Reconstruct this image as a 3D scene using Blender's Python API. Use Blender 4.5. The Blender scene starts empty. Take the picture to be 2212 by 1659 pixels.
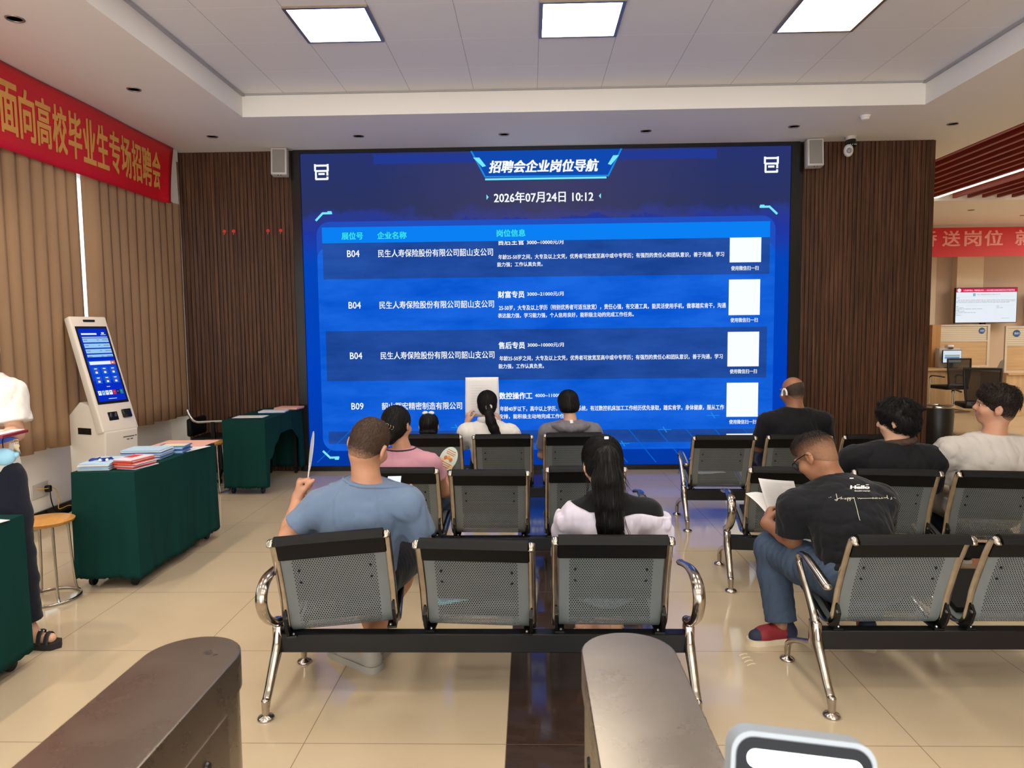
import bpy, bmesh, math, random
import numpy as np
from mathutils import Vector, Matrix, Euler
from mathutils.bvhtree import BVHTree

SC = bpy.context.scene
COL = SC.collection
random.seed(7)
PI = math.pi

# ------------------------------------------------------------------ camera
FPX, YAW, PITCH, ROLL, CAMZ = 1511.7, -0.0258, -0.0765, -0.0106, 1.619
def _camera():
    cy, sy, cp, sp = math.cos(YAW), math.sin(YAW), math.cos(PITCH), math.sin(PITCH)
    cr, sr = math.cos(ROLL), math.sin(ROLL)
    fwd = Vector((sy*cp, cy*cp, sp)); right = Vector((cy, -sy, 0)); up = right.cross(fwd)
    r2 = right*cr + up*sr; u2 = up*cr - right*sr
    cd = bpy.data.cameras.new('camera'); co = bpy.data.objects.new('camera', cd); COL.objects.link(co)
    m = Matrix((( r2.x, u2.x, -fwd.x, 0), (r2.y, u2.y, -fwd.y, 0), (r2.z, u2.z, -fwd.z, CAMZ), (0, 0, 0, 1)))
    co.matrix_world = m
    cd.sensor_fit = 'HORIZONTAL'; cd.sensor_width = 36.0
    cd.lens = 36.0*FPX/2212.0
    cd.clip_start = 0.05; cd.clip_end = 100
    cd.dof.use_dof = True; cd.dof.focus_distance = 4.2; cd.dof.aperture_fstop = 8.0
    SC.camera = co
_camera()

# ------------------------------------------------------------------ world, exposure
W = bpy.data.worlds.new('daylight'); SC.world = W; W.use_nodes = True
W.node_tree.nodes.clear()
_bg = W.node_tree.nodes.new('ShaderNodeBackground'); _wo = W.node_tree.nodes.new('ShaderNodeOutputWorld')
W.node_tree.links.new(_bg.outputs[0], _wo.inputs[0])
_bg.inputs[0].default_value = (0.85, 0.93, 1.0, 1); _bg.inputs[1].default_value = 2.2
# fill lamp added out of view, standing for daylight from behind the camera
_al = bpy.data.lights.new('entrance_fill', 'AREA'); _al.shape = 'RECTANGLE'; _al.size = 7.0; _al.size_y = 2.9; _al.energy = 380; _al.color = (1.0, 0.98, 0.95)
_ao = bpy.data.objects.new('entrance_fill', _al); COL.objects.link(_ao); _ao.location = (0.1, -4.35, 1.5); _ao.rotation_euler = (PI/2, 0, 0)
SC.view_settings.view_transform = 'Standard'
SC.view_settings.look = 'None'
SC.view_settings.exposure = 0.0
SC.view_settings.gamma = 1.0
SC.view_settings.use_curve_mapping = False
SC.cycles.max_bounces = 7
SC.cycles.diffuse_bounces = 4
SC.cycles.glossy_bounces = 4
SC.cycles.transparent_max_bounces = 16
SC.cycles.sample_clamp_indirect = 6.0
SC.cycles.caustics_reflective = False
SC.cycles.caustics_refractive = False
PANEL_W = 17.5          # radiance of the ceiling panels

# ------------------------------------------------------------------ materials
def lin(c):
    r = []
    for v in c[:3]:
        v = v/255.0
        r.append(v/12.92 if v <= 0.04045 else ((v+0.055)/1.055)**2.4)
    return (r[0], r[1], r[2], 1.0)
_M = {}
def mat(name, rgb, rough=0.5, metal=0.0, spec=0.5, emit=None, es=1.0, bump=None, noise=None, coat=0.0):
    """Procedural material; noise=(scale, amount, stretch) varies the colour, bump=(scale, strength) the surface."""
    if name in _M: return _M[name]
    m = bpy.data.materials.new(name); m.use_nodes = True; _M[name] = m
    nt = m.node_tree; b = nt.nodes['Principled BSDF']
    b.inputs['Base Color'].default_value = lin(rgb)
    b.inputs['Roughness'].default_value = rough
    b.inputs['Metallic'].default_value = metal
    b.inputs['Specular IOR Level'].default_value = spec
    b.inputs['Coat Weight'].default_value = coat
    if emit is not None:
        b.inputs['Emission Color'].default_value = lin(emit); b.inputs['Emission Strength'].default_value = es
    tc = None
    if noise or bump:
        tc = nt.nodes.new('ShaderNodeTexCoord')
    if noise:
        sc, amt = noise[0], noise[1]; st = noise[2] if len(noise) > 2 else (1, 1, 1)
        mp = nt.nodes.new('ShaderNodeMapping'); mp.inputs['Scale'].default_value = st
        n = nt.nodes.new('ShaderNodeTexNoise'); n.inputs['Scale'].default_value = sc; n.inputs['Detail'].default_value = 5
        nt.links.new(tc.outputs['Object'], mp.inputs[0]); nt.links.new(mp.outputs[0], n.inputs[0])
        mr = nt.nodes.new('ShaderNodeMapRange'); mr.inputs[1].default_value = 0.3; mr.inputs[2].default_value = 0.7
        mr.inputs[3].default_value = 1-amt; mr.inputs[4].default_value = 1+amt
        nt.links.new(n.outputs['Fac'], mr.inputs[0])
        mx = nt.nodes.new('ShaderNodeVectorMath'); mx.operation = 'SCALE'
        mx.inputs[0].default_value = lin(rgb)[:3]
        nt.links.new(mr.outputs[0], mx.inputs['Scale']); nt.links.new(mx.outputs[0], b.inputs['Base Color'])
    if bump:
        n2 = nt.nodes.new('ShaderNodeTexNoise'); n2.inputs['Scale'].default_value = bump[0]; n2.inputs['Detail'].default_value = 4
        if len(bump) > 2:
            mp2 = nt.nodes.new('ShaderNodeMapping'); mp2.inputs['Scale'].default_value = bump[2]
            nt.links.new(tc.outputs['Object'], mp2.inputs[0]); nt.links.new(mp2.outputs[0], n2.inputs[0])
        else:
            nt.links.new(tc.outputs['Object'], n2.inputs[0])
        bp = nt.nodes.new('ShaderNodeBump'); bp.inputs['Strength'].default_value = bump[1]; bp.inputs['Distance'].default_value = 0.01
        nt.links.new(n2.outputs['Fac'], bp.inputs['Height']); nt.links.new(bp.outputs[0], b.inputs['Normal'])
    return m
def glow(name, rgb, s=1.0):
    """Light-giving material: a screen area or a lamp face."""
    if name in _M: return _M[name]
    m = bpy.data.materials.new(name); m.use_nodes = True; _M[name] = m
    nt = m.node_tree; nt.nodes.clear()
    o = nt.nodes.new('ShaderNodeOutputMaterial'); e = nt.nodes.new('ShaderNodeEmission')
    e.inputs[0].default_value = lin(rgb); e.inputs[1].default_value = s
    nt.links.new(e.outputs[0], o.inputs[0]); return m
class NG:
    """Small helper to wire a node material."""
    def __init__(s, name):
        s.m = bpy.data.materials.new(name); s.m.use_nodes = True; s.nt = s.m.node_tree
        s.b = s.nt.nodes['Principled BSDF']; s.out = s.nt.nodes['Material Output']; _M[name] = s.m
    def n(s, t, **k):
        x = s.nt.nodes.new(t)
        for a, v in k.items(): setattr(x, a, v)
        return x
    def l(s, a, b): s.nt.links.new(a, b)
    def math(s, op, a, b=None, c=None):
        x = s.n('ShaderNodeMath', operation=op)
        for i, v in enumerate((a, b, c)):
            if v is None: continue
            if isinstance(v, (int, float)): x.inputs[i].default_value = v
            else: s.l(v, x.inputs[i])
        return x.outputs[0]
    def mix(s, f, a, b):
        x = s.n('ShaderNodeMix', data_type='RGBA')
        for i, v in ((0, f), (6, a), (7, b)):
            if isinstance(v, (int, float)): x.inputs[i].default_value = v
            elif isinstance(v, tuple): x.inputs[i].default_value = v
            else: s.l(v, x.inputs[i])
        return x.outputs[2]
    def noise(s, vec, scale, detail=4, rough=0.5):
        x = s.n('ShaderNodeTexNoise'); x.inputs['Scale'].default_value = scale; x.inputs['Detail'].default_value = detail
        x.inputs['Roughness'].default_value = rough
        s.l(vec, x.inputs[0]); return x.outputs['Fac']
    def mapping(s, vec, scale, loc=(0, 0, 0)):
        x = s.n('ShaderNodeMapping'); x.inputs['Scale'].default_value = scale; x.inputs['Location'].default_value = loc
        s.l(vec, x.inputs[0]); return x.outputs[0]
    def ramp(s, f, stops):
        x = s.n('ShaderNodeValToRGB'); e = x.color_ramp.elements
        while len(e) < len(stops): e.new(0.5)
        for i, (p, c) in enumerate(stops): e[i].position = p; e[i].color = c
        s.l(f, x.inputs[0]); return x.outputs[0]

# ------------------------------------------------------------------ geometry helper
class G:
    def __init__(s): s.v = []; s.f = []; s.m = []; s.uv = {}
    def add(s, vs, fs, mi=0, M=None):
        o = len(s.v)
        for v in vs:
            v = Vector(v)
            if M is not None: v = M @ v
            s.v.append(tuple(v))
        for f in fs: s.f.append(tuple(i+o for i in f)); s.m.append(mi)
        return o
    def box(s, lo, hi, mi=0, bev=0.0, M=None, seg=2):
        if bev <= 0:
            x0, y0, z0 = lo; x1, y1, z1 = hi
            s.add([(x0,y0,z0),(x1,y0,z0),(x1,y1,z0),(x0,y1,z0),(x0,y0,z1),(x1,y0,z1),(x1,y1,z1),(x0,y1,z1)],
                  [(3,2,1,0),(4,5,6,7),(0,1,5,4),(1,2,6,5),(2,3,7,6),(3,0,4,7)], mi, M)
            return
        bm = bmesh.new(); bmesh.ops.create_cube(bm, size=1)
        for v in bm.verts:
            v.co = Vector([(lo[i]+hi[i])/2 + v.co[i]*(hi[i]-lo[i]) for i in range(3)])
        bmesh.ops.bevel(bm, geom=list(bm.edges), offset=bev, segments=seg, profile=0.5, affect='EDGES')
        s.bm(bm, mi, M)
    def bm(s, bm, mi=0, M=None):
        bm.verts.index_update()
        s.add([v.co.copy() for v in bm.verts], [[v.index for v in f.verts] for f in bm.faces], mi, M); bm.free()
    def quad(s, a, b, c, d, mi=0, M=None): s.add([a, b, c, d], [(0,1,2,3)], mi, M)
    def poly(s, pts, d, mi=0, M=None):
        """Extrude the planar outline pts (3D, counter-clockwise seen from the front) by vector d."""
        n = len(pts); d = Vector(d)
        vs = [Vector(p) for p in pts] + [Vector(p)+d for p in pts]
        fs = [tuple(range(n-1, -1, -1)), tuple(range(n, 2*n))] + [(i, (i+1) % n, n+(i+1) % n, n+i) for i in range(n)]
        s.add(vs, fs, mi, M)
    def tube(s, path, r, n=10, mi=0, M=None, closed=False, cap=True, side=None):
        """Sweep an ellipse along the path. r: number, or list of numbers / (a, b) pairs; a lies along `side`."""
        P = [Vector(p) for p in path]; k = len(P)
        R = r if isinstance(r, (list, tuple)) and len(r) == k and not (isinstance(r, tuple) and k == 2 and not isinstance(r[0], (list, tuple))) else [r]*k
        prev = None; vs = []
        for i in range(k):
            if closed: t = P[(i+1) % k]-P[i-1]
            else: t = P[min(i+1, k-1)]-P[max(i-1, 0)]
            t.normalize()
            if side is not None: a = Vector(side)
            elif prev is None: a = Vector((0, 0, 1)) if abs(t.z) < 0.9 else Vector((1, 0, 0))
            else: a = prev
            a = (a - t*a.dot(t)).normalized(); prev = a; b = t.cross(a)
            rr = R[i]; ra, rb = (rr if isinstance(rr, (list, tuple)) else (rr, rr))
            for j in range(n):
                w = 2*PI*j/n
                vs.append(P[i]+a*(ra*math.cos(w))+b*(rb*math.sin(w)))
        fs = []
        for i in range(k if closed else k-1):
            for j in range(n):
                a0 = i*n+j; a1 = i*n+(j+1) % n; b0 = ((i+1) % k)*n+j; b1 = ((i+1) % k)*n+(j+1) % n
                fs.append((a0, a1, b1, b0))
        if cap and not closed:
            fs.append(tuple(range(n-1, -1, -1))); fs.append(tuple((k-1)*n+j for j in range(n)))
        s.add(vs, fs, mi, M)
    def lathe(s, prof, n=24, c=(0, 0, 0), mi=0, M=None):
        vs = []; fs = []; k = len(prof)
        for r, z in prof:
            for j in range(n):
                w = 2*PI*j/n; vs.append((c[0]+r*math.cos(w), c[1]+r*math.sin(w), c[2]+z))
        for i in range(k-1):
            for j in range(n):
                fs.append((i*n+j, i*n+(j+1) % n, (i+1)*n+(j+1) % n, (i+1)*n+j))
        if prof[0][0] > 1e-5: fs.append(tuple(range(n-1, -1, -1)))
        if prof[-1][0] > 1e-5: fs.append(tuple((k-1)*n+j for j in range(n)))
        s.add(vs, fs, mi, M)
    def ball(s, c, r, n=12, mi=0, M=None):
        rx, ry, rz = r if isinstance(r, (tuple, list)) else (r, r, r)
        vs = []; fs = []; h = n//2+1
        for i in range(h):
            p = PI*i/(h-1)
            for j in range(n):
                w = 2*PI*j/n
                vs.append((c[0]+rx*math.sin(p)*math.cos(w), c[1]+ry*math.sin(p)*math.sin(w), c[2]-rz*math.cos(p)))
        for i in range(h-1):
            for j in range(n): fs.append((i*n+j, i*n+(j+1) % n, (i+1)*n+(j+1) % n, (i+1)*n+j))
        s.add(vs, fs, mi, M)
    def sheet(s, fn, nu, nv, mi=0, M=None, uv=None, thick=None):
        """Surface fn(u, v) for u, v in 0..1."""
        vs = [fn(i/nu, j/nv) for j in range(nv+1) for i in range(nu+1)]
        fs = [(j*(nu+1)+i, j*(nu+1)+i+1, (j+1)*(nu+1)+i+1, (j+1)*(nu+1)+i) for j in range(nv) for i in range(nu)]
        o = s.add(vs, fs, mi, M)
        if uv:
            for j in range(nv+1):
                for i in range(nu+1): s.uv[o+j*(nu+1)+i] = uv(i/nu, j/nv)
def spline(pts, n=6):
    """Catmull-Rom through pts."""
    P = [Vector(p) for p in pts]; out = []
    for i in range(len(P)-1):
        a, b, c, d = P[max(i-1, 0)], P[i], P[i+1], P[min(i+2, len(P)-1)]
        for k in range(n):
            t = k/n; t2 = t*t; t3 = t2*t
            out.append(0.5*((2*b)+(c-a)*t+(2*a-5*b+4*c-d)*t2+(3*b-a-3*c+d)*t3))
    out.append(P[-1]); return out
def lerp_list(vals, n):
    """Radii for a spline() of the same points."""
    out = []
    for i in range(len(vals)-1):
        for k in range(n):
            t = k/n; a, b = vals[i], vals[i+1]
            out.append(tuple(x+(y-x)*t for x, y in zip(a, b)) if isinstance(a, (tuple, list)) else a+(b-a)*t)
    out.append(vals[-1]); return out
def link(name, g, mats, parent=None, smooth=40, solid=None, bevel=None, loc=None):
    me = bpy.data.meshes.new(name)
    me.from_pydata(g.v, [], g.f); 
    for m in (mats if isinstance(mats, (list, tuple)) else [mats]): me.materials.append(m)
    me.polygons.foreach_set('material_index', g.m)
    if g.uv:
        ul = me.uv_layers.new(name='UVMap')
        for lp in me.loops:
            ul.data[lp.index].uv = g.uv.get(lp.vertex_index, (0, 0))
    if smooth is not None:
        me.polygons.foreach_set('use_smooth', [True]*len(me.polygons))
        if smooth < 180: me.set_sharp_from_angle(angle=math.radians(smooth))
    me.update()
    o = bpy.data.objects.new(name, me); COL.objects.link(o)
    if parent is not None: o.parent = parent
    if loc is not None: o.location = loc
    if solid:
        md = o.modifiers.new('thickness', 'SOLIDIFY'); md.thickness = solid; md.offset = 0
    return o
def tag(o, label, cat, group=None):
    o['label'] = label; o['category'] = cat
    if group: o['group'] = group
    return o
def thing(name, label, cat, loc=(0, 0, 0), rotz=0.0, group=None):
    o = bpy.data.objects.new(name, None); COL.objects.link(o); o.empty_display_size = 0.1
    o.location = loc; o.rotation_euler = (0, 0, rotz)
    return tag(o, label, cat, group)
def struct(name, g, mats, smooth=30, parent=None):
    o = link(name, g, mats, parent, smooth)
    if parent is None: o['kind'] = 'structure'
    return o
def dup(o, parent=None, label=None, loc=None, rotz=None):
    c = o.copy(); COL.objects.link(c)
    if parent is not None: c.parent = parent
    for ch in list(o.children): dup(ch, c)
    if label: c['label'] = label
    if loc is not None: c.location = loc
    if rotz is not None: c.rotation_euler = (0, 0, rotz)
    return c

# ------------------------------------------------------------------ lettering
_font = bpy.data.curves.new('lettering', 'FONT'); _fo = bpy.data.objects.new('lettering', _font); COL.objects.link(_fo)
def text2d(body, bold=0.0, shear=0.0, res=2):
    """Outline-filled lettering as (points Nx2, faces), scaled to a unit body size."""
    _font.body = body; _font.size = 1.0; _font.offset = bold; _font.shear = shear; _font.resolution_u = res
    dg = bpy.context.evaluated_depsgraph_get(); dg.update()
    me = bpy.data.meshes.new_from_object(_fo.evaluated_get(dg))
    n = len(me.vertices); co = np.empty(n*3); me.vertices.foreach_get('co', co); co = co.reshape(-1, 3)[:, :2]
    fs = [tuple(p.vertices) for p in me.polygons]; bpy.data.meshes.remove(me)
    return co, fs
def textfit(g, body, x0, x1, y0, y1, place, mi=0, bold=0.0, shear=0.0, res=2, lay=(0, 0, 0)):
    """Fit lettering into the rectangle (x0..x1, y0..y1) and place each point with place(x, y)."""
    co, fs = text2d(body, 0.0, shear, res)
    if len(co) == 0: return
    a, b = co.min(0)-bold, co.max(0)+bold
    sx = (x1-x0)/max(b[0]-a[0], 1e-6); sy = (y1-y0)/max(b[1]-a[1], 1e-6)
    # heavier strokes: the outlines repeated a hair apart
    shifts = [(0, 0)] if bold <= 0 else [(-bold, -bold*.6), (bold, -bold*.6), (-bold, bold*.6), (bold, bold*.6)]
    L = Vector(lay)
    for i, (u, w) in enumerate(shifts):
        g.add([Vector(place(x0+(p[0]+u-a[0])*sx, y0+(p[1]+w-a[1])*sy))+L*i for p in co], fs, mi)
# ================================================================== SETTING
YW = 8.05           # face of the screen wall
ZS = 3.675          # soffit
ZT = 3.885          # tiled tray ceiling
XL = -4.0           # plane of the blinds

# floor: 0.8 m polished tiles, one dark column of tiles down the aisle
def floor_mat():
    k = NG('polished_tile'); tc = k.n('ShaderNodeTexCoord'); sp = k.n('ShaderNodeSeparateXYZ'); k.l(tc.outputs['Object'], sp.inputs[0])
    fx = k.math('DIVIDE', k.math('SUBTRACT', sp.outputs[0], -0.9054), 0.8)
    fy = k.math('DIVIDE', k.math('SUBTRACT', sp.outputs[1], 5.0281), 0.8)
    def line(f, w):
        d = k.math('ABSOLUTE', k.math('SUBTRACT', k.math('FRACT', f), 0.5))
        return k.math('GREATER_THAN', d, 0.5-w)
    grout = k.math('MAXIMUM', line(fx, 0.0022), line(fy, 0.0022))
    dark = k.math('MULTIPLY', k.math('GREATER_THAN', fx, 1.0), k.math('LESS_THAN', fx, 2.0))
    d2 = k.math('MULTIPLY', k.math('MULTIPLY', k.math('GREATER_THAN', sp.outputs[0], 2.29), k.math('LESS_THAN', sp.outputs[0], 3.09)),
                k.math('MULTIPLY', k.math('GREATER_THAN', sp.outputs[1], 3.83), k.math('LESS_THAN', sp.outputs[1], 4.47)))
    dark = k.math('MAXIMUM', dark, d2)
    n1 = k.noise(tc.outputs['Object'], 1.3, 6, 0.6)
    n2 = k.noise(k.mapping(tc.outputs['Object'], (3, 9, 1)), 2.0, 5)
    cream = k.mix(n1, lin((190, 170, 141)), lin((206, 188, 159)))
    brown = k.mix(n2, lin((46, 36, 33)), lin((74, 58, 50)))
    c = k.mix(dark, cream, brown)
    c = k.mix(k.math('MULTIPLY', grout, 0.75), c, lin((112, 92, 70)))
    k.l(c, k.b.inputs['Base Color'])
    k.b.inputs['Roughness'].default_value = 0.07
    k.b.inputs['Specular IOR Level'].default_value = 0.6
    r = k.math('ADD', k.math('MULTIPLY', n1, 0.07), 0.035); k.l(r, k.b.inputs['Roughness'])
    return k.m
g = G(); g.box((-4.6, -4.2, -0.1), (14.5, 16.6, 0.0)); FLOOR = struct('floor', g, floor_mat())

white_paint = mat('white_paint', (236, 232, 226), 0.7, bump=(60, 0.03))
cream_paint = mat('cream_paint', (214, 196, 170), 0.7)
beige_paint = mat('beige_paint', (196, 172, 148), 0.7)
black_trim = mat('black_gloss', (16, 16, 18), 0.2)

# ceiling: soffit ring, tray upstand, tiles
def tile_mat():
    k = NG('ceiling_tile'); tc = k.n('ShaderNodeTexCoord'); sp = k.n('ShaderNodeSeparateXYZ'); k.l(tc.outputs['Object'], sp.inputs[0])
    fx = k.math('DIVIDE', k.math('SUBTRACT', sp.outputs[0], -2.3085), 0.6)
    fy = k.math('DIVIDE', k.math('SUBTRACT', sp.outputs[1], 5.621), 0.6)
    def line(f, w):
        d = k.math('ABSOLUTE', k.math('SUBTRACT', k.math('FRACT', f), 0.5)); return k.math('GREATER_THAN', d, 0.5-w)
    gx = line(fx, 0.004); gy = line(fy, 0.005)
    c = k.mix(gx, lin((230, 228, 228)), lin((168, 164, 162)))
    c = k.mix(gy, c, lin((244, 240, 236)))
    k.l(c, k.b.inputs['Base Color']); k.b.inputs['Roughness'].default_value = 0.45
    n = k.noise(tc.outputs['Object'], 1.6, 2)
    bp = k.n('ShaderNodeBump'); bp.inputs['Strength'].default_value = 0.12; bp.inputs['Distance'].default_value = 0.05
    k.l(n, bp.inputs['Height']); k.l(bp.outputs[0], k.b.inputs['Normal'])
    return k.m
g = G()
x0, x1, y0, y1 = -2.72, 3.70, -3.0, 6.79
XR = 5.05
g.box((-4.6, -4.2, ZS), (x0, YW+0.3, ZS+0.3), 0)                 # left soffit
g.box((x1, -4.2, ZS), (XR, 16.6, ZS+0.3), 0)                     # right soffit
g.box((x0, y1, ZS), (x1, YW+0.3, ZS+0.3), 0)                     # soffit in front of the screen
g.box((x0, -4.2, ZS), (x1, y0, ZS+0.3), 0)
g.box((x0-0.05, y0-0.05, ZT), (x1+0.05, y1+0.05, ZT+0.1), 1)     # tray
g.box((XR, -4.2, 3.93), (14.5, 11.9, 4.1), 0)                    # recess above the red slats
g.box((XR, 11.9, ZS), (14.5, 16.6, ZS+0.3), 0)
g.box((XR, -4.2, ZS), (14.5, 5.6, ZS+0.25), 0)
CEIL = struct('ceiling', g, [white_paint, tile_mat()])
# shadow gap around the tray
g = G()
for a, b in (((x0, y0, ZT-0.018), (x0+0.03, y1, ZT-0.001)), ((x1-0.03, y0, ZT-0.018), (x1, y1, ZT-0.001)), ((x0, y1-0.02, ZT-0.012), (x1, y1, ZT-0.001))):
    g.box(a, b)
struct('trim_1', g, mat('grey_bead', (168, 166, 168), 0.6))

# walls
g = G()
WX = -4.2
g.box((-4.6, -4.2, 0), (WX, YW+0.3, 0.75)); g.box((-4.6, -4.2, 3.2), (WX, YW+0.3, ZS))
g.box((-4.6, -4.2, 0.75), (WX, 2.2, 3.2)); g.box((-4.6, 7.6, 0.75), (WX, YW+0.3, 3.2)); g.box((-4.6, 4.75, 0.75), (WX, 5.0, 3.2))
struct('wall_left', g, white_paint)
g = G(); g.box((WX, -4.0, 0), (WX+0.02, 8.0, 0.12)); struct('baseboard_left', g, black_trim)
g = G(); g.box((-4.6, YW+0.05, 0), (4.51, YW+0.3, ZS)); struct('wall_back', g, mat('dark_wall', (40, 34, 32), 0.8))
g = G()
for a, b in (((-4.6, 0), (-3.4, 4.1)), ((-3.4, 3.0), (3.6, 4.1)), ((3.6, 0), (14.5, 4.1))): g.box((a[0], -4.3, a[1]), (b[0], -4.1, b[1]))
struct('wall_front', g, cream_paint)
g = G(); g.box((14.3, -4.2, 0), (14.5, 16.6, 4.1)); struct('wall_right', g, cream_paint)
g = G(); g.box((4.0, 15.9, 0), (14.5, 16.1, 4.1), 0); g.box((8.0, 15.75, 0), (8.95, 15.9, ZS), 1); g.box((9.38, 15.72, 0), (9.95, 15.9, ZS), 2)
struct('wall_far', g, [beige_paint, cream_paint, mat('pillar_paint', (226, 206, 178), 0.7)])
g = G(); g.box((4.2, YW+0.3, 0), (4.5, 16.0, ZS)); struct('wall_partition', g, cream_paint)

# glazed entrance behind the camera
g = G()
for x in (-3.4, -1.65, 0.1, 1.85, 3.55): g.box((x, -4.24, 0), (x+0.05, -4.16, 3.0))
for z in (0, 2.2, 2.95): g.box((-3.4, -4.24, z), (3.6, -4.16, z+0.05))
struct('door_1', g, mat('door_metal', (120, 116, 110), 0.35, 0.8))

# windows behind the blinds: frame and panes
for i, (ya, yb) in enumerate(((2.2, 4.75), (5.0, 7.6))):
    g = G()
    for a, b in (((ya, 0.75), (yb, 0.80)), ((ya, 3.15), (yb, 3.2)), ((ya, 0.75), (ya+0.05, 3.2)), ((yb-0.05, 0.75), (yb, 3.2)), (((ya+yb)/2-0.03, 0.75), ((ya+yb)/2+0.03, 3.2))):
        g.box((-4.42, a[0], a[1]), (-4.36, b[0], b[1]))
    w = struct('window_%d' % (i+1), g, mat('white_pvc', (235, 235, 235), 0.4))
    k = _M.get('window_glass')
    if k is None:
        q = NG('window_glass'); k = q.m
        t = q.n('ShaderNodeBsdfTransparent'); gl = q.n('ShaderNodeBsdfGlossy'); gl.inputs['Roughness'].default_value = 0.02
        fr = q.n('ShaderNodeFresnel'); ms = q.n('ShaderNodeMixShader'); q.l(fr.outputs[0], ms.inputs[0]); q.l(t.outputs[0], ms.inputs[1]); q.l(gl.outputs[0], ms.inputs[2]); q.l(ms.outputs[0], q.out.inputs[0])
    g = G(); g.quad((-4.39, ya+0.05, 0.80), (-4.39, yb-0.05, 0.80), (-4.39, yb-0.05, 3.15), (-4.39, ya+0.05, 3.15)); link('pane', g, k, w)

# fluted dark timber panels either side of the screen
def walnut():
    k = NG('dark_walnut'); tc = k.n('ShaderNodeTexCoord'); sp = k.n('ShaderNodeSeparateXYZ'); k.l(tc.outputs['Object'], sp.inputs[0])
    cell = k.math('FLOOR', k.math('DIVIDE', sp.outputs[0], 0.046))
    wn = k.n('ShaderNodeTexWhiteNoise', noise_dimensions='1D'); k.l(cell, wn.inputs['W'])
    cb = k.n('ShaderNodeCombineXYZ'); k.l(sp.outputs[0], cb.inputs[0]); k.l(wn.outputs[0], cb.inputs[1]); k.l(sp.outputs[2], cb.inputs[2])
    gr = k.noise(k.mapping(cb.outputs[0], (60, 9, 1.1)), 1.5, 6, 0.62)
    c = k.ramp(gr, [(0.26, lin((34, 21, 16))), (0.48, lin((74, 47, 32))), (0.62, lin((98, 64, 43))), (0.80, lin((138, 94, 60)))])
    v = k.math('ADD', k.math('MULTIPLY', wn.outputs[0], 0.35), 0.78)
    mx = k.n('ShaderNodeVectorMath', operation='SCALE'); k.l(c, mx.inputs[0]); k.l(v, mx.inputs['Scale'])
    k.l(mx.outputs[0], k.b.inputs['Base Color']); k.b.inputs['Roughness'].default_value = 0.5; k.b.inputs['Specular IOR Level'].default_value = 0.3
    return k.m
wal = walnut()
def flutes(name, xa, xb):
    g = G(); p = 0.046; n = int(round((xb-xa)/p)); p = (xb-xa)/n
    g.box((xa, YW+0.013, 0), (xb, YW+0.05, ZS))
    for i in range(n):
        a = xa+i*p
        pts = [(a+0.002, YW+0.022, 0), (a+0.003, YW+0.008, 0), (a+0.007, YW+0.001, 0), (a+p/2, YW, 0), (a+p-0.007, YW+0.001, 0), (a+p-0.003, YW+0.008, 0), (a+p-0.002, YW+0.022, 0)]
        g.poly(pts, (0, 0, ZS))
    o = struct(name, g, wal, smooth=20); return o
flutes('trim_2', -4.0, -2.69); flutes('trim_3', 3.065, 4.51)
g = G(); g.box((4.49, YW+0.02, 0), (4.53, YW+0.3, ZS)); struct('trim_4', g, wal)
g = G(); g.box((-4.2, YW-0.02, 0), (-3.99, YW+0.05, ZS)); struct('wall_corner', g, white_paint)

# white curtain pelmet over the blinds
g = G(); g.box((-4.2, -4.0, 3.08), (-3.955, 7.975, ZS)); struct('trim_5', g, white_paint)

# red ceiling slats in the hall
red = mat('red_slat', (134, 42, 30), 0.45, noise=(3, 0.12, (1, 0.2, 1)))
slats = thing('ceiling_baffle', 'row of dark red wooden ceiling slats with a light strip between them, over the hall', 'ceiling slats', (5.05, 8.0, ZS))
xs = [5.07+0.2*i for i in range(8)] + [6.86+0.235*i for i in range(12)]
for i, x in enumerate(xs):
    g = G(); g.box((x-5.05, -2.3, 0.0), (x-5.05+0.055, 3.75 if x < 6.7 else 3.7, 0.17), bev=0.004, seg=1); link('slat', g, red, slats)
strip = thing('linear_light', 'long white linear ceiling light between the red slats', 'ceiling light', (6.66, 9.8, ZS+0.03))
g = G(); g.box((-0.06, -3.9, 0.02), (0.06, 2.05, 0.1), bev=0.005, seg=1); link('housing', g, mat('lamp_housing', (210, 200, 190), 0.4), strip)
g = G(); g.box((-0.035, -3.88, 0.0), (0.035, 2.03, 0.02)); link('diffuser', g, glow('strip_glow', (255, 246, 224), 5.0), strip)

# ================================================================== CEILING FITTINGS
panel_glow = glow('panel_glow', (255, 247, 234), PANEL_W)
alu = mat('satin_aluminium', (176, 160, 140), 0.35, 0.9)
def ceiling_panel(x, y, label):
    t = thing('ceiling_light', label, 'ceiling light', (x, y, ZT), 0, 'square light panels in the tiled ceiling')
    g = G()
    for a, b in (((-0.3, -0.3), (0.3, -0.275)), ((-0.3, 0.275), (0.3, 0.3)), ((-0.3, -0.275), (-0.275, 0.275)), ((0.275, -0.275), (0.3, 0.275))):
        g.box((a[0], a[1], -0.014), (b[0], b[1], 0.0))
    link('frame', g, alu, t)
    g = G(); g.box((-0.275, -0.275, -0.008), (0.275, 0.275, -0.001)); link('diffuser', g, panel_glow, t)
    return t
px = (-1.41, 0.39, 2.19)
first = ceiling_panel(px[0], 5.32, 'square white light panel in the ceiling tiles, nearest the red banner')
dup(first, label='square white light panel in the ceiling tiles, between the two others in view', loc=(px[1], 5.32, ZT))
dup(first, label='square white light panel in the ceiling tiles, nearest the red slats', loc=(px[2], 5.32, ZT))
for r, y in enumerate((3.52, 1.72, -0.08, -1.88)):
    for x in px: dup(first, label='square white light panel further back in the tiled ceiling, above the camera', loc=(x, y, ZT))
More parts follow.
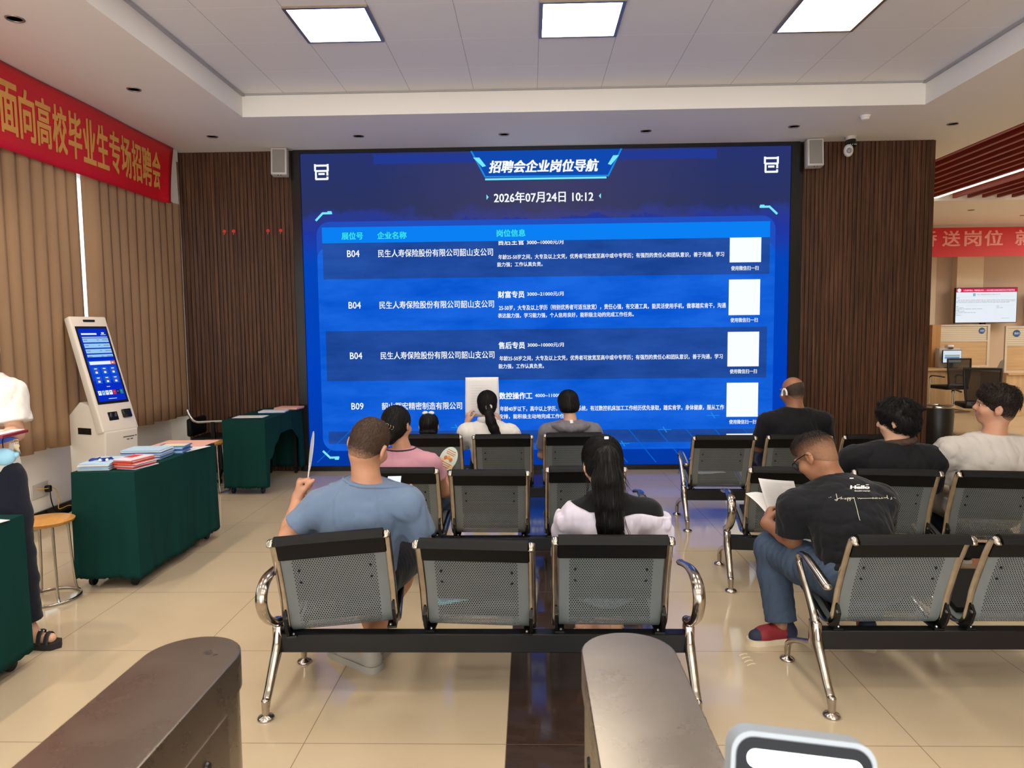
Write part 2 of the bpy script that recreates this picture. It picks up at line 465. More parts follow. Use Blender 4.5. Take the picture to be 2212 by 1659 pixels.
# unseen square panels added to brighten the hall beyond the red slats
hall_me = [c for c in first.children if c.name.startswith('diffuser')][0].data.copy(); hall_me.materials[0] = glow('hall_fill_glow', (255, 247, 234), PANEL_W*2.0)
for y, xx in ((8.6, (8.2, 10.6, 13.0)), (10.6, (8.2, 10.6, 13.0)), (7.0, (8.2, 10.6, 13.0)), (12.6, (10.6, 12.0, 13.4)), (13.6, (11.9, 13.2))):
    for x in xx:
        t = dup(first, label='unseen square light panel added to brighten the hall, hidden behind the timber wall', loc=(x, y, 3.93 if y < 11.9 else ZS))
        t['group'] = 'added unseen hall light panels'
        [c for c in t.children if c.name.startswith('diffuser')][0].data = hall_me

lamp_dark = mat('downlight_reflector', (120, 112, 104), 0.3, 0.7); ring_m = mat('downlight_ring', (150, 142, 134), 0.35, 0.6)
lit = glow('downlight_lit', (255, 244, 224), 4.0)
def downlight(x, y, on, label, z=ZS, beam=0, wide=62):
    t = thing('downlight', label, 'downlight', (x, y, z), 0, 'small round downlights in the white soffit')
    g = G(); g.lathe([(0.040, 0.03), (0.043, 0.0), (0.047, -0.006), (0.055, -0.006), (0.058, 0.0)], 24); link('ring', g, ring_m, t)
    g = G(); g.lathe([(0.0, 0.018), (0.025, 0.016), (0.042, 0.001)], 24); link('reflector', g, lit if on else lamp_dark, t)
    if on or beam:
        ld = bpy.data.lights.new('downlight_beam', 'SPOT'); ld.energy = beam or 26; ld.color = (1.0, 0.78, 0.52) if not beam else (1.0, 0.86, 0.68); ld.spot_size = math.radians(wide); ld.spot_blend = 0.9; ld.shadow_soft_size = 0.03
        lo = bpy.data.objects.new('beam', ld); COL.objects.link(lo); lo.parent = t; lo.location = (0, 0, -0.02)
downlight(-3.33, 4.64, False, 'dark downlight with an added beam, in the soffit above the banner, nearest the camera', beam=75, wide=100)  # reflector stays dark; the beam is added to brighten the left floor
downlight(-3.33, 3.30, False, 'downlight in the left soffit above the table at the left picture edge, out of view', beam=105, wide=100)
downlight(-3.33, 1.96, False, 'downlight in the left soffit beside the turnstiles, out of view', beam=90, wide=100)
downlight(-3.31, 5.98, False, 'dark downlight with an added beam, in the soffit above the middle of the red banner', beam=40, wide=100)  # also given an added beam under a dark reflector
downlight(-3.30, 7.42, True, 'lit downlight in the soffit in front of the left timber panel')
downlight(-1.78, 7.50, False, 'downlight in the soffit before the blue screen, next to its upper left speaker')
downlight(-0.25, 7.53, False, 'downlight in the soffit above the middle of the blue screen title')
downlight(1.23, 7.50, False, 'downlight in the soffit before the blue screen, right of the screen title')
downlight(2.73, 7.43, False, 'downlight in the soffit above the upper right corner of the blue screen')
downlight(4.34, 7.44, False, 'downlight in the soffit above the right edge of the timber panel')
downlight(7.9, 12.9, False, 'downlight in the hall ceiling just above the far red banner')
downlight(9.3, 13.6, False, 'downlight in the hall ceiling above the far television')
# smoke detector
t = thing('smoke_detector', 'small white dome smoke detector on the soffit above the camera dome', 'smoke detector', (3.30, 7.11, ZS))
g = G(); g.lathe([(0.05, 0), (0.05, -0.012), (0.042, -0.02)], 20); link('base', g, white_paint, t)
g = G(); g.lathe([(0.042, -0.02), (0.036, -0.038), (0.0, -0.044)], 20); link('sensor_dome', g, white_paint, t)

# speakers under the soffit
spk_w = mat('speaker_white', (196, 190, 184), 0.4); spk_g = mat('speaker_grille', (142, 138, 132), 0.6, bump=(400, 0.4))
def speaker(x, label, tilt):
    t = thing('wall_speaker', label, 'speaker', (x, 7.93, 3.665), tilt, 'pair of white column speakers beside the screen')
    t.rotation_euler = (math.radians(-6), 0, tilt)
    g = G(); g.box((-0.088, -0.05, -0.30), (0.088, 0.07, 0.0), bev=0.012); link('cabinet', g, spk_w, t)
    g = G(); g.box((-0.066, -0.058, -0.278), (0.066, -0.049, -0.022), bev=0.003, seg=1); link('grille', g, spk_g, t)
    g = G(); g.box((-0.03, 0.06, -0.2), (0.03, 0.085, -0.1)); link('bracket', g, mat('bracket_grey', (90, 88, 86), 0.5), t)
    g = G(); g.ball((-0.01, -0.03, -0.302), 0.006, 8); g.ball((0.02, -0.03, -0.302), 0.006, 8); link('knob', g, black_trim, t)
speaker(-2.775, 'white column speaker under the soffit, at the left end of the blue screen', math.radians(6))
speaker(3.135, 'white column speaker under the soffit at the right end of the blue screen', math.radians(-4))

# surveillance camera on the soffit
t = thing('surveillance_camera', 'white and black dome surveillance camera hanging from the soffit on the timber panel', 'camera', (3.50, 7.86, ZS))
g = G(); g.lathe([(0.055, 0), (0.055, -0.02), (0.05, -0.05), (0.03, -0.055)], 24); link('mount', g, spk_w, t)
g = G(); g.tube(spline([(0.0, 0.0, -0.04), (0.0, -0.01, -0.07), (-0.01, -0.02, -0.10)], 4), [0.052]*9, 20); link('housing', g, mat('camera_black', (20, 20, 22), 0.25), t)
g = G(); g.ball((-0.035, -0.03, -0.155), (0.05, 0.05, 0.068), 20); link('camera_body', g, mat('camera_white', (218, 216, 212), 0.35), t)
g = G(); g.ball((-0.045, -0.072, -0.165), (0.028, 0.02, 0.03), 14); link('lens_window', g, mat('lens_grey', (150, 150, 152), 0.15), t)
g = G(); [g.ball((x, -0.066, -0.098), 0.006, 8) for x in (-0.03, -0.008, 0.014, 0.03)]; link('infrared_led', g, mat('led_grey', (190, 188, 186), 0.3), t)

# little red hooks on the left panel
for x, lab in ((-3.484, 'nearest the blinds'), (-3.378, 'second from the blinds'), (-2.981, 'third from the blinds'), (-2.834, 'nearest the blue screen')):
    t = thing('wall_hook', 'tiny red wall hook on the left timber panel, ' + lab, 'hook', (x, YW, 2.785), 0, 'red hooks on the timber panel')
    g = G(); g.lathe([(0.0, -0.004), (0.014, -0.003), (0.02, 0.002), (0.02, 0.008)], 14, M=Matrix.Rotation(PI/2, 4, 'X')); link('plate', g, mat('hook_red', (214, 28, 26), 0.35), t)
    g = G(); g.tube(spline([(0, -0.004, -0.004), (0, -0.006, -0.03), (0, -0.016, -0.04), (0, -0.02, -0.028)], 4), 0.003, 6); link('hook_wire', g, mat('hook_metal', (190, 180, 160), 0.3, 0.8), t)
# ================================================================== LED WALL
def led_base():
    """Picture on the LED wall: navy top, bright blue lower half with drifting streaks."""
    k = NG('led_picture'); tc = k.n('ShaderNodeTexCoord'); sp = k.n('ShaderNodeSeparateXYZ'); k.l(tc.outputs['Object'], sp.inputs[0])
    n = k.noise(k.mapping(tc.outputs['Object'], (1.6, 1, 2.2)), 1.5, 9, 0.65)
    z = k.math('ADD', sp.outputs[2], k.math('MULTIPLY', k.math('SUBTRACT', n, 0.5), 0.55))
    f = k.math('DIVIDE', z, 3.635)
    cen = k.math('ABSOLUTE', k.math('DIVIDE', k.math('SUBTRACT', sp.outputs[0], 0.2), 2.8))
    c = k.ramp(f, [(0.0, lin((4, 56, 160))), (0.30, lin((0, 64, 190))), (0.66, lin((4, 70, 186))), (0.755, lin((34, 54, 160))), (0.80, lin((44, 58, 140))), (0.83, lin((44, 52, 96))), (1.0, lin((40, 52, 112)))])
    glowc = k.math('MULTIPLY', k.math('GREATER_THAN', f, 0.79), k.math('SUBTRACT', 1.0, k.math('MINIMUM', 1.0, k.math('MULTIPLY', cen, 1.4))))
    c = k.mix(k.math('MULTIPLY', glowc, 0.5), c, lin((78, 72, 100)))
    e = k.n('ShaderNodeEmission'); k.l(c, e.inputs[0]); e.inputs[1].default_value = 1.0
    k.l(e.outputs[0], k.out.inputs[0]); return k.m
def led_tint(name, a, b):
    """A table band: mottled between two blues."""
    k = NG(name); tc = k.n('ShaderNodeTexCoord')
    n = k.noise(k.mapping(tc.outputs['Object'], (0.7, 1, 2.5)), 1.6, 6, 0.6)
    st = k.n('ShaderNodeMapRange'); st.inputs[1].default_value = 0.35; st.inputs[2].default_value = 0.65; k.l(n, st.inputs[0])
    c = k.mix(st.outputs[0], lin(a), lin(b))
    e = k.n('ShaderNodeEmission'); k.l(c, e.inputs[0]); k.l(e.outputs[0], k.out.inputs[0]); return k.m
SX0, SX1, SZ0, SZ1 = -2.583, 2.93, 0.057, 3.636
led = thing('led_screen', 'huge blue LED wall showing a job fair vacancy list, between two timber panels', 'screen', (0, YW, 0))
g = G(); g.quad((SX0, 0, SZ0), (SX1, 0, SZ0), (SX1, 0, SZ1), (SX0, 0, SZ1)); link('display', g, led_base(), led)
g = G()
for a, b in (((-2.66, -0.03, 0), (SX0, 0.03, ZS)), ((SX1, -0.03, 0), (3.02, 0.03, ZS)), ((SX0, -0.03, 0), (SX1, 0.03, SZ0)), ((SX0, -0.03, SZ1), (SX1, 0.03, ZS)),
             ((-2.69, -0.005, 0), (-2.66, 0.04, ZS)), ((3.02, -0.005, 0), (3.065, 0.04, ZS))):
    g.box(a, b)
link('bezel', g, mat('bezel_black', (26, 26, 26), 0.22), led)
# graphics, a fraction of a millimetre apart in front of the picture
GR = [led_tint('led_panel', (6, 84, 206), (26, 104, 226)), glow('led_header', (10, 128, 244)), led_tint('led_row', (26, 66, 146), (38, 82, 168)), glow('led_band', (36, 58, 146)),
      glow('led_title', (16, 74, 176)), glow('led_cyan', (120, 236, 255)), glow('led_white', (250, 255, 255)), glow('led_green', (56, 226, 232)), glow('led_edge', (30, 140, 228)),
      glow('led_text', (246, 252, 255)), glow('led_streak', (14, 98, 208)), glow('led_frame', (34, 78, 190))]
g = G()
def lq(x0, z0, x1, z1, mi, d):
    g.quad((x0, -d, z0), (x1, -d, z0), (x1, -d, z1), (x0, -d, z1), mi)
def lp(pts, mi, d): g.add([(x, -d, z) for x, z in pts], [tuple(range(len(pts)))], mi)
def rr(x0, z0, x1, z1, r, n=6):
    o = []
    for cx, cz, a in ((x1-r, z1-r, 0), (x0+r, z1-r, 90), (x0+r, z0+r, 180), (x1-r, z0+r, 270)):
        for i in range(n+1):
            w = math.radians(a+90*i/n); o.append((cx+r*math.cos(w), cz+r*math.sin(w)))
    return o[::-1][::-1]
lp(rr(-2.425, 0.235, 2.775, 2.875, 0.15), 11, .0004)
lp(rr(-2.425, 0.235, 2.775, 2.60, 0.15), 0, .0006)
lq(-1.752, 3.512, -0.60, 3.618, 3, .0008); lq(1.0, 3.515, 2.107, 3.618, 3, .0008)
lp([(-0.486, 3.356), (0.90, 3.349), (1.045, 3.634), (-0.639, 3.634)], 4, .001)
def stroke(pts, w, mi, d):
    for (xa, za), (xb, zb) in zip(pts, pts[1:]):
        L = math.hypot(xb-xa, zb-za); nx, nz = -(zb-za)/L*w/2, (xb-xa)/L*w/2; ex, ez = (xb-xa)/L*w*.3, (zb-za)/L*w*.3
        lp([(xa-nx-ex, za-nz-ez), (xb-nx+ex, zb-nz+ez), (xb+nx+ex, zb+nz+ez), (xa+nx-ex, za+nz-ez)], mi, d); d += .00002
stroke([(-0.639, 3.634), (-0.486, 3.35), (0.90, 3.343), (1.045, 3.634)], .018, 8, .0013)
lp([(-0.62, 3.565), (-0.55, 3.565), (-0.475, 3.47), (-0.515, 3.46)], 5, .0015); lp([(0.93, 3.46), (0.895, 3.47), (0.955, 3.565), (1.02, 3.565)], 5, .0015)
lq(-0.487, 3.312, 0.879, 3.332, 5, .0015)
for x0, x1, s in ((-2.43, -2.261, 1), (2.631, 2.798, 1)):       # archive-box icons
    w = .022
    for pts in ([(x0+.02, 3.505), (x1-.02, 3.505)], [(x0+.02, 3.445), (x1-.02, 3.445)], [(x0+.012, 3.515), (x0+.012, 3.45)], [(x1-.012, 3.515), (x1-.012, 3.45)], [(x0+.02, 3.45), (x0+.02, 3.36)],
                [(x0+.02, 3.355), (x1-.02, 3.355)], [(x1-.018, 3.44), (x1-.018, 3.40)], [(x1-.018, 3.375), (x1-.018, 3.355)], [(x0+.055, 3.412), (x1-.055, 3.412)]):
        stroke(pts, w, 6, .0015)
for sx, a, b, c in ((1, -2.424, -2.347, -2.246), (-1, 2.785, 2.702, 2.60)):
    stroke([(a, 2.895), (b, 2.972), (c, 2.972)], .024, 5, .0015); stroke([(c-.01*sx-.03*sx, 2.985), (c-.005*sx, 2.985)], .02, 5, .0016)
    stroke([(a, 0.230), (b, 0.155), (c, 0.158)], .024, 5, .0015); stroke([(c-.04*sx, 0.14), (c-.005*sx, 0.14)], .02, 5, .0016)
lp([(-0.474, 3.155), (-0.474, 3.095), (-0.45, 3.125)][::-1], 5, .0015); lp([(0.817, 3.15), (0.817, 3.09), (0.793, 3.12)], 5, .0015)
lq(-2.362, 2.634, 2.714, 2.812, 1, .001)
lq(-2.36, 2.225, 2.714, 2.634, 2, .001); lq(-2.355, 1.052, 2.699, 1.631, 2, .001); lq(-2.357, 0.316, 2.698, 0.464, 2, .001)
random.seed(3)
for i in range(7):      # light streaks of the picture's lower corner, right and left
    xa = 0.7+i*.33; stroke([(xa, 0.60-i*.004), (xa+.42, 0.08)], .010, 10, .0012)
for i in range(4):
    xa = -2.5+i*.42; stroke([(xa, 0.1), (xa+.5, 0.56)], .010, 10, .0012)
for x, z in ((1.55, .46), (1.07, .30), (1.95, .24), (-0.85, .5), (2.1, .62)):
    stroke([(x-.07, z), (x+.07, z)], .008, 8, .0014); stroke([(x-.02, z+.03), (x+.02, z-.03)], .012, 8, .0014)
# blank white code cards (the codes themselves are left out)
for x0, z0, x1, z1 in ((2.266, 2.358, 2.618, 2.634), (2.262, 1.765, 2.613, 2.166), (2.256, 1.181, 2.611, 1.575), (2.252, 0.602, 2.610, 0.994), (2.255, 0.371, 2.610, 0.406)):
    lq(x0, z0, x1, z1, 6, .0015)
# writing
P3 = lambda x, z: (x, -.002, z)
T = lambda s, x0, x1, z0, z1, mi=9, bold=.012, sh=0.0: textfit(g, s, x0, x1, z0, z1, P3, mi, bold, sh)
T('招聘会企业岗位导航', -.444, .796, 3.388, 3.532, 6, .035, .2)
T('2026年07月24日 10:12', -.39, .734, 3.055, 3.182, 9, .02)
T('展位号', -2.138, -1.891, 2.670, 2.757, 7, .03); T('企业名称', -1.728, -1.392, 2.671, 2.756, 7, .03); T('岗位信息', -.364, -.037, 2.678, 2.763, 7, .03)
for z, no, nm, nx1 in ((2.513, 'B04', '民生人寿保险股份有限公司韶山支公司', -.408), (1.926, 'B04', '民生人寿保险股份有限公司韶山支公司', -.404), (1.345, 'B04', '民生人寿保险股份有限公司韶山支公司', -.406), (.758, 'B09', '韶山辉宏精密制造有限公司', -.789)):
    T(no, -2.08, -1.937, z-.040, z+.040); T(nm, -1.724, nx1, z-.046, z+.042)
job = [('财富专员', '3000~21000元/月', 2.028, -.054, ('25-50岁，大专及以上学历（特别优秀者可适当放宽），责任心强，有交通工具，能灵活使用手机，做事踏实肯干，沟通', 2.231), ('表达能力强，学习能力强，个人信用良好，能积极主动的完成工作任务。', 1.189)),
       ('售后专员', '3000~10000元/月', 1.447, -.054, ('年龄25-50岁之间，大专及以上文凭，优秀者可放宽至高中或中专学历；有强烈的责任心和团队意识，善于沟通，学习', 2.202), ('能力强，工作认真负责。', .162)),
       ('数控操作工', '4000~11000元/月', .865, .026, ('年龄40岁以下，高中以上学历，熟悉数控系统，有过数控机床加工工作经历优先录取，踏实肯学，身体健康，服从工作', 2.225), ('安排，能积极主动地完成工作任务。', .47))]
for nm, pay, z, x1, (la, xa), (lb, xb) in job:
    T(nm, -.358, x1, z-.041, z+.041, 9, .03); T(pay, x1+.03, x1+.445, z-.022, z+.026, 9, .015)
    T(la, -.348, xa, z-.182, z-.120, 9, .016); T(lb, -.36, xb, z-.268, z-.212, 9, .016)
T('年龄25-50岁之间，大专及以上文凭，优秀者可放宽至高中或中专学历；有强烈的责任心和团队意识，善于沟通，学习', -.348, 2.203, 2.420, 2.480, 9, .016); T('能力强；工作认真负责。', -.362, .155, 2.338, 2.394, 9, .016)
for z in (2.293, 1.709, 1.125, .544): T('使用微信扫一扫', 2.284, 2.592, z-.026, z+.025, 9, .016)
# first vacancy heading, its top scrolled away under the header band: keep only the part below the band
h = G()
for s_, a, b, c, d in (('售后主管', -.354, -.054, 2.585, 2.668), ('3000~10000元/月', -.023, .392, 2.588, 2.637)):
    textfit(h, s_, a, b, c, d, P3, 9, .02)
bm = bmesh.new(); vs = [bm.verts.new(v) for v in h.v]
for f in h.f:
    try: bm.faces.new([vs[i] for i in f])
    except ValueError: pass
bmesh.ops.bisect_plane(bm, geom=list(bm.verts)+list(bm.edges)+list(bm.faces), plane_co=(0, 0, 2.632), plane_no=(0, 0, 1), clear_outer=True)
g.bm(bm, 9)
link('display_graphics', g, GR, led, smooth=None)
# ================================================================== WAITING BENCHES
chrome = NG('worn_chrome')
def _chrome():
    k = chrome; tc = k.n('ShaderNodeTexCoord')
    n = k.noise(tc.outputs['Object'], 14, 6, 0.6)
    k.l(k.mix(n, lin((146, 132, 116)), lin((206, 201, 194))), k.b.inputs['Base Color'])
    k.b.inputs['Metallic'].default_value = 1.0
    r = k.math('ADD', k.math('MULTIPLY', n, 0.22), 0.08); k.l(r, k.b.inputs['Roughness'])
    return k.m
chrome = _chrome()
steel_black = mat('black_powder_coat', (13, 13, 14), 0.4, spec=.3)
pad_black = mat('black_leatherette', (11, 11, 12), 0.55, spec=.22, bump=(220, 0.06))
bolt_m = mat('bolt_steel', (170, 168, 164), 0.25, 0.9)
def perforated():
    """Grey sheet steel with staggered round holes between plain margins (uv in metres)."""
    k = NG('perforated_steel'); uvn = k.n('ShaderNodeUVMap'); sp = k.n('ShaderNodeSeparateXYZ'); k.l(uvn.outputs[0], sp.inputs[0])
    u, v = sp.outputs[0], sp.outputs[1]; p = 0.0105; q = p*0.866
    def dots(du, dv):
        a = k.math('SUBTRACT', k.math('FRACT', k.math('ADD', k.math('DIVIDE', u, p), du)), 0.5)
        b = k.math('MULTIPLY', k.math('SUBTRACT', k.math('FRACT', k.math('ADD', k.math('DIVIDE', v, 2*q), dv)), 0.5), 2*0.866)
        return k.math('ADD', k.math('MULTIPLY', a, a), k.math('MULTIPLY', b, b))
    d = k.math('MINIMUM', dots(0, 0), dots(0.5, 0.5))
    hole = k.math('LESS_THAN', d, 0.29*0.29)
    inside = k.math('LESS_THAN', k.math('ABSOLUTE', u), 0.176)
    hole = k.math('MULTIPLY', hole, inside)
    tc = k.n('ShaderNodeTexCoord'); n = k.noise(tc.outputs['Object'], 6, 3)
    k.l(k.mix(n, lin((104, 111, 113)), lin((122, 129, 131))), k.b.inputs['Base Color'])
    k.b.inputs['Roughness'].default_value = 0.42; k.b.inputs['Metallic'].default_value = 0.15
    tr = k.n('ShaderNodeBsdfTransparent'); ms = k.n('ShaderNodeMixShader')
    k.l(hole, ms.inputs[0]); k.l(k.b.outputs[0], ms.inputs[1]); k.l(tr.outputs[0], ms.inputs[2]); k.l(ms.outputs[0], k.out.inputs[0])
    return k.m
perf = perforated()

# seat profile in (y, z), from the rear foot: top roll, back, tail curve, seat, front roll
PROF = spline([(0, .012, .742), (0, .022, .762), (0, .045, .757), (0, .075, .705), (0, .118, .60), (0, .160, .48), (0, .178, .40), (0, .195, .345), (0, .235, .312), (0, .30, .306), (0, .40, .328), (0, .52, .352), (0, .61, .366), (0, .655, .355), (0, .668, .325)], 5)
PL = [0.0]
for _a, _b in zip(PROF, PROF[1:]): PL.append(PL[-1]+(_b-_a).length)
def prof(s, off=0.0):
    """Point at arc length s, lifted off the sheet by off (towards the sitter)."""
    i = 0
    while i < len(PL)-2 and PL[i+1] < s: i += 1
    t = (s-PL[i])/(PL[i+1]-PL[i]); p = PROF[i].lerp(PROF[i+1], t)
    a = PROF[max(i-1, 0)]; b = PROF[min(i+2, len(PROF)-1)]; d = (b-a).normalized()
    return p+Vector((0, -d.z, d.y))*off
S_TOP, S_TAIL, S_END = PL[5], PL[40], PL[-1]
HW = 0.228       # half width between the side bars
def strip(g, x0, x1, s0, s1, off0, off1, n, mi=0):
    """Closed slab following the profile between two offsets."""
    ss = [s0+(s1-s0)*i/n for i in range(n+1)]
    ring = [prof(s, off0) for s in ss]+[prof(s, off1) for s in reversed(ss)]
    k = len(ring)
    vs = [(x0, p.y, p.z) for p in ring]+[(x1, p.y, p.z) for p in ring]
    fs = [(i, (i+1) % k, k+(i+1) % k, k+i) for i in range(k)]
    for i in range(n):
        fs.append((i+1, i, k-1-i, k-2-i)); fs.append((k+i, k+i+1, 2*k-2-i, 2*k-1-i))
    g.add(vs, fs, mi)
def bench_seat():
    """One perforated seat: shell mesh with its bars, pads and brackets as sub-parts."""
    g = G(); n = 60
    def fn(u, v):
        p = prof(v*S_END); return (-HW+2*HW*u, p.y, p.z)
    g.sheet(fn, 4, n, uv=lambda u, v: (-HW+2*HW*u, v*S_END if 0.13 < v*S_END < S_END-0.07 else v*S_END+0))
    seat = link('seat', g, perf, smooth=60)
    g = G(); strip(g, -HW+.004, HW-.004, 0.0, 0.150, -.010, -.0015, 14); strip(g, -HW+.004, HW-.004, 0.0, 0.16, .0015, .016, 14)
    g.tube([(-HW+.004, prof(0.01).y-.002, prof(0.01).z+.004), (HW-.004, prof(0.01).y-.002, prof(0.01).z+.004)], .013, 12)
    link('head_pad', g, pad_black, seat, 50)
    g = G(); strip(g, -.185, .185, 0.165, 0.375, .004, .026, 12)
    for u in (-.15, .15):
        for s in (.215, .275):
            p = prof(s, -.002); g.ball((u, p.y, p.z), .006, 8, 1)
    link('back_cushion', g, [pad_black, steel_black], seat, 50)
    g = G(); strip(g, -.195, .195, S_TAIL+.09, S_END-.045, .004, .030, 14); link('seat_cushion', g, pad_black, seat, 50)
    for sx in (-1, 1):
        g = G(); x = sx*(HW+.008)
        pts = [(x, p.y, p.z) for p in PROF[1:]]; g.tube(pts, [(.016, .0085)]*len(pts), 10, side=(1, 0, 0))
        p = PROF[1]; g.ball((x, p.y, p.z+.002), (.016, .012, .009), 10)
        link('side_bar', g, chrome, seat, 60)
        g = G(); x = sx*(HW+.004)
        out = [(x, .158, .425), (x, .135, .395), (x, .150, .345), (x, .172, .312), (x, .185, .298), (x, .262, .298), (x, .255, .312), (x, .222, .330), (x, .196, .360), (x, .186, .41)]
        g.poly([(x-.006, a, b) for _, a, b in out], (.012, 0, 0))
        g.box((x-sx*.006-.03 if sx > 0 else x-.006, .175, .297), (x+.006 if sx > 0 else x+.036, .265, .306))
        g.ball((x+sx*.0, .150, .395), (.010, .014, .010), 10, 1); g.ball((x-sx*.02, .19, .309), .007, 8, 1)
        link('bracket', g, [steel_black, bolt_m], seat, 40)
    return seat
def end_frame(kind):
    """Cast chrome end frame; kind 'forward' has the arm reaching back from a front support, 'reverse' a loop at the rear."""
    g = G()
    def sweep(pts, rad, n=6):
        g.tube(spline([(0, a, b) for a, b in pts], n), lerp_list(rad, n), 12, side=(1, 0, 0))
    sweep([(.20, .33), (.185, .285), (.165, .235), (.105, .17), (.05, .105), (.022, .075), (.012, .05)], [(.021, .03), (.022, .03), (.024, .03), (.021, .02), (.019, .016), (.019, .016), (.0175, .0175)])
    g.tube([(0, .012, .075), (0, .010, .018)], [.0175, .015], 12); g.ball((0, .012, .078), (.0185, .0185, .012), 12)
    sweep([(.17, .25), (.22, .215), (.31, .185), (.40, .150), (.47, .115), (.505, .085), (.515, .05)], [(.022, .026), (.021, .024), (.018, .016), (.017, .014), (.017, .014), (.016, .015), (.015, .015)])
    g.tube([(0, .515, .06), (0, .516, .018)], [.0155, .013], 12)
    g.box((-.021, .165, .215), (.021, .225, .335), bev=.008)
    if kind == 'forward':
        sweep([(.195, .32), (.215, .355), (.275, .415), (.355, .49), (.392, .535), (.375, .572), (.325, .582), (.22, .562), (.12, .537), (.085, .528)],
              [(.020, .022), (.019, .018), (.016, .016), (.015, .016), (.016, .015), (.019, .014), (.020, .013), (.021, .013), (.022, .014), (.021, .014)])
        g.ball((0, .082, .527), (.021, .02, .015), 12)
    else:
        sweep([(.195, .30), (.205, .335), (.185, .352), (.12, .375), (.045, .43), (.008, .50), (.025, .555), (.085, .585), (.18, .588), (.27, .572), (.335, .556), (.365, .552)],
              [(.020, .024), (.022, .022), (.023, .02), (.023, .018), (.025, .017), (.026, .016), (.026, .015), (.025, .014), (.022, .014), (.021, .013), (.023, .013), (.021, .012)])
        g.ball((0, .235, .335), (.02, .022, .018), 12); g.ball((0, .37, .551), (.02, .018, .012), 12)
    fr = link('end_frame', g, chrome, smooth=60)
    for y in (.010, .516):
        g = G(); g.lathe([(.034, 0), (.036, .006), (.032, .012), (.014, .019), (.012, .03)], 20, (0, y, 0)); link('foot_glide', g, chrome, fr, 60)
    return fr
SEAT0 = bench_seat(); FR0 = {'forward': end_frame('forward'), 'reverse': end_frame('reverse')}
_used = set()
def take(o, key, parent, loc, rot=(0, 0, 0)):
    c = o if key not in _used else dup(o)
    _used.add(key); c.parent = parent; c.location = loc; c.rotation_euler = rot; return c
def bench(x, y, rotz, seats, xl, xr, kinds, label):
    """x, y: rear left foot; seats: list of (offset, lean, roll, yaw)."""
    t = thing('waiting_bench', label, 'bench', (x, y, 0), rotz, 'rows of three-seat metal waiting benches')
    g = G(); g.box((xl+.015, .168, .213), (xr-.015, .228, .298), bev=.004, seg=1); link('beam', g, steel_black, t)
    take(FR0[kinds[0]], kinds[0], t, (xl, 0, 0)); take(FR0[kinds[1]], kinds[1], t, (xr, 0, 0))
    for off, lean, roll, yaw in seats:
        # tip about the bracket over the beam
        R = Matrix.Translation((off, .21, .30)) @ Euler((lean, roll, yaw)).to_matrix().to_4x4() @ Matrix.Translation((0, -.21, -.30))
        s = take(SEAT0, 'seat', t, R.to_translation(), R.to_euler())
    return t
# left block, front to back
bench(-1.122, 2.79, 0, [(.283, -.05, -.052, .12), (.889, .05, .012, -.05), (1.460, .0, .0, -.02)], 0, 1.805, ('reverse', 'reverse'),
      'three-seat metal bench nearest the turnstiles, with the blue-shirted man and the ponytailed girl')
bench(-1.10, 4.215, 0, [(.285, -.02, 0, -.02), (.84, .04, .008, 0), (1.44, -.03, 0, 0)], 0, 1.79, ('reverse', 'reverse'),
      'three-seat metal bench in the middle row left of the aisle, with the woman in pink')
bench(-1.10, 5.64, 0, [(.290, .0, 0, 0), (.873, .02, 0, 0), (1.455, -.02, 0, 0)], 0, 1.79, ('reverse', 'reverse'),
      'three-seat metal bench closest to the blue screen, left of the aisle, with a small child')
# right block
bench(1.245, 2.825, 0, [(.310, .04, 0, 0), (.880, .04, 0, .0), (1.455, 0, 0, 0)], 0, 1.80, ('forward', 'forward'),
      'three-seat metal bench under the man reading papers, cut off by the right picture edge')
bench(1.225, 4.225, -.128, [(.345, 0, 0, 0), (.940, 0, 0, 0), (1.515, .0, 0, .0)], 0, 1.86, ('reverse', 'reverse'),
      'three-seat metal bench right of the aisle, under the man in a grey shirt')
bench(1.25, 5.52, -.04, [(.285, .02, 0, 0), (.865, 0, 0, 0), (1.45, 0, 0, 0)], 0, 1.80, ('forward', 'forward'),
      'three-seat metal bench right of the aisle, closest to the blue screen, under the balding man')
# ================================================================== BLINDS AND BANNERS
def blind_mat():
    k = NG('blind_cloth'); tc = k.n('ShaderNodeTexCoord')
    n = k.noise(k.mapping(tc.outputs['Object'], (1, 1, 0.4)), 3, 4)
    n2 = k.noise(k.mapping(tc.outputs['Object'], (300, 300, 60)), 1, 2)
    c = k.mix(n, lin((158, 126, 95)), lin((180, 146, 112)))
    k.l(c, k.b.inputs['Base Color']); k.b.inputs['Roughness'].default_value = 0.85
    bp = k.n('ShaderNodeBump'); bp.inputs['Strength'].default_value = 0.15; bp.inputs['Distance'].default_value = 0.002
    k.l(n2, bp.inputs['Height']); k.l(bp.outputs[0], k.b.inputs['Normal'])
    tl = k.n('ShaderNodeBsdfTranslucent'); tl.inputs[0].default_value = lin((176, 138, 98))
    ms = k.n('ShaderNodeMixShader'); ms.inputs[0].default_value = 0.22
    k.l(k.b.outputs[0], ms.inputs[1]); k.l(tl.outputs[0], ms.inputs[2]); k.l(ms.outputs[0], k.out.inputs[0]); return k.m
blind_m = blind_mat()
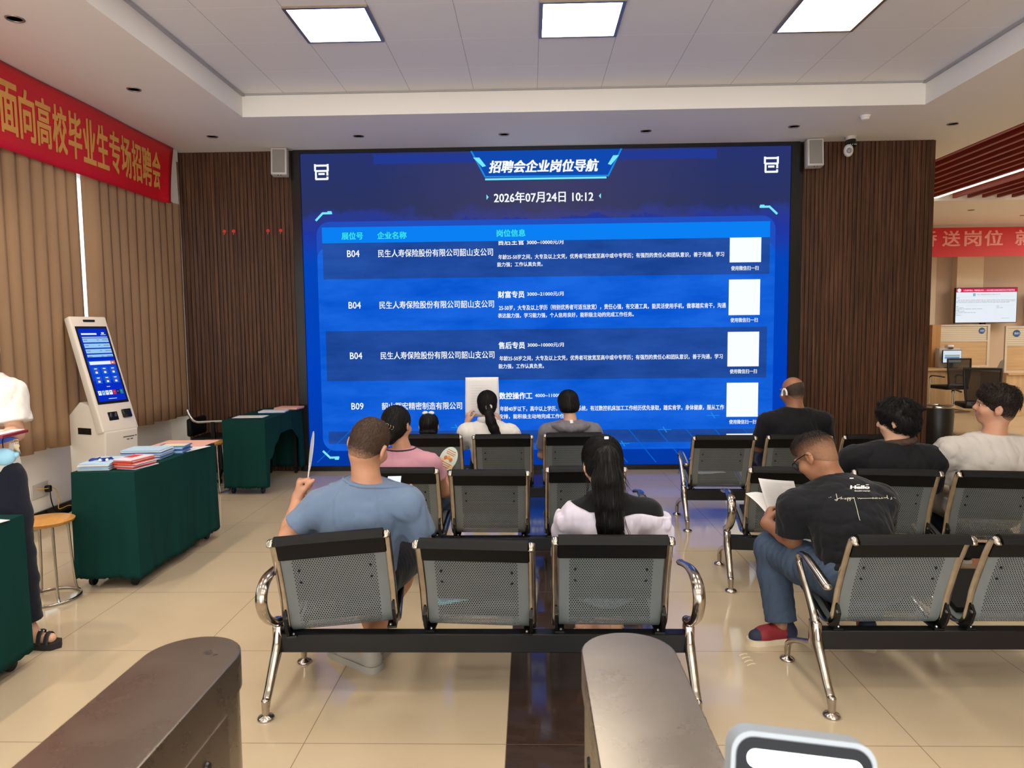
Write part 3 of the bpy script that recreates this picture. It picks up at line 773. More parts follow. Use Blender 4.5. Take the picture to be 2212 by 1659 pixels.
def blind(ys, label, lean0=0.0, name='vertical_blind'):
    t = thing(name, label, 'blind', (XL, ys[0], 0), 0, 'brown vertical blinds on the left windows')
    g = G()
    for i, y in enumerate(ys):
        y -= ys[0]; w = 0.16; zb = 0.685+0.012*math.sin(i*2.3)
        ln = lean0 if (i == 0) else 0.0
        def fn(u, v, y=y, zb=zb, ln=ln, i=i):
            z = zb+v*(3.55-zb); s = u-0.5
            x = -0.03+0.075*u+0.022*math.sin(PI*u)+0.006*math.sin(3*v+i)
            return (x, y+w*u+ln*(v-0.55)**2*1.0*(1-u), z)
        g.sheet(fn, 6, 16)
    link('slats', g, blind_m, t, 180, solid=0.0016)
    g = G(); g.box((-0.04, 0, 3.56), (0.03, ys[-1]-ys[0]+0.16, 3.60)); link('headrail', g, spk_w, t)
    return t
ysA = [6.00-0.147*i for i in range(16)][::-1]
blind(ysA, 'brown vertical blind left of the bright gap, behind the person in white')
ysB = [6.315+0.1495*i for i in range(11)]
blind(ysB, 'brown vertical blind right of the bright gap, behind the white kiosk', 0.0)

ban_red = NG('banner_red')
def _bn():
    k = ban_red; tc = k.n('ShaderNodeTexCoord'); n = k.noise(tc.outputs['Object'], 2.0, 3)
    k.l(k.mix(n, lin((204, 18, 36)), lin((222, 26, 42))), k.b.inputs['Base Color']); k.b.inputs['Roughness'].default_value = 0.42
    return k.m
ban_red = _bn()
gold = mat('banner_gold', (226, 166, 80), 0.5)
bt = thing('banner', 'long red banner with gold lettering hung over the brown window blinds', 'banner', (-3.93, 5.0, ZS))
g = G()
def bfn(u, v):
    y = -2.2+u*(7.83+2.2-5.0); yy = y+5.0
    zb = 3.015+0.02*(yy-5)/2.7
    z = zb+v*(3.668-zb)
    # the free lower corner sags and folds
    fold = max(0, (yy-7.45)/0.41)*(1-v)
    return (0.006*math.sin(yy*4+v)+0.05*fold*fold, y-0.20*fold, z-ZS+0.0)
g.sheet(bfn, 60, 10); link('cloth', g, ban_red, bt, 180, solid=0.002)
g = G()
chars = '面向高校毕业生专场招聘会'
for i, ch in enumerate(chars):
    ya = 5.262+i*0.1925; yb = ya+0.178
    zt = 3.540+0.006*i/11; zb = 3.135+0.012*i/11
    co, fs = text2d(ch)
    def pl(x, y):
        u = (x-5.0+2.2)/(7.83+2.2-5.0); zb_ = 3.015+0.02*(x-5)/2.7; v = (y-zb_)/(3.668-zb_)
        p = bfn(u, v); return (p[0]+0.004, p[1], p[2])
    if ch in '面': ya -= 0.02
    textfit(g, ch, ya, yb, zb, zt, pl, 0, 0.028, lay=(0.0006, 0, 0))
link('lettering', g, gold, bt, None)

# red banner across the far hall
bt = thing('banner', 'red banner with pale pink lettering hung across the hall above the television', 'banner', (9.2, 14.6, 0))
g = G(); g.box((-2.2, 0, 3.015), (2.4, 0.004, 3.60)); link('cloth', g, mat('hall_banner_red', (200, 18, 28), 0.5), bt)
g = G()
HB = (('桥', 7.84, 8.28), ('送', 8.39, 8.75), ('岗', 8.83, 9.17), ('位', 9.23, 9.60), ('就', 9.84, 10.24))
for k_, (ch, x0, x1) in enumerate(HB):
    if k_ == 4: link('lettering', g, mat('pink_letters', (232, 150, 138), 0.5), bt, None); g = G()
    textfit(g, ch, x0-9.2, x1-9.2, 3.22, 3.54, lambda x, y: (x, -.003, y), 0, 0.02, lay=(0, -.0006, 0))
link('lettering', g, mat('pink_letters', (232, 150, 138), 0.5), bt, None)

# ================================================================== KIOSK
KA = math.radians(69)      # turned away from the left wall, towards the aisle
kz = thing('self_service_kiosk', 'tall white self-service kiosk with a slanted blue touch screen, before the brown blinds', 'kiosk', (-3.718, 5.947, 0), KA)
kw = mat('kiosk_white', (222, 212, 198), 0.35); kblk = mat('kiosk_black', (14, 14, 16), 0.2)
# local: x right of the face, -y is the way it faces; side outline in (y, z)
def ext(g, out, x0, x1, mi=0, bev=0.0):
    bm = bmesh.new(); vs = [bm.verts.new((x0, a, b)) for a, b in out]; f = bm.faces.new(vs)
    r = bmesh.ops.extrude_face_region(bm, geom=[f]); bmesh.ops.translate(bm, verts=[v for v in r['geom'] if isinstance(v, bmesh.types.BMVert)], vec=(x1-x0, 0, 0))
    bmesh.ops.recalc_face_normals(bm, faces=bm.faces)
    if bev: bmesh.ops.bevel(bm, geom=list(bm.edges), offset=bev, segments=3, profile=0.5, affect='EDGES')
    g.bm(bm, mi)
g = G(); ext(g, [(-.235, .80), (-.20, 0.0), (.20, 0.0), (.215, .92), (.06, 1.05), (-.06, 1.02)], -.158, .158, bev=.012); link('pedestal', g, kw, kz, 40)
# slanted head slab: bottom front at (-.235,.80), leaning back to the top
g = G(); d = Vector((0, .345, .975)).normalized()
b0 = Vector((0, -.235, .80)); L = 1.04; nrm = Vector((0, -d.z, d.y))
out = [(b0.y, b0.z), (b0.y+d.y*L, b0.z+d.z*L), (b0.y+d.y*L-nrm.y*.07, b0.z+d.z*L-nrm.z*.07), (b0.y-nrm.y*.07+.02, b0.z-nrm.z*.07)]
ext(g, out, -.172, .172, bev=.016); link('head', g, kw, kz, 40)
def KP(x, s, o=.002): p = b0+d*s+nrm*o; return (x, p.y, p.z)
def kq(g, x0, s0, x1, s1, mi, o): g.quad(KP(x0, s0, o), KP(x1, s0, o), KP(x1, s1, o), KP(x0, s1, o), mi)
g = G()
sx, s0, s1 = .145, .245, .945
g.poly([KP(-sx, s0, 0), KP(sx, s0, 0), KP(sx, s1, 0), KP(-sx, s1, 0)], nrm*.003); link('screen_bezel', g, kblk, kz)
cols = [glow('kiosk_blue', (6, 44, 196)), glow('kiosk_light', (150, 200, 240)), glow('kiosk_white_glow', (235, 245, 250)), glow('kiosk_orange', (224, 108, 42)), glow('kiosk_tile', (24, 92, 206)), glow('kiosk_red', (200, 40, 60)),
        glow('kiosk_navy', (30, 34, 84)), glow('kiosk_teal', (20, 130, 130)), glow('kiosk_grey', (110, 130, 150)), glow('kiosk_mid', (16, 66, 214))]
g = G(); X0, X1, B0, B1 = -.128, .128, .268, .925; H = B1-B0
def K(x0, a, x1, b, mi, o=.0042): kq(g, X0+(X1-X0)*x0, B1-H*b, X0+(X1-X0)*x1, B1-H*a, mi, o)
K(0, 0, 1, 1, 0, .0036); K(0, .44, 1, .72, 9, .0039)
K(.07, .065, .62, .088, 2); K(.80, .055, .90, .075, 2); K(.76, .085, .95, .092, 2)
for i in range(4): K(.06, .135+.075*i, .99, .135+.075*i+(.058 if i < 3 else .035), 1); K(.09, .157+.075*i, .22, .167+.075*i, 8, .0046); K(.56, .157+.075*i, .64, .165+.075*i, 8, .0046); K(.76, .157+.075*i, .97, .166+.075*i, 8, .0046)
K(.06, .117, .98, .124, 2); K(.06, .455, .82, .50, 2); K(.82, .455, .99, .50, 3); K(.86, .47, .93, .485, 2, .0046)
for r in range(2):
    for c in range(3):
        x = .10+.31*c; y = .535+.125*r
        K(x, y, x+.22, y+.10, 4); K(x+.06, y+.015, x+.16, y+.027, 2, .0046); K(x+.09, y+.042, x+.14, y+.062, 5, .0046); K(x+.07, y+.06, x+.15, y+.085, 2, .0047)
K(.42, .80, .54, .808, 2)
for i, m in enumerate((2, 1, 2, 2, 5, 6, 7)): K(.05+.134*i, .855, .05+.134*i+.11, .915, m); K(.075+.134*i, .872, .075+.134*i+.05, .885, 8 if m != 5 else 3, .0046)
K(.36, .965, .66, .972, 2)
link('screen_picture', g, cols, kz, None)
g = G(); g.box((-.055, -.004, -.012), (.055, .004, .012), M=Matrix.Translation(KP(0, L-.045, 0)) @ Matrix.Rotation(math.atan2(-d.y, d.z), 4, 'X').inverted() if False else Matrix.Translation(KP(0, L-.045, 0)), bev=.003, seg=1); link('camera_slot', g, kblk, kz)
rx = Matrix.Rotation(-math.atan2(d.y, d.z), 4, 'X')
g = G(); g.box((-.06, -.006, -.05), (.06, .004, .05), M=Matrix.Translation(KP(-.040, .135, 0)) @ rx @ Matrix.Scale(.75, 4), bev=.004, seg=1)
g.ball(KP(-.063, .135, .004), (.012, .004, .03), 10, 1); g.ball(KP(-.017, .135, .004), (.012, .004, .03), 10, 1); link('card_reader', g, [kblk, mat('reader_grey', (66, 66, 66), 0.4)], kz)
g = G(); g.box((-.05, -.022, -.045), (.05, .004, .045), M=Matrix.Translation(KP(.088, .145, 0)) @ rx @ Matrix.Scale(.85, 4), bev=.01); link('printer_slot', g, kblk, kz)
g = G(); g.box((-.161, -.07, .775), (-.156, .09, .83)); link('side_vent', g, kblk, kz)
g = G()
for xa, xb, z in ((.01, .12, .735), (.125, .142, .737), (.045, .07, .712), (.08, .105, .712)):
    yq = lambda z: -.235+.035*(.80-z)/.80-.0015
    g.quad((xa, yq(z), z), (xb, yq(z), z), (xb, yq(z+.01), z+.01), (xa, yq(z+.01), z+.01))
link('printed_note', g, mat('note_grey', (96, 92, 90), 0.6), kz)

# ================================================================== TABLES
def cloth_mat(name, a, b):
    k = NG(name); tc = k.n('ShaderNodeTexCoord'); n = k.noise(tc.outputs['Object'], 2.5, 5)
    k.l(k.mix(n, lin(a), lin(b)), k.b.inputs['Base Color']); k.b.inputs['Roughness'].default_value = 0.9; k.b.inputs['Specular IOR Level'].default_value = 0.08
    n2 = k.noise(tc.outputs['Object'], 420, 2); bp = k.n('ShaderNodeBump'); bp.inputs['Strength'].default_value = 0.15; bp.inputs['Distance'].default_value = .002
    k.l(n2, bp.inputs['Height']); k.l(bp.outputs[0], k.b.inputs['Normal'])
    return k.m
green = cloth_mat('green_cloth', (14, 50, 46), (19, 60, 55))
def table(x0, y0, x1, y1, tlabel, clabel, arch=False, seed=1):
    """Folding table on castors and the green cloth draped over it; the +x side faces the room."""
    cx, cy = (x0+x1)/2, (y0+y1)/2; wx, wy = (x1-x0)/2, (y1-y0)/2
    t = thing('folding_table', tlabel, 'table', (cx, cy, 0), 0, 'folding tables under green cloths')
    g = G(); g.box((-wx+.02, -wy+.02, .705), (wx-.02, wy-.02, .735), bev=.004, seg=1); link('tabletop', g, mat('table_board', (60, 40, 30), 0.5), t)
    for sy in (-1, 1):
        for sx in (-1, 1):
            g = G(); px, py = sx*(wx-.06), sy*(wy-.06)
            g.box((px-.018, py-.018, .09), (px+.018, py+.018, .705)); l = link('leg', g, steel_black, t)
            g = G(); g.lathe([(.0, -.012), (.034, -.012), (.036, 0), (.034, .012), (.0, .012)], 16, M=Matrix.Translation((px, py, .036)) @ Matrix.Rotation(PI/2, 4, 'Y'))
            g.box((px-.018, py-.012, .06), (px+.018, py+.012, .095)); link('castor', g, steel_black, l)
    g = G(); g.box((-wx+.05, -wy+.06, .20), (-wx+.062, wy-.06, .68)); link('modesty_panel', g, mat('dark_board', (22, 20, 22), 0.6), t)
    # cloth: one sheet going round the edge (perimeter parameter) and down
    rnd = random.Random(seed); ph = [rnd.uniform(0, 6.28) for _ in range(8)]
    g = G(); R = .03; per = []
    n = 140
    pts = []
    def edge(a, b, m):
        for i in range(m): pts.append((a[0]+(b[0]-a[0])*i/m, a[1]+(b[1]-a[1])*i/m))
    edge((-wx, -wy), (wx, -wy), 26); edge((wx, -wy), (wx, wy), 52); edge((wx, wy), (-wx, wy), 26); edge((-wx, wy), (-wx, -wy), 52)
    N = len(pts); rows = 22; vs = []
    for j in range(rows+1):
        v = j/rows
        for i, (a, b) in enumerate(pts):
            nx = (1 if a >= wx-1e-6 else (-1 if a <= -wx+1e-6 else 0)); ny = (1 if b >= wy-1e-6 else (-1 if b <= -wy+1e-6 else 0))
            s = i/N*2*PI
            bot = .062+.012*abs(math.sin(i*1.35))
            if arch and nx > 0 and -.86*wy < b < .80*wy: 
                q = (b/wy+.03)/.83; bot = .30+.24*(1-abs(q)**2.6)+.05*(q+1)/2
                bot = max(bot, .33)
            z = .752-(.752-bot)*v
            w = v*(.010+.008*math.sin(s*7+ph[0])+.004*math.sin(s*17+ph[1])+.003*math.sin(s*29+2*v+ph[2])+.006*max(0, math.sin(s*11+3*v+ph[3]))**6)
            vs.append((a+nx*(w+.004), b+ny*(w+.004), z))
    fs = [(j*N+i, (j+1)*N+i, (j+1)*N+(i+1) % N, j*N+(i+1) % N) for j in range(rows) for i in range(N)]
    if arch:
        gap = [i for i, (a, b) in enumerate(pts) if a >= wx-1e-6 and -.86*wy < b < .80*wy]
    o = g.add(vs, fs); top = len(g.v); k = 6
    g.add([(0, 0, .7535)], []); g.f += [(top, i, (i+1) % N) for i in range(N)]; g.m += [0]*N
    c = link('tablecloth', g, green, None, 50, loc=(cx, cy, 0)); tag(c, clabel, 'tablecloth', 'dark green tablecloths')
    md = c.modifiers.new('thickness', 'SOLIDIFY'); md.thickness = .002; md.offset = 1
    return t
table(-2.90, 4.30, -2.505, 5.42, 'folding table with brochure stacks, in front of the white kiosk', 'dark green cloth over the table carrying the brochure stacks', seed=2)
table(-3.07, 6.86, -2.65, 7.985, 'folding table set against the left timber panel, beside the blue screen', 'dark green cloth with an arched opening, on the table by the blue screen', True, 5)
table(-2.90, 2.10, -2.465, 3.27, 'folding table cut off by the left picture edge, before the person in white', 'dark green cloth on the table cut off by the left picture edge', seed=9)

# printed matter
def paper_mat(name, rgb, r=.55): return mat(name, rgb, r)
pw = paper_mat('paper_white', (232, 232, 236)); pb = paper_mat('paper_pale_blue', (176, 208, 232)); pdb = paper_mat('paper_blue', (72, 112, 176)); por = paper_mat('paper_orange', (222, 92, 48)); prd = paper_mat('paper_red', (216, 44, 40)); ppk = paper_mat('paper_pink', (232, 176, 160)); pgr = paper_mat('paper_green', (150, 180, 60)); pcr = paper_mat('paper_cream', (230, 218, 170)); pln = paper_mat('paper_lavender', (222, 214, 228)); pgy = paper_mat('print_grey', (120, 124, 130))
def stack(name, x, y, z, w, l, rot, cols, n, label, th=.008, group='brochure stacks on the green table', jig=.008, seed=0, cover=None):
    """n leaflets of w x l, each drawn as a leaf of the pile; the pile reads as one bundle of sheets."""
    rnd = random.Random(seed); t = thing(name, label, 'brochures', (x, y, z), rot, group)
    for i in range(n):
        g = G(); a, b = rnd.uniform(-jig, jig), rnd.uniform(-jig, jig); r = rnd.uniform(-.03, .03)
        M = Matrix.Translation((a, b, i*th)) @ Matrix.Rotation(r, 4, 'Z')
        g.box((-w/2, -l/2, 0), (w/2, l/2, th*.86), i % len(cols), M=M)
        if i == n-1 and cover: 
            for x0, y0, x1, y1, mi in cover: g.box((x0*w/2, y0*l/2, th*.86), (x1*w/2, y1*l/2, th*.86+.0004), mi, M=M)
        link('brochure', g, cols if not cover or i < n-1 else cols+[prd, pdb, pcr], t, None)
    return t
ZC = .7545
stack('brochure_stack', -2.80, 4.47, ZC, .19, .275, .12, [pw, pb, pb, pw], 6, 'stack of pale blue brochures with a blue lanyard on it, on the near green table', seed=1)
stack('brochure_stack', -2.59, 4.47, ZC, .14, .21, -.18, [pln, por, prd, pln, por], 11, 'stack of orange and red leaflets at the near corner of the green table', .006, jig=.012, seed=2, cover=[(-.9, -.2, .1, .8, 2+3)])
stack('brochure_stack', -2.70, 4.82, ZC, .27, .20, .06, [pb, pdb, pw, pb], 8, 'stack of light blue folders in the middle of the near green table', .008, seed=3)
stack('brochure_stack', -2.62, 5.02, ZC, .20, .15, .1, [pdb, pb, pdb], 6, 'stack of darker blue booklets behind the light blue folders', .009, seed=4, cover=[(-.8, -.8, .9, .8, 3+2)])
stack('leaflet', -2.60, 5.16, ZC, .22, .26, -.25, [pgr, pw], 2, 'white and green leaflets just before the pink sheet on the near green table', .002, seed=5)
t = thing('paper_sheet', 'large pink sheet lying over the far end of the near green table', 'paper', (-2.72, 5.36, ZC+.004))
g = G(); g.box((-.21, -.12, 0), (.21, .19, .0015)); g.box((-.13, -.03, .0015), (-.02, -.015, .0018), 1); link('sheet', g, [ppk, pgy], t, None)
# lanyard on the pale blue stack
t = thing('lanyard', 'blue lanyard coiled on the pale blue brochures', 'lanyard', (-2.80, 4.46, ZC+.049))
g = G(); path = [(-.075+.03*math.cos(a*.9)+.012*a, .05*math.sin(a*1.3)+.01*math.cos(a*2), .004+.003*math.sin(a*3)) for a in [i*.35 for i in range(40)]]
g.tube(path, [(.008, .0022)]*len(path), 6, side=(0, 0, 1)) if False else g.tube(path, .005, 6)
link('strap', g, mat('lanyard_blue', (22, 44, 150), .6), t, 60)
g = G(); g.ball((.06, -.05, .008), .01, 10); g.ball((.02, -.06, .008), .01, 10); link('clip', g, pw, t)
stack('leaflet', -2.89, 7.12, ZC, .30, .20, .05, [pb, pw], 2, 'white and pale blue leaflet on the near end of the table by the screen', .003, 'leaflets on the table by the screen', seed=6, cover=[(-.5, -.3, .6, .2, 2+2)])
stack('leaflet', -2.80, 7.55, ZC, .28, .20, .1, [pdb, pw, pw], 3, 'navy and white leaflets in the middle of the table by the screen', .006, 'leaflets on the table by the screen', seed=7)
stack('leaflet', -2.74, 7.84, ZC, .27, .20, -.08, [por, ppk, ppk], 3, 'pile of orange pink leaflets at the far end of the table by the screen', .009, 'leaflets on the table by the screen', seed=8)
stack('leaflet', -2.60, 3.03, ZC, .24, .34, -.2, [ppk, pw], 2, 'pink and white leaflets with a red mark on the table at the left picture edge', .002, 'leaflets on the left table', seed=9, cover=[(-.5, .1, .7, .25, 2), (-.5, -.6, .7, .0, 4)])

# ================================================================== STOOLS, CHAIR BEHIND THE TABLE
stw = mat('stool_wood', (206, 148, 76), .35, noise=(5, .12, (8, 1, 1)), coat=.3); stc = mat('stool_chrome', (190, 186, 178), .2, 1.0)
def stool(x, y, z, label):
    t = thing('stool', label, 'stool', (x, y, 0), 0.4, 'round wooden stools behind the green tables')
    g = G(); g.lathe([(.0, z-.03), (.135, z-.03), (.155, z-.018), (.158, z-.006), (.145, z), (.0, z+.002)], 32); link('seat', g, stw, t, 50)
    for k in range(4):
        a = k*PI/2+.5
        g = G(); g.tube(spline([(.12*math.cos(a), .12*math.sin(a), z-.03), (.13*math.cos(a), .13*math.sin(a), z*.5), (.145*math.cos(a), .145*math.sin(a), .05), (.165*math.cos(a), .165*math.sin(a), .012)], 5), .008, 8); link('leg', g, stc, t, 60)
    g = G(); g.tube([(.165*math.cos(i*PI/16), .165*math.sin(i*PI/16), .009) for i in range(32)], .008, 8, closed=True); link('foot_ring', g, stc, t, 60)
    return t
stool(-2.97, 4.13, .50, 'round wooden stool between the left green tables, near the wall socket')
stool(-3.27, 7.02, .52, 'round wooden stool between the two green tables, under the chrome armrest')
t = thing('office_chair', 'black office chair with a chrome armrest, behind the green table at the timber panel', 'chair', (-3.46, 7.62, 0), .0)
g = G(); g.tube(spline([(-.24, -.20, .80), (-.215, -.205, .74), (-.15, -.21, .672), (.0, -.21, .672), (.30, -.21, .68)], 6), .016, 12)
link('armrest', g, stc, t, 60)
g = G(); g.box((-.22, -.19, .42), (.26, .19, .50), bev=.03); link('seat', g, pad_black, t, 50)
g = G(); g.box((-.27, -.19, .50), (-.21, .19, .70), bev=.025); link('backrest', g, pad_black, t, 50)
g = G(); g.box((.02, -.225, .44), (.06, -.20, .67)); g.box((.02, .20, .44), (.06, .225, .67)); link('arm_post', g, steel_black, t)
g = G(); g.tube([(0.02, 0, .10), (0.02, 0, .42)], .03, 12); link('column', g, steel_black, t)
g = G()
for k in range(5):
    a = k*2*PI/5; g.tube([(0.02, 0, .10), (.02+.25*math.cos(a), .25*math.sin(a), .07)], .018, 8); g.ball((.02+.25*math.cos(a), .25*math.sin(a), .03), .03, 10)
link('wheel_base', g, steel_black, t)

# ================================================================== SOCKET, PLUG, EXTENSION LEAD
t = thing('wall_socket', 'white double wall socket plate low on the wall left of the near green table', 'socket', (-4.2, 5.78, .30))
g = G(); g.box((.0, -.09, -.065), (.012, .11, .065), bev=.004, seg=1); link('plate', g, spk_w, t)
t = thing('power_plug', 'black power plug and cord in the white wall socket', 'plug', (-4.188, 5.85, .30))
g = G(); g.box((0, -.02, -.03), (.05, .02, .03), bev=.012); link('plug_body', g, steel_black, t)
g = G(); g.tube(spline([(.04, 0, -.02), (.045, .0, -.10), (.05, .03, -.19), (.07, .10, -.285)], 6), .005, 8); link('cord', g, steel_black, t)
t = thing('network_cable', 'yellow network cable looping from the wall socket down to the skirting', 'cable', (-4.188, 5.74, .32))
g = G(); g.tube(spline([(0, 0, 0), (.03, .06, -.01), (.05, .16, -.03), (.05, .20, -.14), (.06, .18, -.215), (.07, .30, -.215), (.10, .36, -.25), (.12, .28, -.31), (.11, .24, -.305), (.08, .36, -.235), (.07, .44, -.24), (.10, .46, -.29), (.14, .44, -.314)], 6), .0035, 8); link('cord', g, mat('cable_yellow', (226, 176, 60), .45), t, 60)
t = thing('power_strip', 'white power strip on the floor behind the near green table', 'power strip', (-4.10, 6.16, 0))
g = G(); g.box((-.03, -.12, 0), (.03, .12, .04), bev=.008); link('body', g, spk_w, t)
g = G(); g.box((-.012, -.1, .04), (.012, -.07, .043)); link('switch', g, mat('switch_red', (180, 40, 30), .4), t)

# ================================================================== TURNSTILES AND FACE TERMINAL
def brushed():
    k = NG('scuffed_steel'); tc = k.n('ShaderNodeTexCoord')
    n = k.noise(tc.outputs['Object'], 5, 8, 0.68); n3 = k.noise(k.mapping(tc.outputs['Object'], (400, 8, 8)), 1, 3)
    k.l(k.mix(n, lin((150, 140, 128)), lin((182, 172, 158))), k.b.inputs['Base Color']); k.b.inputs['Metallic'].default_value = 1.0
    k.l(k.math('ADD', k.math('MULTIPLY', n, .16), .20), k.b.inputs['Roughness'])
    bp = k.n('ShaderNodeBump'); bp.inputs['Strength'].default_value = .025; bp.inputs['Distance'].default_value = .003
    k.l(k.math('ADD', n3, k.math('MULTIPLY', n, 3)), bp.inputs['Height']); k.l(bp.outputs[0], k.b.inputs['Normal']); return k.m
steel = brushed()
def turnstile(x, yend, w, label):
    t = thing('turnstile', label, 'turnstile', (x, yend, 0), 0, 'stainless steel turnstile cabinets in the foreground')
    r = w/2; L = 1.35; top = .95
    def outline(k): return [((r+k)*math.sin(a), -r+(r+k)*math.cos(a)) for a in [PI/2-PI*i/20 for i in range(21)]][::-1]+[(r+k, -L), (-r-k, -L)]
    o = outline(0)
    g = G(); bm = bmesh.new(); vs = [bm.verts.new((a, b, top-.075)) for a, b in o]; f = bm.faces.new(vs)
    rr_ = bmesh.ops.extrude_face_region(bm, geom=[f]); tv = [v for v in rr_['geom'] if isinstance(v, bmesh.types.BMVert)]; bmesh.ops.translate(bm, verts=tv, vec=(0, 0, .075))
    bmesh.ops.recalc_face_normals(bm, faces=bm.faces)
    bmesh.ops.bevel(bm, geom=[e for e in bm.edges if all(v in tv for v in e.verts)], offset=.002, segments=1, profile=.5, affect='EDGES')
    g.bm(bm); lid = link('lid', g, steel, t, 25)
    g = G(); o2 = outline(-.006)
    g.poly([(a, b, 0) for a, b in o2][::-1], (0, 0, top-.079)); link('cabinet', g, steel, t, 30)
    for sx in (-1, 1):
        g = G(); g.box((sx*(r-.006)-.002, -L+.06, .10), (sx*(r-.006)+.002, -r-.045, top-.10)); pn = link('side_panel', g, steel, t)
        g = G(); g.lathe([(.0, .004), (.010, .004), (.012, 0)], 16, M=Matrix.Translation((sx*(r-.004), -r-.14, top-.15)) @ Matrix.Rotation(sx*PI/2, 4, 'Y')); link('lock', g, kblk, pn)
    rnd = random.Random(int(w*1e4)+int(x*10))
    g = G()
    for (a, b, s) in ((.03, -.08, .012), (-.02, -.56, .010), (.05, -.09, .005)):
        bm = bmesh.new(); pts = [(a+s*rnd.uniform(.5, 1.2)*math.cos(q), b+s*rnd.uniform(.4, 1.1)*math.sin(q), top+.0006) for q in [i*PI/5 for i in range(10)]]
        vs = [bm.verts.new(p) for p in pts]; bm.faces.new(vs); g.bm(bm)
    if x < 0: link('scuff_mark', g, mat('scuff', (58, 48, 42), .6), lid, None)
    return t
turnstile(-.712, 1.488, .200, 'stainless steel turnstile cabinet in the lower left foreground')
turnstile(.200, 1.508, .196, 'stainless steel turnstile cabinet in the foreground before the ponytailed girl')
t = thing('face_terminal', 'white access terminal with a bright light bar on the turnstile at the bottom edge', 'terminal', (.260, .66, .95), .0)
dv = Matrix.Translation((.0, 0, .0))
tilt = Matrix.Translation((0, 0, .272)) @ Matrix.Rotation(math.radians(6.0), 4, 'Y') @ Matrix.Rotation(math.radians(-13), 4, 'X') @ Matrix.Rotation(math.radians(-3), 4, 'Z') @ Matrix.Translation((0, 0, -.30))
g = G(); 
def slab(g, hw, z0, z1, y0, y1, r, mi=0, M=None):
    pts = rr(-hw, z0, hw, z1, r); g.poly([(a, y0, b) for a, b in pts][::-1], (0, y1-y0, 0), mi, M)
slab(g, .068, .135, .303, -.012, .012, .020, 0, tilt); link('case', g, mat('terminal_white', (150, 158, 166), .4), t, 40)
g = G(); slab(g, .0635, .140, .298, -.0135, -.012, .017, 0, tilt); link('glass', g, mat('terminal_glass', (12, 14, 20), .35, spec=.15), t, 40)
g = G(); slab(g, .0535, .2715, .2875, -.0150, -.0136, .0078, 0, tilt); link('light_bar', g, glow('bar_glow', (248, 255, 250), 6.0), t, None)
g = G()
for (a, b, c) in ((-.0475, .2625, 0), (-.0475, .2560, 0), (-.0125, .2585, 1)): g.ball((a, -.0138, b), (.0018, .0008, .0022) if c == 0 else (.0024, .0008, .003), 10, c, tilt)
link('indicator', g, [glow('led_pink', (228, 90, 206), 1.3), glow('led_red', (214, 62, 62), 1.0)], t)
g = G(); g.tube([(0, .0, 0.0), (0, .02, .15)], .016, 14); g.lathe([(.04, 0), (.04, .008), (.018, .012)], 20); link('post', g, stc, t)
# ================================================================== HALL BEYOND THE TIMBER WALL
oak = mat('pale_oak', (204, 170, 126), .45, noise=(2.2, .14, (.6, .6, 9))); oak2 = mat('pale_oak_upright', (204, 172, 130), .45, noise=(2.2, .14, (9, 9, .5)))
whitef = mat('partition_frame', (214, 204, 190), .4, .1)
t = thing('television', 'wall television showing a white page under a red heading, in the hall', 'television', (9.95, 15.62, 2.055), math.radians(0))
g = G(); g.box((-.665, -.03, -.385), (.665, .03, .385), bev=.006, seg=1); link('case', g, steel_black, t)
g = G()
def tq(x0, z0, x1, z1, mi, o=.0325): g.quad((x0, -o, z0), (x1, -o, z0), (x1, -o, z1), (x0, -o, z1), mi)
tq(-.65, -.37, .65, .37, 0, .031); tq(-.65, .285, .65, .37, 1, .0318)
g.add([(-.588+.04*math.cos(a), -.0324, .328+.04*math.sin(a)) for a in [i*PI/10 for i in range(20)]], [tuple(range(20))], 0)
tq(-.29, .20, -.235, .262, 3)
TT = lambda s, x0, x1, z0, z1, mi: textfit(g, s, x0, x1, z0, z1, lambda x, z: (x, -.033, z), mi, .012)
TT('七月逐梦韶山，得聚就在未来——2026年韶山市面向高校毕业生专场招聘会', -.50, .60, .308, .342, 0)
TT('中国人寿保险股份有限公司韶山支公司', -.21, .29, .222, .245, 2)
for z, x0, x1 in ((.115, -.62, .63), (.088, -.645, .62), (.062, -.645, .49), (-.075, -.64, -.08), (-.02, -.645, -.59), (.165, -.64, -.58), (-.05, -.645, -.48), (-.102, -.645, -.57), (-.125, -.645, -.46), (-.155, -.64, -.22), (-.18, -.645, -.58), (-.21, -.645, -.52), (-.02, .22, .28), (-.055, .22, .36)):
    x = x0
    rnd = random.Random(int((z+1)*1000))
    while x < x1-.01:
        w = min(rnd.uniform(.03, .13), x1-x); tq(x, z-.004, x+w, z+.004, 2); x += w+.012
tq(-.645, .0, .63, .0025, 4); tq(-.645, .185, .63, .187, 4); tq(.205, -.34, .2065, .0, 4); tq(.33, -.285, .50, -.28, 2)
link('picture', g, [glow('tv_white', (232, 238, 246)), glow('tv_red', (214, 36, 78)), glow('tv_ink', (150, 158, 172)), glow('tv_blue', (130, 180, 210)), glow('tv_rule', (205, 210, 218))], t, None)
g = G(); g.box((-.05, .03, -.42), (.05, .10, .1)); link('wall_bracket', g, steel_black, t)
t = thing('television', 'switched-off wall television cut off by the right picture edge, in the hall', 'television', (11.60, 15.62, 2.0))
g = G(); g.box((-.665, -.03, -.385), (.665, .03, .385), bev=.006, seg=1); link('case', g, steel_black, t)
g = G(); g.box((-.65, -.034, -.37), (.65, -.03, .37)); link('dark_panel', g, kblk, t)

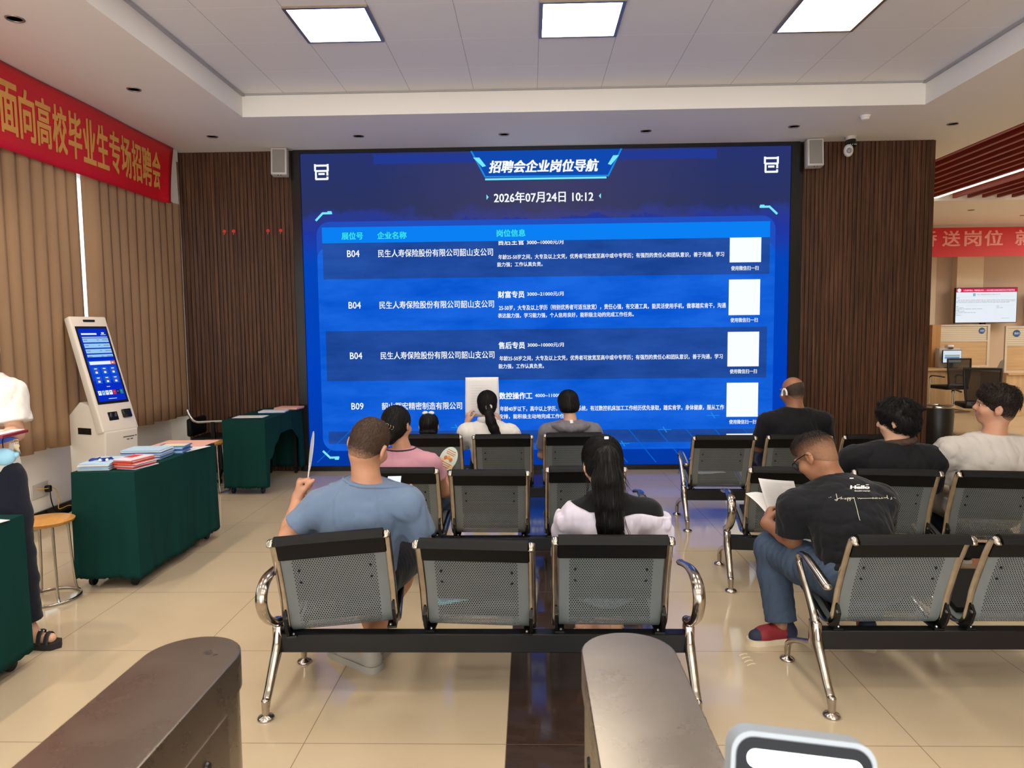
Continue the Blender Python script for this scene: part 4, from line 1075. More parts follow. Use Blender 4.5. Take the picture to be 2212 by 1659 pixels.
# counter desks and screens with number discs
def counter(x0, x1, y, label, front=oak2):
    t = thing('service_desk', label, 'desk', ((x0+x1)/2, y, 0), 0, 'pale oak service desks in the hall'); w = (x1-x0)/2
    g = G(); g.box((-w, -.05, .735), (w, .75, .775), bev=.006, seg=1); link('desktop', g, oak, t)
    g = G(); g.box((-w, .0, .0), (w, .03, .735)); link('front_panel', g, front, t)
    g = G(); g.box((-w, .03, .0), (-w+.03, .72, .735)); link('side_panel', g, oak2, t)
    return t
counter(7.2, 9.08, 13.98, 'pale oak service desk behind the black mesh chair, below the lit television')
counter(8.45, 11.0, 12.6, 'pale oak service desk at the right picture edge, in front of the other desk')
def screen_panel(x0, x1, y, z1, disc, label, discx, rotz=0.0, z0=.775):
    t = thing('desk_screen', label, 'partition', (x0, y, 0), rotz, 'desk screens with numbered discs'); w = x1-x0; zs = z1-.33
    g = G()
    for a, b in (((0, z0), (.035, z1)), ((w-.05, z0), (w, z1)), ((.034, z1-.034), (w-.049, z1-.001)), ((.034, zs-.02), (w-.049, zs+.01)), ((.034, z0), (w-.049, z0+.03))): g.box((a[0], -.02, a[1]), (b[0], .02, b[1]))
    link('frame', g, whitef, t)
    g = G(); g.box((.035, -.012, z0+.03), (w-.05, .012, zs-.02)); link('lower_board', g, oak, t)
    g = G(); g.box((.035, -.004, zs+.01), (w-.05, .004, z1-.035))
    for i in range(7): g.box((.035, -.006, zs+.03+i*.038), (w-.05, -.004, zs+.044+i*.038), 1)
    q = _M.get('frosted_panel')
    if q is None: q = mat('frosted_panel', (206, 196, 172), .25); q2 = mat('frost_line', (226, 216, 196), .4)
    link('glazed_strip', g, [q, _M['frost_line']], t)
    g = G(); g.lathe([(.0, .004), (.062, .004), (.064, 0)], 24, M=Matrix.Translation((discx, -.008, z1-.13)) @ Matrix.Rotation(PI/2, 4, 'X')); dsc = link('number_disc', g, mat('disc_blue', (40, 96, 160), .4), t)
    g = G(); textfit(g, disc, discx-.042, discx+.042, z1-.15, z1-.11, lambda x, z: (x, -.0135, z), 0, .01, lay=(0, -.0005, 0)); link('number', g, pw, dsc, None)
    return t
g = G(); g.box((8.21, 14.52, .775), (8.385, 14.68, 1.64)); o = link('side_board', g, mat('oak_dark', (186, 138, 84), .45, noise=(2, .1, (8, 8, .5)))); tag(o, 'upright oak board left of the desk screen, next to the timber wall', 'partition')
screen_panel(8.39, 9.41, 14.60, 1.641, 'A02', 'desk screen with an oak board and blue number disc, behind the tablet monitor', .86)
screen_panel(8.49, 9.46, 12.75, 1.60, 'B01', 'desk screen with a large blue B01 disc at the right picture edge', .20, 0)
# monitor and document camera on the desk
t = thing('monitor', 'black tablet monitor showing a page on the desk, above the mesh chair back', 'monitor', (8.43, 14.2, .775))
g = G(); g.box((-.19, -.012, .10), (.19, .012, .36), bev=.006, seg=1); link('case', g, steel_black, t)
g = G(); g.quad((-.178, -.0135, .112), (.178, -.0135, .112), (.178, -.0135, .348), (-.178, -.0135, .348), 0); g.quad((-.15, -.0145, .18), (.15, -.0145, .18), (.15, -.0145, .27), (-.15, -.0145, .27), 1)
g.quad((-.14, -.015, .235), (.14, -.015, .235), (.14, -.015, .25), (-.14, -.015, .25), 2); g.quad((-.14, -.015, .20), (.14, -.015, .20), (.14, -.015, .213), (-.14, -.015, .213), 3)
link('picture', g, [glow('mon_white', (214, 226, 238)), glow('mon_blue', (150, 190, 220)), glow('mon_gold', (170, 150, 70)), glow('mon_ink', (70, 80, 90))], t, None)
g = G(); g.box((-.1, -.05, 0), (.1, .08, .012)); g.box((-.03, 0, .01), (.03, .02, .12)); link('stand', g, steel_black, t)
t = thing('document_scanner', 'white document scanner head on the desk, behind the black tablet monitor', 'scanner', (8.46, 14.36, .775))
g = G(); g.box((-.22, -.06, .0), (.2, .1, .40), bev=.02); link('body', g, spk_w, t)
g = G(); g.box((-.07, -.08, .41), (.06, .04, .46), bev=.018); link('scanner_head', g, pw, t)
g = G(); g.box((-.05, -.09, .385), (.05, -.06, .41), bev=.01); link('lens', g, kblk, t)
# cantilever mesh chairs
mesh_m = NG('mesh_back')
def _mesh():
    k = mesh_m; k.b.inputs['Base Color'].default_value = lin((30, 26, 24)); k.b.inputs['Roughness'].default_value = .8
    tr = k.n('ShaderNodeBsdfTransparent'); ms = k.n('ShaderNodeMixShader'); ms.inputs[0].default_value = .12
    k.l(k.b.outputs[0], ms.inputs[1]); k.l(tr.outputs[0], ms.inputs[2]); k.l(ms.outputs[0], k.out.inputs[0]); return k.m
mesh_m = _mesh()
plast = mat('black_plastic', (22, 20, 20), .45)
def mesh_chair(x, y, rot, label):
    t = thing('mesh_chair', label, 'chair', (x, y, 0), rot, 'black mesh cantilever chairs in the hall')
    def back(u, v): 
        z = .50+v*.50; w = .20+.04*v-.02*abs(v-.6); return (-w+2*w*u, -.235-.06*v+.05*v*v-.02*(1-(2*u-1)**2), z)
    g = G(); g.sheet(back, 8, 10); link('backrest_mesh', g, mesh_m, t, 180)
    g = G(); pth = [back(0, i/8) for i in range(9)]+[back(i/6, 1) for i in range(1, 7)]+[back(1, 1-i/8) for i in range(1, 9)]+[back(1-i/6, 0) for i in range(1, 6)]
    g.tube(pth, .017, 8, closed=True); g.box((-.2, -.26, .44), (.2, -.20, .54), bev=.02); link('backrest_frame', g, plast, t, 60)
    g = G(); g.box((-.23, -.24, .42), (.23, .24, .49), bev=.03); link('seat', g, pad_black, t, 50)
    for s in (-1, 1):
        g = G(); g.tube(spline([(s*.25, -.20, .66), (s*.26, .0, .67), (s*.26, .14, .665), (s*.26, .17, .62)], 5), [(.012, .02)]*16, 8, side=(0, 0, 1)); link('armrest', g, plast, t, 60)
    g = G(); g.tube(spline([(-.26, .16, .64), (-.26, .17, .4), (-.26, .18, .06), (-.25, .14, .012), (-.25, -.2, .012), (-.22, -.24, .012), (.22, -.24, .012), (.25, -.2, .012), (.25, .14, .012), (.26, .18, .06), (.26, .17, .4), (.26, .16, .64)], 6), .012, 8); link('cantilever_frame', g, stc, t, 60)
    return t
mesh_chair(7.98, 13.5, .12, 'black mesh cantilever chair before the desk with the tablet monitor')
mesh_chair(6.55, 10.4, -.30, 'black mesh chair partly hidden behind the head of the man in grey')
mesh_chair(9.95, 14.62, PI/2+.2, 'black mesh chair behind the person in white at the far desk')
mesh_chair(7.62, 14.85, PI, 'black chair peeking out behind the timber wall, beyond the far desk')
# waste bin behind the grey-shirted man
t = thing('waste_bin', 'round black waste bin beside the end of the timber wall', 'bin', (5.02, 8.72, 0))
g = G(); g.lathe([(.0, 0), (.15, 0), (.17, .02), (.19, .62), (.185, .63)], 28); link('body', g, plast, t, 50)
g = G(); g.lathe([(.193, .62), (.197, .632), (.193, .645), (.17, .64), (.165, .62)], 28); link('rim', g, stc, t, 50)
# ================================================================== PEOPLE
class Field:
    """Signed distance grid: smooth unions of tapered limbs, meshed with surface nets."""
    def __init__(s, lo, hi, h):
        s.lo = np.array(lo, np.float32); s.h = h
        s.n = np.maximum(np.ceil((np.array(hi)-np.array(lo))/h).astype(int)+1, 4)
        s.F = np.full(s.n, 1.0, np.float32)
        s.ax = [s.lo[i]+h*np.arange(s.n[i], dtype=np.float32) for i in range(3)]
    def blk(s, lo, hi):
        a = np.clip(np.floor((np.array(lo)-s.lo)/s.h).astype(int), 0, s.n); b = np.clip(np.ceil((np.array(hi)-s.lo)/s.h).astype(int)+1, 0, s.n)
        if (b-a).min() <= 0: return None, None
        sl = tuple(slice(a[i], b[i]) for i in range(3))
        return sl, (s.ax[0][sl[0]][:, None, None], s.ax[1][sl[1]][None, :, None], s.ax[2][sl[2]][None, None, :])
    def join(s, d, sl, k):
        B = s.F[sl]
        if k <= 0: s.F[sl] = np.minimum(B, d); return
        h = np.clip(0.5+0.5*(B-d)/k, 0, 1); s.F[sl] = B*(1-h)+d*h-k*h*(1-h)
    def cap(s, a, b, ra, rb=None, k=.02, grow=0.0):
        rb = ra if rb is None else rb; ra += grow; rb += grow
        a = np.array(a, np.float32); b = np.array(b, np.float32); m = max(ra, rb)+k*1.6+.02
        sl, g = s.blk(np.minimum(a, b)-m, np.maximum(a, b)+m)
        if sl is None: return
        d = b-a; L = max(float(d@d), 1e-9)
        t = np.clip(((g[0]-a[0])*d[0]+(g[1]-a[1])*d[1]+(g[2]-a[2])*d[2])/L, 0, 1)
        r = np.sqrt((g[0]-a[0]-t*d[0])**2+(g[1]-a[1]-t*d[1])**2+(g[2]-a[2]-t*d[2])**2)-(ra+(rb-ra)*t)
        s.join(r, sl, k)
    def chain(s, pts, rs, k=.015, grow=0.0):
        for i in range(len(pts)-1): s.cap(pts[i], pts[i+1], rs[i], rs[i+1], k, grow)
    def _ell(s, c, r, R, m):
        c = np.array(c, np.float32); r = np.array(r, np.float32); q = float(r.max())+m
        sl, g = s.blk(c-q, c+q)
        if sl is None: return None, None
        X, Y, Z = g[0]-c[0], g[1]-c[1], g[2]-c[2]
        if R is not None: X, Y, Z = (R[0][j]*X+R[1][j]*Y+R[2][j]*Z for j in range(3))
        k0 = np.sqrt((X/r[0])**2+(Y/r[1])**2+(Z/r[2])**2); k1 = np.sqrt((X/r[0]**2)**2+(Y/r[1]**2)**2+(Z/r[2]**2)**2)
        return k0*(k0-1)/np.maximum(k1, 1e-6), sl
    def ell(s, c, r, R=None, k=.02, grow=0.0):
        d, sl = s._ell(c, np.array(r)+grow, R, k*1.6+.03)
        if sl is not None: s.join(d, sl, k)
    def carve(s, c, r, R=None, k=.01):
        d, sl = s._ell(c, r, R, k*1.6+.03)
        if sl is None: return
        d = -d; B = s.F[sl]; h = np.clip(0.5-0.5*(B-d)/max(k, 1e-6), 0, 1); s.F[sl] = B*(1-h)+d*h+k*h*(1-h)
    def cut(s, p, n, lo=None, hi=None):
        """Remove the side n points to, inside the box lo..hi."""
        p = np.array(p, np.float32); n = np.array(n, np.float32); n = n/np.linalg.norm(n)
        sl, g = s.blk(lo if lo is not None else s.lo, hi if hi is not None else s.lo+s.h*s.n)
        if sl is None: return
        d = (g[0]-p[0])*n[0]+(g[1]-p[1])*n[1]+(g[2]-p[2])*n[2]
        s.F[sl] = np.maximum(s.F[sl], d)
    def ruffle(s, amp, scale, seed, stretch=(1, 1, 1), band=.05, ridge=True, n=5):
        """Cloth folds or hair locks: ridged waves added near the surface."""
        idx = np.nonzero(np.abs(s.F) < band)
        if len(idx[0]) == 0: return
        rnd = np.random.RandomState(seed)
        P = np.stack([s.ax[i][idx[i]] for i in range(3)], 1)*np.array(stretch, np.float32)
        w = np.zeros(len(P), np.float32); W_ = P+0.25/scale*np.sin(P[:, [1, 2, 0]]*scale*.9+rnd.rand(3)*6)
        for i in range(n):
            d = rnd.randn(3); d /= np.linalg.norm(d); q = np.sin(W_@d.astype(np.float32)*scale*(1+.5*i)+rnd.rand()*6.28)
            w += ((1-2*np.sqrt(np.abs(q))) if ridge else q)/(1+.5*i)
        s.F[idx] += (amp*w/n*1.6).astype(np.float32)
    def mesh(s, it=1):
        F = s.F; n = F.shape; S = F < 0
        c = np.zeros((n[0]-1, n[1]-1, n[2]-1), np.uint8)
        for i in (0, 1):
            for j in (0, 1):
                for k in (0, 1): c += S[i:n[0]-1+i, j:n[1]-1+j, k:n[2]-1+k]
        act = (c > 0) & (c < 8); idx = -np.ones(act.shape, np.int64); ai = np.argwhere(act); idx[act] = np.arange(len(ai))
        acc = np.zeros((len(ai), 3)); cnt = np.zeros(len(ai))
        for ax in range(3):
            o = [a for a in range(3) if a != ax]
            for u in (0, 1):
                for v in (0, 1):
                    p = ai.copy(); p[:, o[0]] += u; p[:, o[1]] += v; q = p.copy(); q[:, ax] += 1
                    fa = F[p[:, 0], p[:, 1], p[:, 2]]; fb = F[q[:, 0], q[:, 1], q[:, 2]]; m = (fa < 0) != (fb < 0)
                    t = np.where(m, fa/np.where(m, fa-fb, 1), 0); w = p.astype(float); w[:, ax] += t
                    acc[m] += w[m]; cnt[m] += 1
        V = s.lo+s.h*(acc/cnt[:, None]); quads = []
        for ax in range(3):
            o = [a for a in range(3) if a != ax]; sl0 = [slice(1, n[a]-1) for a in range(3)]; sl1 = list(sl0)
            sl0[ax] = slice(0, n[ax]-1); sl1[ax] = slice(1, n[ax])
            A, B = S[tuple(sl0)], S[tuple(sl1)]; e = np.argwhere(A != B)
            if len(e) == 0: continue
            ins = A[e[:, 0], e[:, 1], e[:, 2]]
            base = e.copy(); base[:, o[0]] += 1; base[:, o[1]] += 1
            def cell(du, dv):
                q = base.copy(); q[:, o[0]] -= du; q[:, o[1]] -= dv; return idx[q[:, 0], q[:, 1], q[:, 2]]
            q = np.stack([cell(1, 1), cell(0, 1), cell(0, 0), cell(1, 0)], 1)
            flip = ins if ax != 1 else ~ins
            q[~flip] = q[~flip][:, ::-1]; quads.append(q)
        Q = np.concatenate(quads); Q = Q[(Q >= 0).all(1)]
        for _ in range(it):       # light fairing
            E_ = np.concatenate([Q[:, [0, 1]], Q[:, [1, 2]], Q[:, [2, 3]], Q[:, [3, 0]]]); sm = np.zeros_like(V); ct = np.zeros(len(V))
            np.add.at(sm, E_[:, 0], V[E_[:, 1]]); np.add.at(ct, E_[:, 0], 1); np.add.at(sm, E_[:, 1], V[E_[:, 0]]); np.add.at(ct, E_[:, 1], 1)
            V = np.where(ct[:, None] > 0, 0.45*V+0.55*sm/np.maximum(ct, 1)[:, None], V)
        return V, Q
def field_obj(name, f, m, parent, it=1, mats=None, pick=None, M=None):
    V, Q = f.mesh(it)
    me = bpy.data.meshes.new(name)
    if parent is not None and M is None: V = V-np.array(parent.location)
    me.vertices.add(len(V)); me.vertices.foreach_set('co', V.astype(np.float32).ravel())
    me.loops.add(len(Q)*4); me.loops.foreach_set('vertex_index', Q.astype(np.int32).ravel())
    me.polygons.add(len(Q)); me.polygons.foreach_set('loop_start', np.arange(0, len(Q)*4, 4, dtype=np.int32))
    me.polygons.foreach_set('use_smooth', np.ones(len(Q), bool))
    for x in (mats or [m]): me.materials.append(x)
    if pick is not None:
        ctr = f.mesh_c = V[Q].mean(1)+(np.array(parent.location) if parent is not None and M is None else 0)
        me.polygons.foreach_set('material_index', pick(ctr).astype(np.int32))
    me.update(); me.validate()
    o = bpy.data.objects.new(name, me); COL.objects.link(o)
    if parent is not None: o.parent = parent
    if M is not None: o.matrix_parent_inverse = Matrix.Identity(4); o.matrix_local = Matrix.Translation(-parent.location) @ M
    return o
def skin(name, rgb):
    k = NG(name); tc = k.n('ShaderNodeTexCoord'); n = k.noise(tc.outputs['Object'], 9, 4); b = lin(rgb)
    k.l(k.mix(n, (b[0]*.86, b[1]*.80, b[2]*.78, 1), (b[0]*1.1, b[1]*1.1, b[2]*1.1, 1)), k.b.inputs['Base Color'])
    k.b.inputs['Roughness'].default_value = .5; k.b.inputs['Subsurface Weight'].default_value = .12; k.b.inputs['Subsurface Radius'].default_value = (.012, .005, .003); k.b.inputs['Subsurface Scale'].default_value = .5
    return k.m
def cloth(name, rgb, amt=.06, rough=.85):
    k = NG(name); tc = k.n('ShaderNodeTexCoord'); n = k.noise(tc.outputs['Object'], 5, 3); b = lin(rgb)
    k.l(k.mix(n, tuple(v*(1-amt) for v in b[:3])+(1,), tuple(v*(1+amt) for v in b[:3])+(1,)), k.b.inputs['Base Color'])
    k.b.inputs['Roughness'].default_value = rough; k.b.inputs['Specular IOR Level'].default_value = .2; k.b.inputs['Sheen Weight'].default_value = .1
    n2 = k.noise(tc.outputs['Object'], 500, 2); bp = k.n('ShaderNodeBump'); bp.inputs['Strength'].default_value = .12; bp.inputs['Distance'].default_value = .002
    k.l(n2, bp.inputs['Height']); k.l(bp.outputs[0], k.b.inputs['Normal']); return k.m
def denim(name, rgb):
    k = NG(name); tc = k.n('ShaderNodeTexCoord'); n = k.noise(tc.outputs['Object'], 4, 5, .6); n2 = k.noise(k.mapping(tc.outputs['Object'], (260, 260, 60)), 1, 2); b = lin(rgb)
    c = k.mix(n, tuple(v*.7 for v in b[:3])+(1,), tuple(v*1.35 for v in b[:3])+(1,)); c = k.mix(k.math('MULTIPLY', n2, .35), c, tuple(min(1, v*1.9) for v in b[:3])+(1,))
    k.l(c, k.b.inputs['Base Color']); k.b.inputs['Roughness'].default_value = .85; k.b.inputs['Specular IOR Level'].default_value = .2; return k.m
def hair_mat(name, rgb=(16, 13, 13), z0=None, z1=None, skin_rgb=None, scatter=0.0, side=0.0):
    """Dark strands; below z1 a clipper fade shows the scalp (the fade is cut into the hair itself)."""
    k = NG(name); tc = k.n('ShaderNodeTexCoord'); v = tc.outputs['Object']
    n = k.noise(k.mapping(v, (120, 120, 14)), 1.0, 4, .6); b = lin(rgb)
    c = k.mix(n, tuple(x*.6 for x in b[:3])+(1,), tuple(x*2.1+.003 for x in b[:3])+(1,))
    if skin_rgb:
        sp = k.n('ShaderNodeSeparateXYZ'); k.l(v, sp.inputs[0]); n2 = k.noise(v, 190, 3)
        z = sp.outputs[2]
        if side: z = k.math('SUBTRACT', z, k.math('MULTIPLY', k.math('ABSOLUTE', sp.outputs[0]), side))
        mr = k.n('ShaderNodeMapRange'); mr.inputs[1].default_value = z0; mr.inputs[2].default_value = z1; k.l(z, mr.inputs[0])
        f = k.math('ADD', mr.outputs[0], k.math('MULTIPLY', k.math('SUBTRACT', n2, .5), 1.1)); f = k.math('MINIMUM', k.math('MAXIMUM', f, 0.0), 1.0-scatter)
        c = k.mix(f, lin(skin_rgb), c)
    k.l(c, k.b.inputs['Base Color']); k.b.inputs['Roughness'].default_value = .5 if not skin_rgb else .65; k.b.inputs['Specular IOR Level'].default_value = .22 if not skin_rgb else .2
    bp = k.n('ShaderNodeBump'); bp.inputs['Strength'].default_value = .5; bp.inputs['Distance'].default_value = .004; k.l(n, bp.inputs['Height']); k.l(bp.outputs[0], k.b.inputs['Normal']); return k.m
hair_black = hair_mat('hair_black')
eye_w = mat('eye_white', (225, 220, 214), .3); eye_b = mat('eye_dark', (28, 20, 16), .15)

def head_frame(c, yaw, pitch, roll, sc):
    R = Euler((0, 0, math.radians(yaw))).to_matrix() @ Euler((math.radians(pitch), 0, 0)).to_matrix() @ Euler((0, math.radians(roll), 0)).to_matrix()
    M = Matrix.Translation(Vector(c)) @ R.to_4x4() @ Matrix.Scale(sc, 4)
    return M, [[R[i][j] for j in range(3)] for i in range(3)]
def head(f, M, R, sc, neck, nr=.055):
    p = lambda x, y, z: tuple(M @ Vector((x, y, z)))
    E = lambda c, r, k=.02: f.ell(p(*c), [v*sc for v in r], R, k*sc)
    E((0, -.012, .028), (.075, .094, .086), .01); E((0, .03, -.045), (.060, .062, .066), .03); E((0, .052, -.088), (.030, .026, .022), .025)
    E((0, -.045, -.035), (.055, .045, .05), .03)
    f.carve(p(.032, .098, -.004), [.018*sc, .014*sc, .012*sc], R, .012*sc); f.carve(p(-.032, .098, -.004), [.018*sc, .014*sc, .012*sc], R, .012*sc)
    f.cap(p(0, .085, .012), p(0, .104, -.028), .009*sc, .014*sc, .010*sc); E((.012, .095, -.032), (.010, .012, .009), .008); E((-.012, .095, -.032), (.010, .012, .009), .008)
    E((0, .086, -.058), (.026, .010, .006), .006); E((0, .084, -.069), (.022, .011, .007), .006); E((0, .088, .022), (.055, .012, .010), .02)
    E((.045, .06, -.03), (.025, .025, .025), .025); E((-.045, .06, -.03), (.025, .025, .025), .025)
    for sx in (-1, 1):
        f.ell(p(sx*.084, -.014, -.010), [.010*sc, .022*sc, .031*sc], R, .006*sc); f.carve(p(sx*.095, -.006, -.006), [.009*sc, .012*sc, .019*sc], R, .006*sc)
        f.ell(p(sx*.078, -.004, -.038), [.008*sc, .010*sc, .010*sc], R, .006*sc)
    f.cap(p(0, -.022, -.06), neck, .050*sc, nr, .03)
def hand(f, w, d, n, side, size=1.0, curl=(40, 45, 50, 55), bend=1.0, thumb=35, grow=0.0, spread=1.0):
    """Palm and five fingers; w wrist, d along the hand, n out of the palm, side +1 when the thumb lies towards d x n."""
    d = Vector(d).normalized(); n = Vector(n); n = (n-d*n.dot(d)).normalized(); t = d.cross(n)*side
    S = .01*size; W0 = Vector(w)
    pt = lambda a, b, c: tuple(W0+d*(a*S)+t*(b*S)+n*(c*S))
    f.chain([pt(0, 0, 0), pt(2, 0, 0)], [.024*size, .026*size], .02, grow)
    for b, r in ((2.4, .0145), (.8, .0155), (-.8, .015), (-2.2, .0135)): f.cap(pt(1.8, b*.7, 0), pt(8.2, b, 0), r*size, r*size*.9, .012, grow)
    for (b, L, r), c in zip(((2.7, 7.6, .0088), (.95, 8.4, .0092), (-.85, 7.7, .0088), (-2.5, 6.2, .0078)), curl):
        a0 = Vector(pt(8.2, b, .1)); ang = 0; pts = [a0]; dr = (d+t*(b*.02*spread)).normalized()
        for fr, mul in ((.45, 1.0), (.31, 1.25), (.24, .8)):
            ang += math.radians(c*mul*bend); v = dr*math.cos(ang)+n*math.sin(ang); pts.append(pts[-1]+v*(L*fr*S))
        f.chain([tuple(q) for q in pts], [r*size, r*size*.95, r*size*.88, r*size*.78], .004, grow)
    th = math.radians(thumb); p0 = Vector(pt(1.6, 1.8, .4)); v1 = (d*math.cos(th)*.8+t*math.sin(th)+n*.35).normalized(); p1 = p0+v1*(4.2*S); v2 = (v1+d*.35+n*.35).normalized(); p2 = p1+v2*(3.2*S); v3 = (v2+n*.4).normalized(); p3 = p2+v3*(2.6*S)
    f.chain([tuple(p0), tuple(p1), tuple(p2), tuple(p3)], [.015*size, .0125*size, .0108*size, .009*size], .008, grow)
def torso_parts(J, b=1.0):
    up = (Vector(J['neck'])-Vector(J['pelvis'])).normalized(); rt = Vector(J['shR'])-Vector(J['shL']); rt = (rt-up*rt.dot(up)).normalized(); fw = up.cross(rt)
    R = [[rt[i], fw[i], up[i]] for i in range(3)]
    up2 = (Vector(J['neck'])-Vector(J['chest'])).normalized(); rt2 = (rt-up2*rt.dot(up2)).normalized(); fw2 = up2.cross(rt2); R2 = [[rt2[i], fw2[i], up2[i]] for i in range(3)]
    half = (Vector(J['shR'])-Vector(J['shL'])).length/2
    c, p, nk = Vector(J['chest']), Vector(J['pelvis']), Vector(J['neck']); q = c.lerp(p, .5)+(-fw2*0.0)
    L = (nk-p).length
    return [('e', c, (half*.80*b, .112*b, L*.34), R2), ('e', c.lerp(nk, .45), (half*.72*b, .092*b, L*.20), R2), ('e', q, (half*.74*b, .112*b, L*.30), R), ('e', p, (half*.78*b, .120*b, .115), R)], rt, fw, up
def body_torso(f, J, b=1.0, grow=0.0, k=.05):
    parts, rt, fw, up = torso_parts(J, b)
    for _, c, r, R in parts: f.ell(tuple(c), r, R, k, grow)
    nk = Vector(J['neck'])
    for s in ('shL', 'shR'):
        sh = Vector(J[s]); a = nk.lerp(sh, .25)-up*.015
        f.cap(tuple(a-up*.012), tuple(sh-up*.022), .050*b, .042*b, .045, grow); f.ell(tuple(sh.lerp(nk, .16)-up*.045), (.048*b, .052*b, .056*b), None, .035, grow)
    f.cap(tuple(nk-up*.03), tuple(nk+up*.03), .064*b*b, .052*b*b, .035, grow*.7)
    return rt, fw, up
def arms(f, J, sides='LR', b=1.0, grow=0.0, upto=1.0):
    for s in sides:
        sh, el, wr = J['sh'+s], J['el'+s], J['wr'+s]
        sh = tuple(Vector(sh)-Vector((0, 0, .018))); f.chain([sh, tuple(Vector(sh).lerp(Vector(el), .5)), el], [.048*b, .046*b, .039*b], .03, grow)
        f.chain([el, tuple(Vector(el).lerp(Vector(wr), .3)), wr], [.041*b, .040*b, .027*b], .02, grow)
def legs(f, J, sides='LR', b=1.0, grow=0.0):
    for s in sides:
        h, kn, an, to = J['hip'+s], J['kn'+s], J['an'+s], J['to'+s]
        f.chain([h, tuple(Vector(h).lerp(Vector(kn), .5)), kn], [.086*b, .074*b, .055*b], .04, grow)
        c = Vector(kn).lerp(Vector(an), .32); f.chain([kn, tuple(c), an], [.054*b, .055*b, .034*b], .025, grow)
        hl = Vector(an)+(Vector(an)-Vector(to)).normalized()*.038; hl.z = .028; m = Vector(an).lerp(Vector(to), .5); m.z = .042
        f.chain([tuple(hl), an], [.03, .034], .02, grow); f.chain([an, tuple(m), to], [.034, .028, .020], .02, grow); f.cap(tuple(hl), to, .026, .022, .02, grow)
def bounds(J, m=.14):
    P = np.array([v for k, v in J.items() if isinstance(v, tuple) and len(v) == 3]); return P.min(0)-m, P.max(0)+m
def person(label, J, hd, skin_m, h=.008, b=1.0, hands=(), group=None, base=None):
    """Body as one continuous skin surface from joints J; hd = (centre, yaw, pitch, roll, scale)."""
    t = thing('person', label, 'person', base or (J['pelvis'][0], J['pelvis'][1], 0), 0, group)
    M, R = head_frame(*hd); J = dict(J); J['_h'] = tuple(hd[0])
    lo, hi = bounds(J); lo[2] = max(lo[2], -.002); f = Field(lo, hi, h)
    body_torso(f, J, b, -.006); arms(f, J, 'LR', b); legs(f, J, 'LR', b); head(f, M, R, hd[4], J['neck'], .056*b*b)
    for a in hands: hand(f, **a)
    for s in 'LR':
        if not any(Vector(a['w'])-Vector(J['wr'+s]) == Vector((0, 0, 0)) for a in hands):
            d = (Vector(J['wr'+s])-Vector(J['el'+s])).normalized(); hand(f, J['wr'+s], d, (0, 0, -1), 1 if s == 'R' else -1, .95)
    body = field_obj('body', f, skin_m, t)
    for sx in (-1, 1):
        g = G(); e = M @ Vector((sx*.031, .0745, -.004)); g.ball((0, 0, 0), .0092*hd[4], 12); fw = (M.to_3x3() @ Vector((0, 1, 0))).normalized(); q = fw*.0048*hd[4]; g.ball(tuple(q), .0064*hd[4], 10, 1)
        link('eye', g, [eye_w, eye_b], t, 180, loc=e-t.location)
    return t, M, R, J
def hair(t, M, sc, m, build, h=.004, amp=.003, seed=1, scale=60, stretch=(1, 1, .25), lo=(-.16, -.2, -.3), hi=(.16, .14, .17), it=1, ridge=False, name='hair'):
    """Hair grown in head coordinates; build(f) places the masses."""
    f = Field(lo, hi, h/1.0); build(f)
    if amp: f.ruffle(amp, scale, seed, stretch, .02, ridge)
    return field_obj(name, f, m, t, it, M=M)
def strands(o, M, n, L, flow, r=.0009, lift=.002, seed=1, segs=6, tip=.0, zmin=-9, jit=.25):
    """Comb n fine locks over the hair mesh: each follows flow(p) along the surface, in head coordinates."""
    me = o.data; V = [v.co.copy() for v in me.vertices]; F = [tuple(p.vertices) for p in me.polygons]
    bv = BVHTree.FromPolygons(V, F); rnd = random.Random(seed); g = G()
    for _ in range(n):
        p = V[rnd.randrange(len(V))]
        if p.z < zmin: continue
        h_ = bv.find_nearest(p); nm = h_[1]; d = Vector(flow(p)); d = d+Vector((rnd.uniform(-jit, jit), rnd.uniform(-jit, jit), rnd.uniform(-jit, jit))); ln = L*rnd.uniform(.6, 1.2); up = rnd.uniform(.2, 1)*lift
        pts = [p+nm*up*.3]
        for k in range(segs):
            fl = Vector(flow(pts[-1])).normalized()*.7+d.normalized()*.3; fl = (fl-nm*fl.dot(nm)).normalized()
            q = pts[-1]+fl*(ln/segs); h_ = bv.find_nearest(q)
            if h_[0] is None: break
            nm = h_[1]; pts.append(h_[0]+nm*(up+tip*(k/segs)**2))
        if len(pts) > 2: g.tube(pts, [r*(1-.75*i/(len(pts)-1)) for i in range(len(pts))], 3, cap=False)
    k0 = len(V); vs = V+[Vector(v) for v in g.v]; fs = F+[tuple(i+k0 for i in f) for f in g.f]
    m2 = bpy.data.meshes.new(me.name); m2.from_pydata([tuple(v) for v in vs], [], fs); m2.polygons.foreach_set('use_smooth', [True]*len(fs))
    for x in me.materials: m2.materials.append(x)
    o.data = m2; m2.update(); return o
F_DOWN = lambda p: (p.x*2, p.y*2+.0, -1.0-p.z*2)
F_TIE = lambda t: (lambda p: tuple(Vector(t)-p))
F_WHORL = lambda p: (p.x*6-.1, (p.y+.03)*6, -.35)
def scalp(f, th, zlow=-.075, face=(.105, .0), temple=True, front=.0):
    """Close crop over the skull of thickness th, open over the face and ears."""
    f.ell((0, -.012, .028), (.075+th, .094+th, .086+th), None, .0); f.ell((0, -.046, -.030), (.056+th, .046+th, .052+th), None, .02)
    f.carve((0, .118+front, -.035), (.095, .085, .108), None, .008)
    for sx in (-1, 1): f.carve((sx*.095, .0, -.03), (.03, .034, .046), None, .006)
    f.cut((0, -.06, zlow), (0, .25, -1)); 
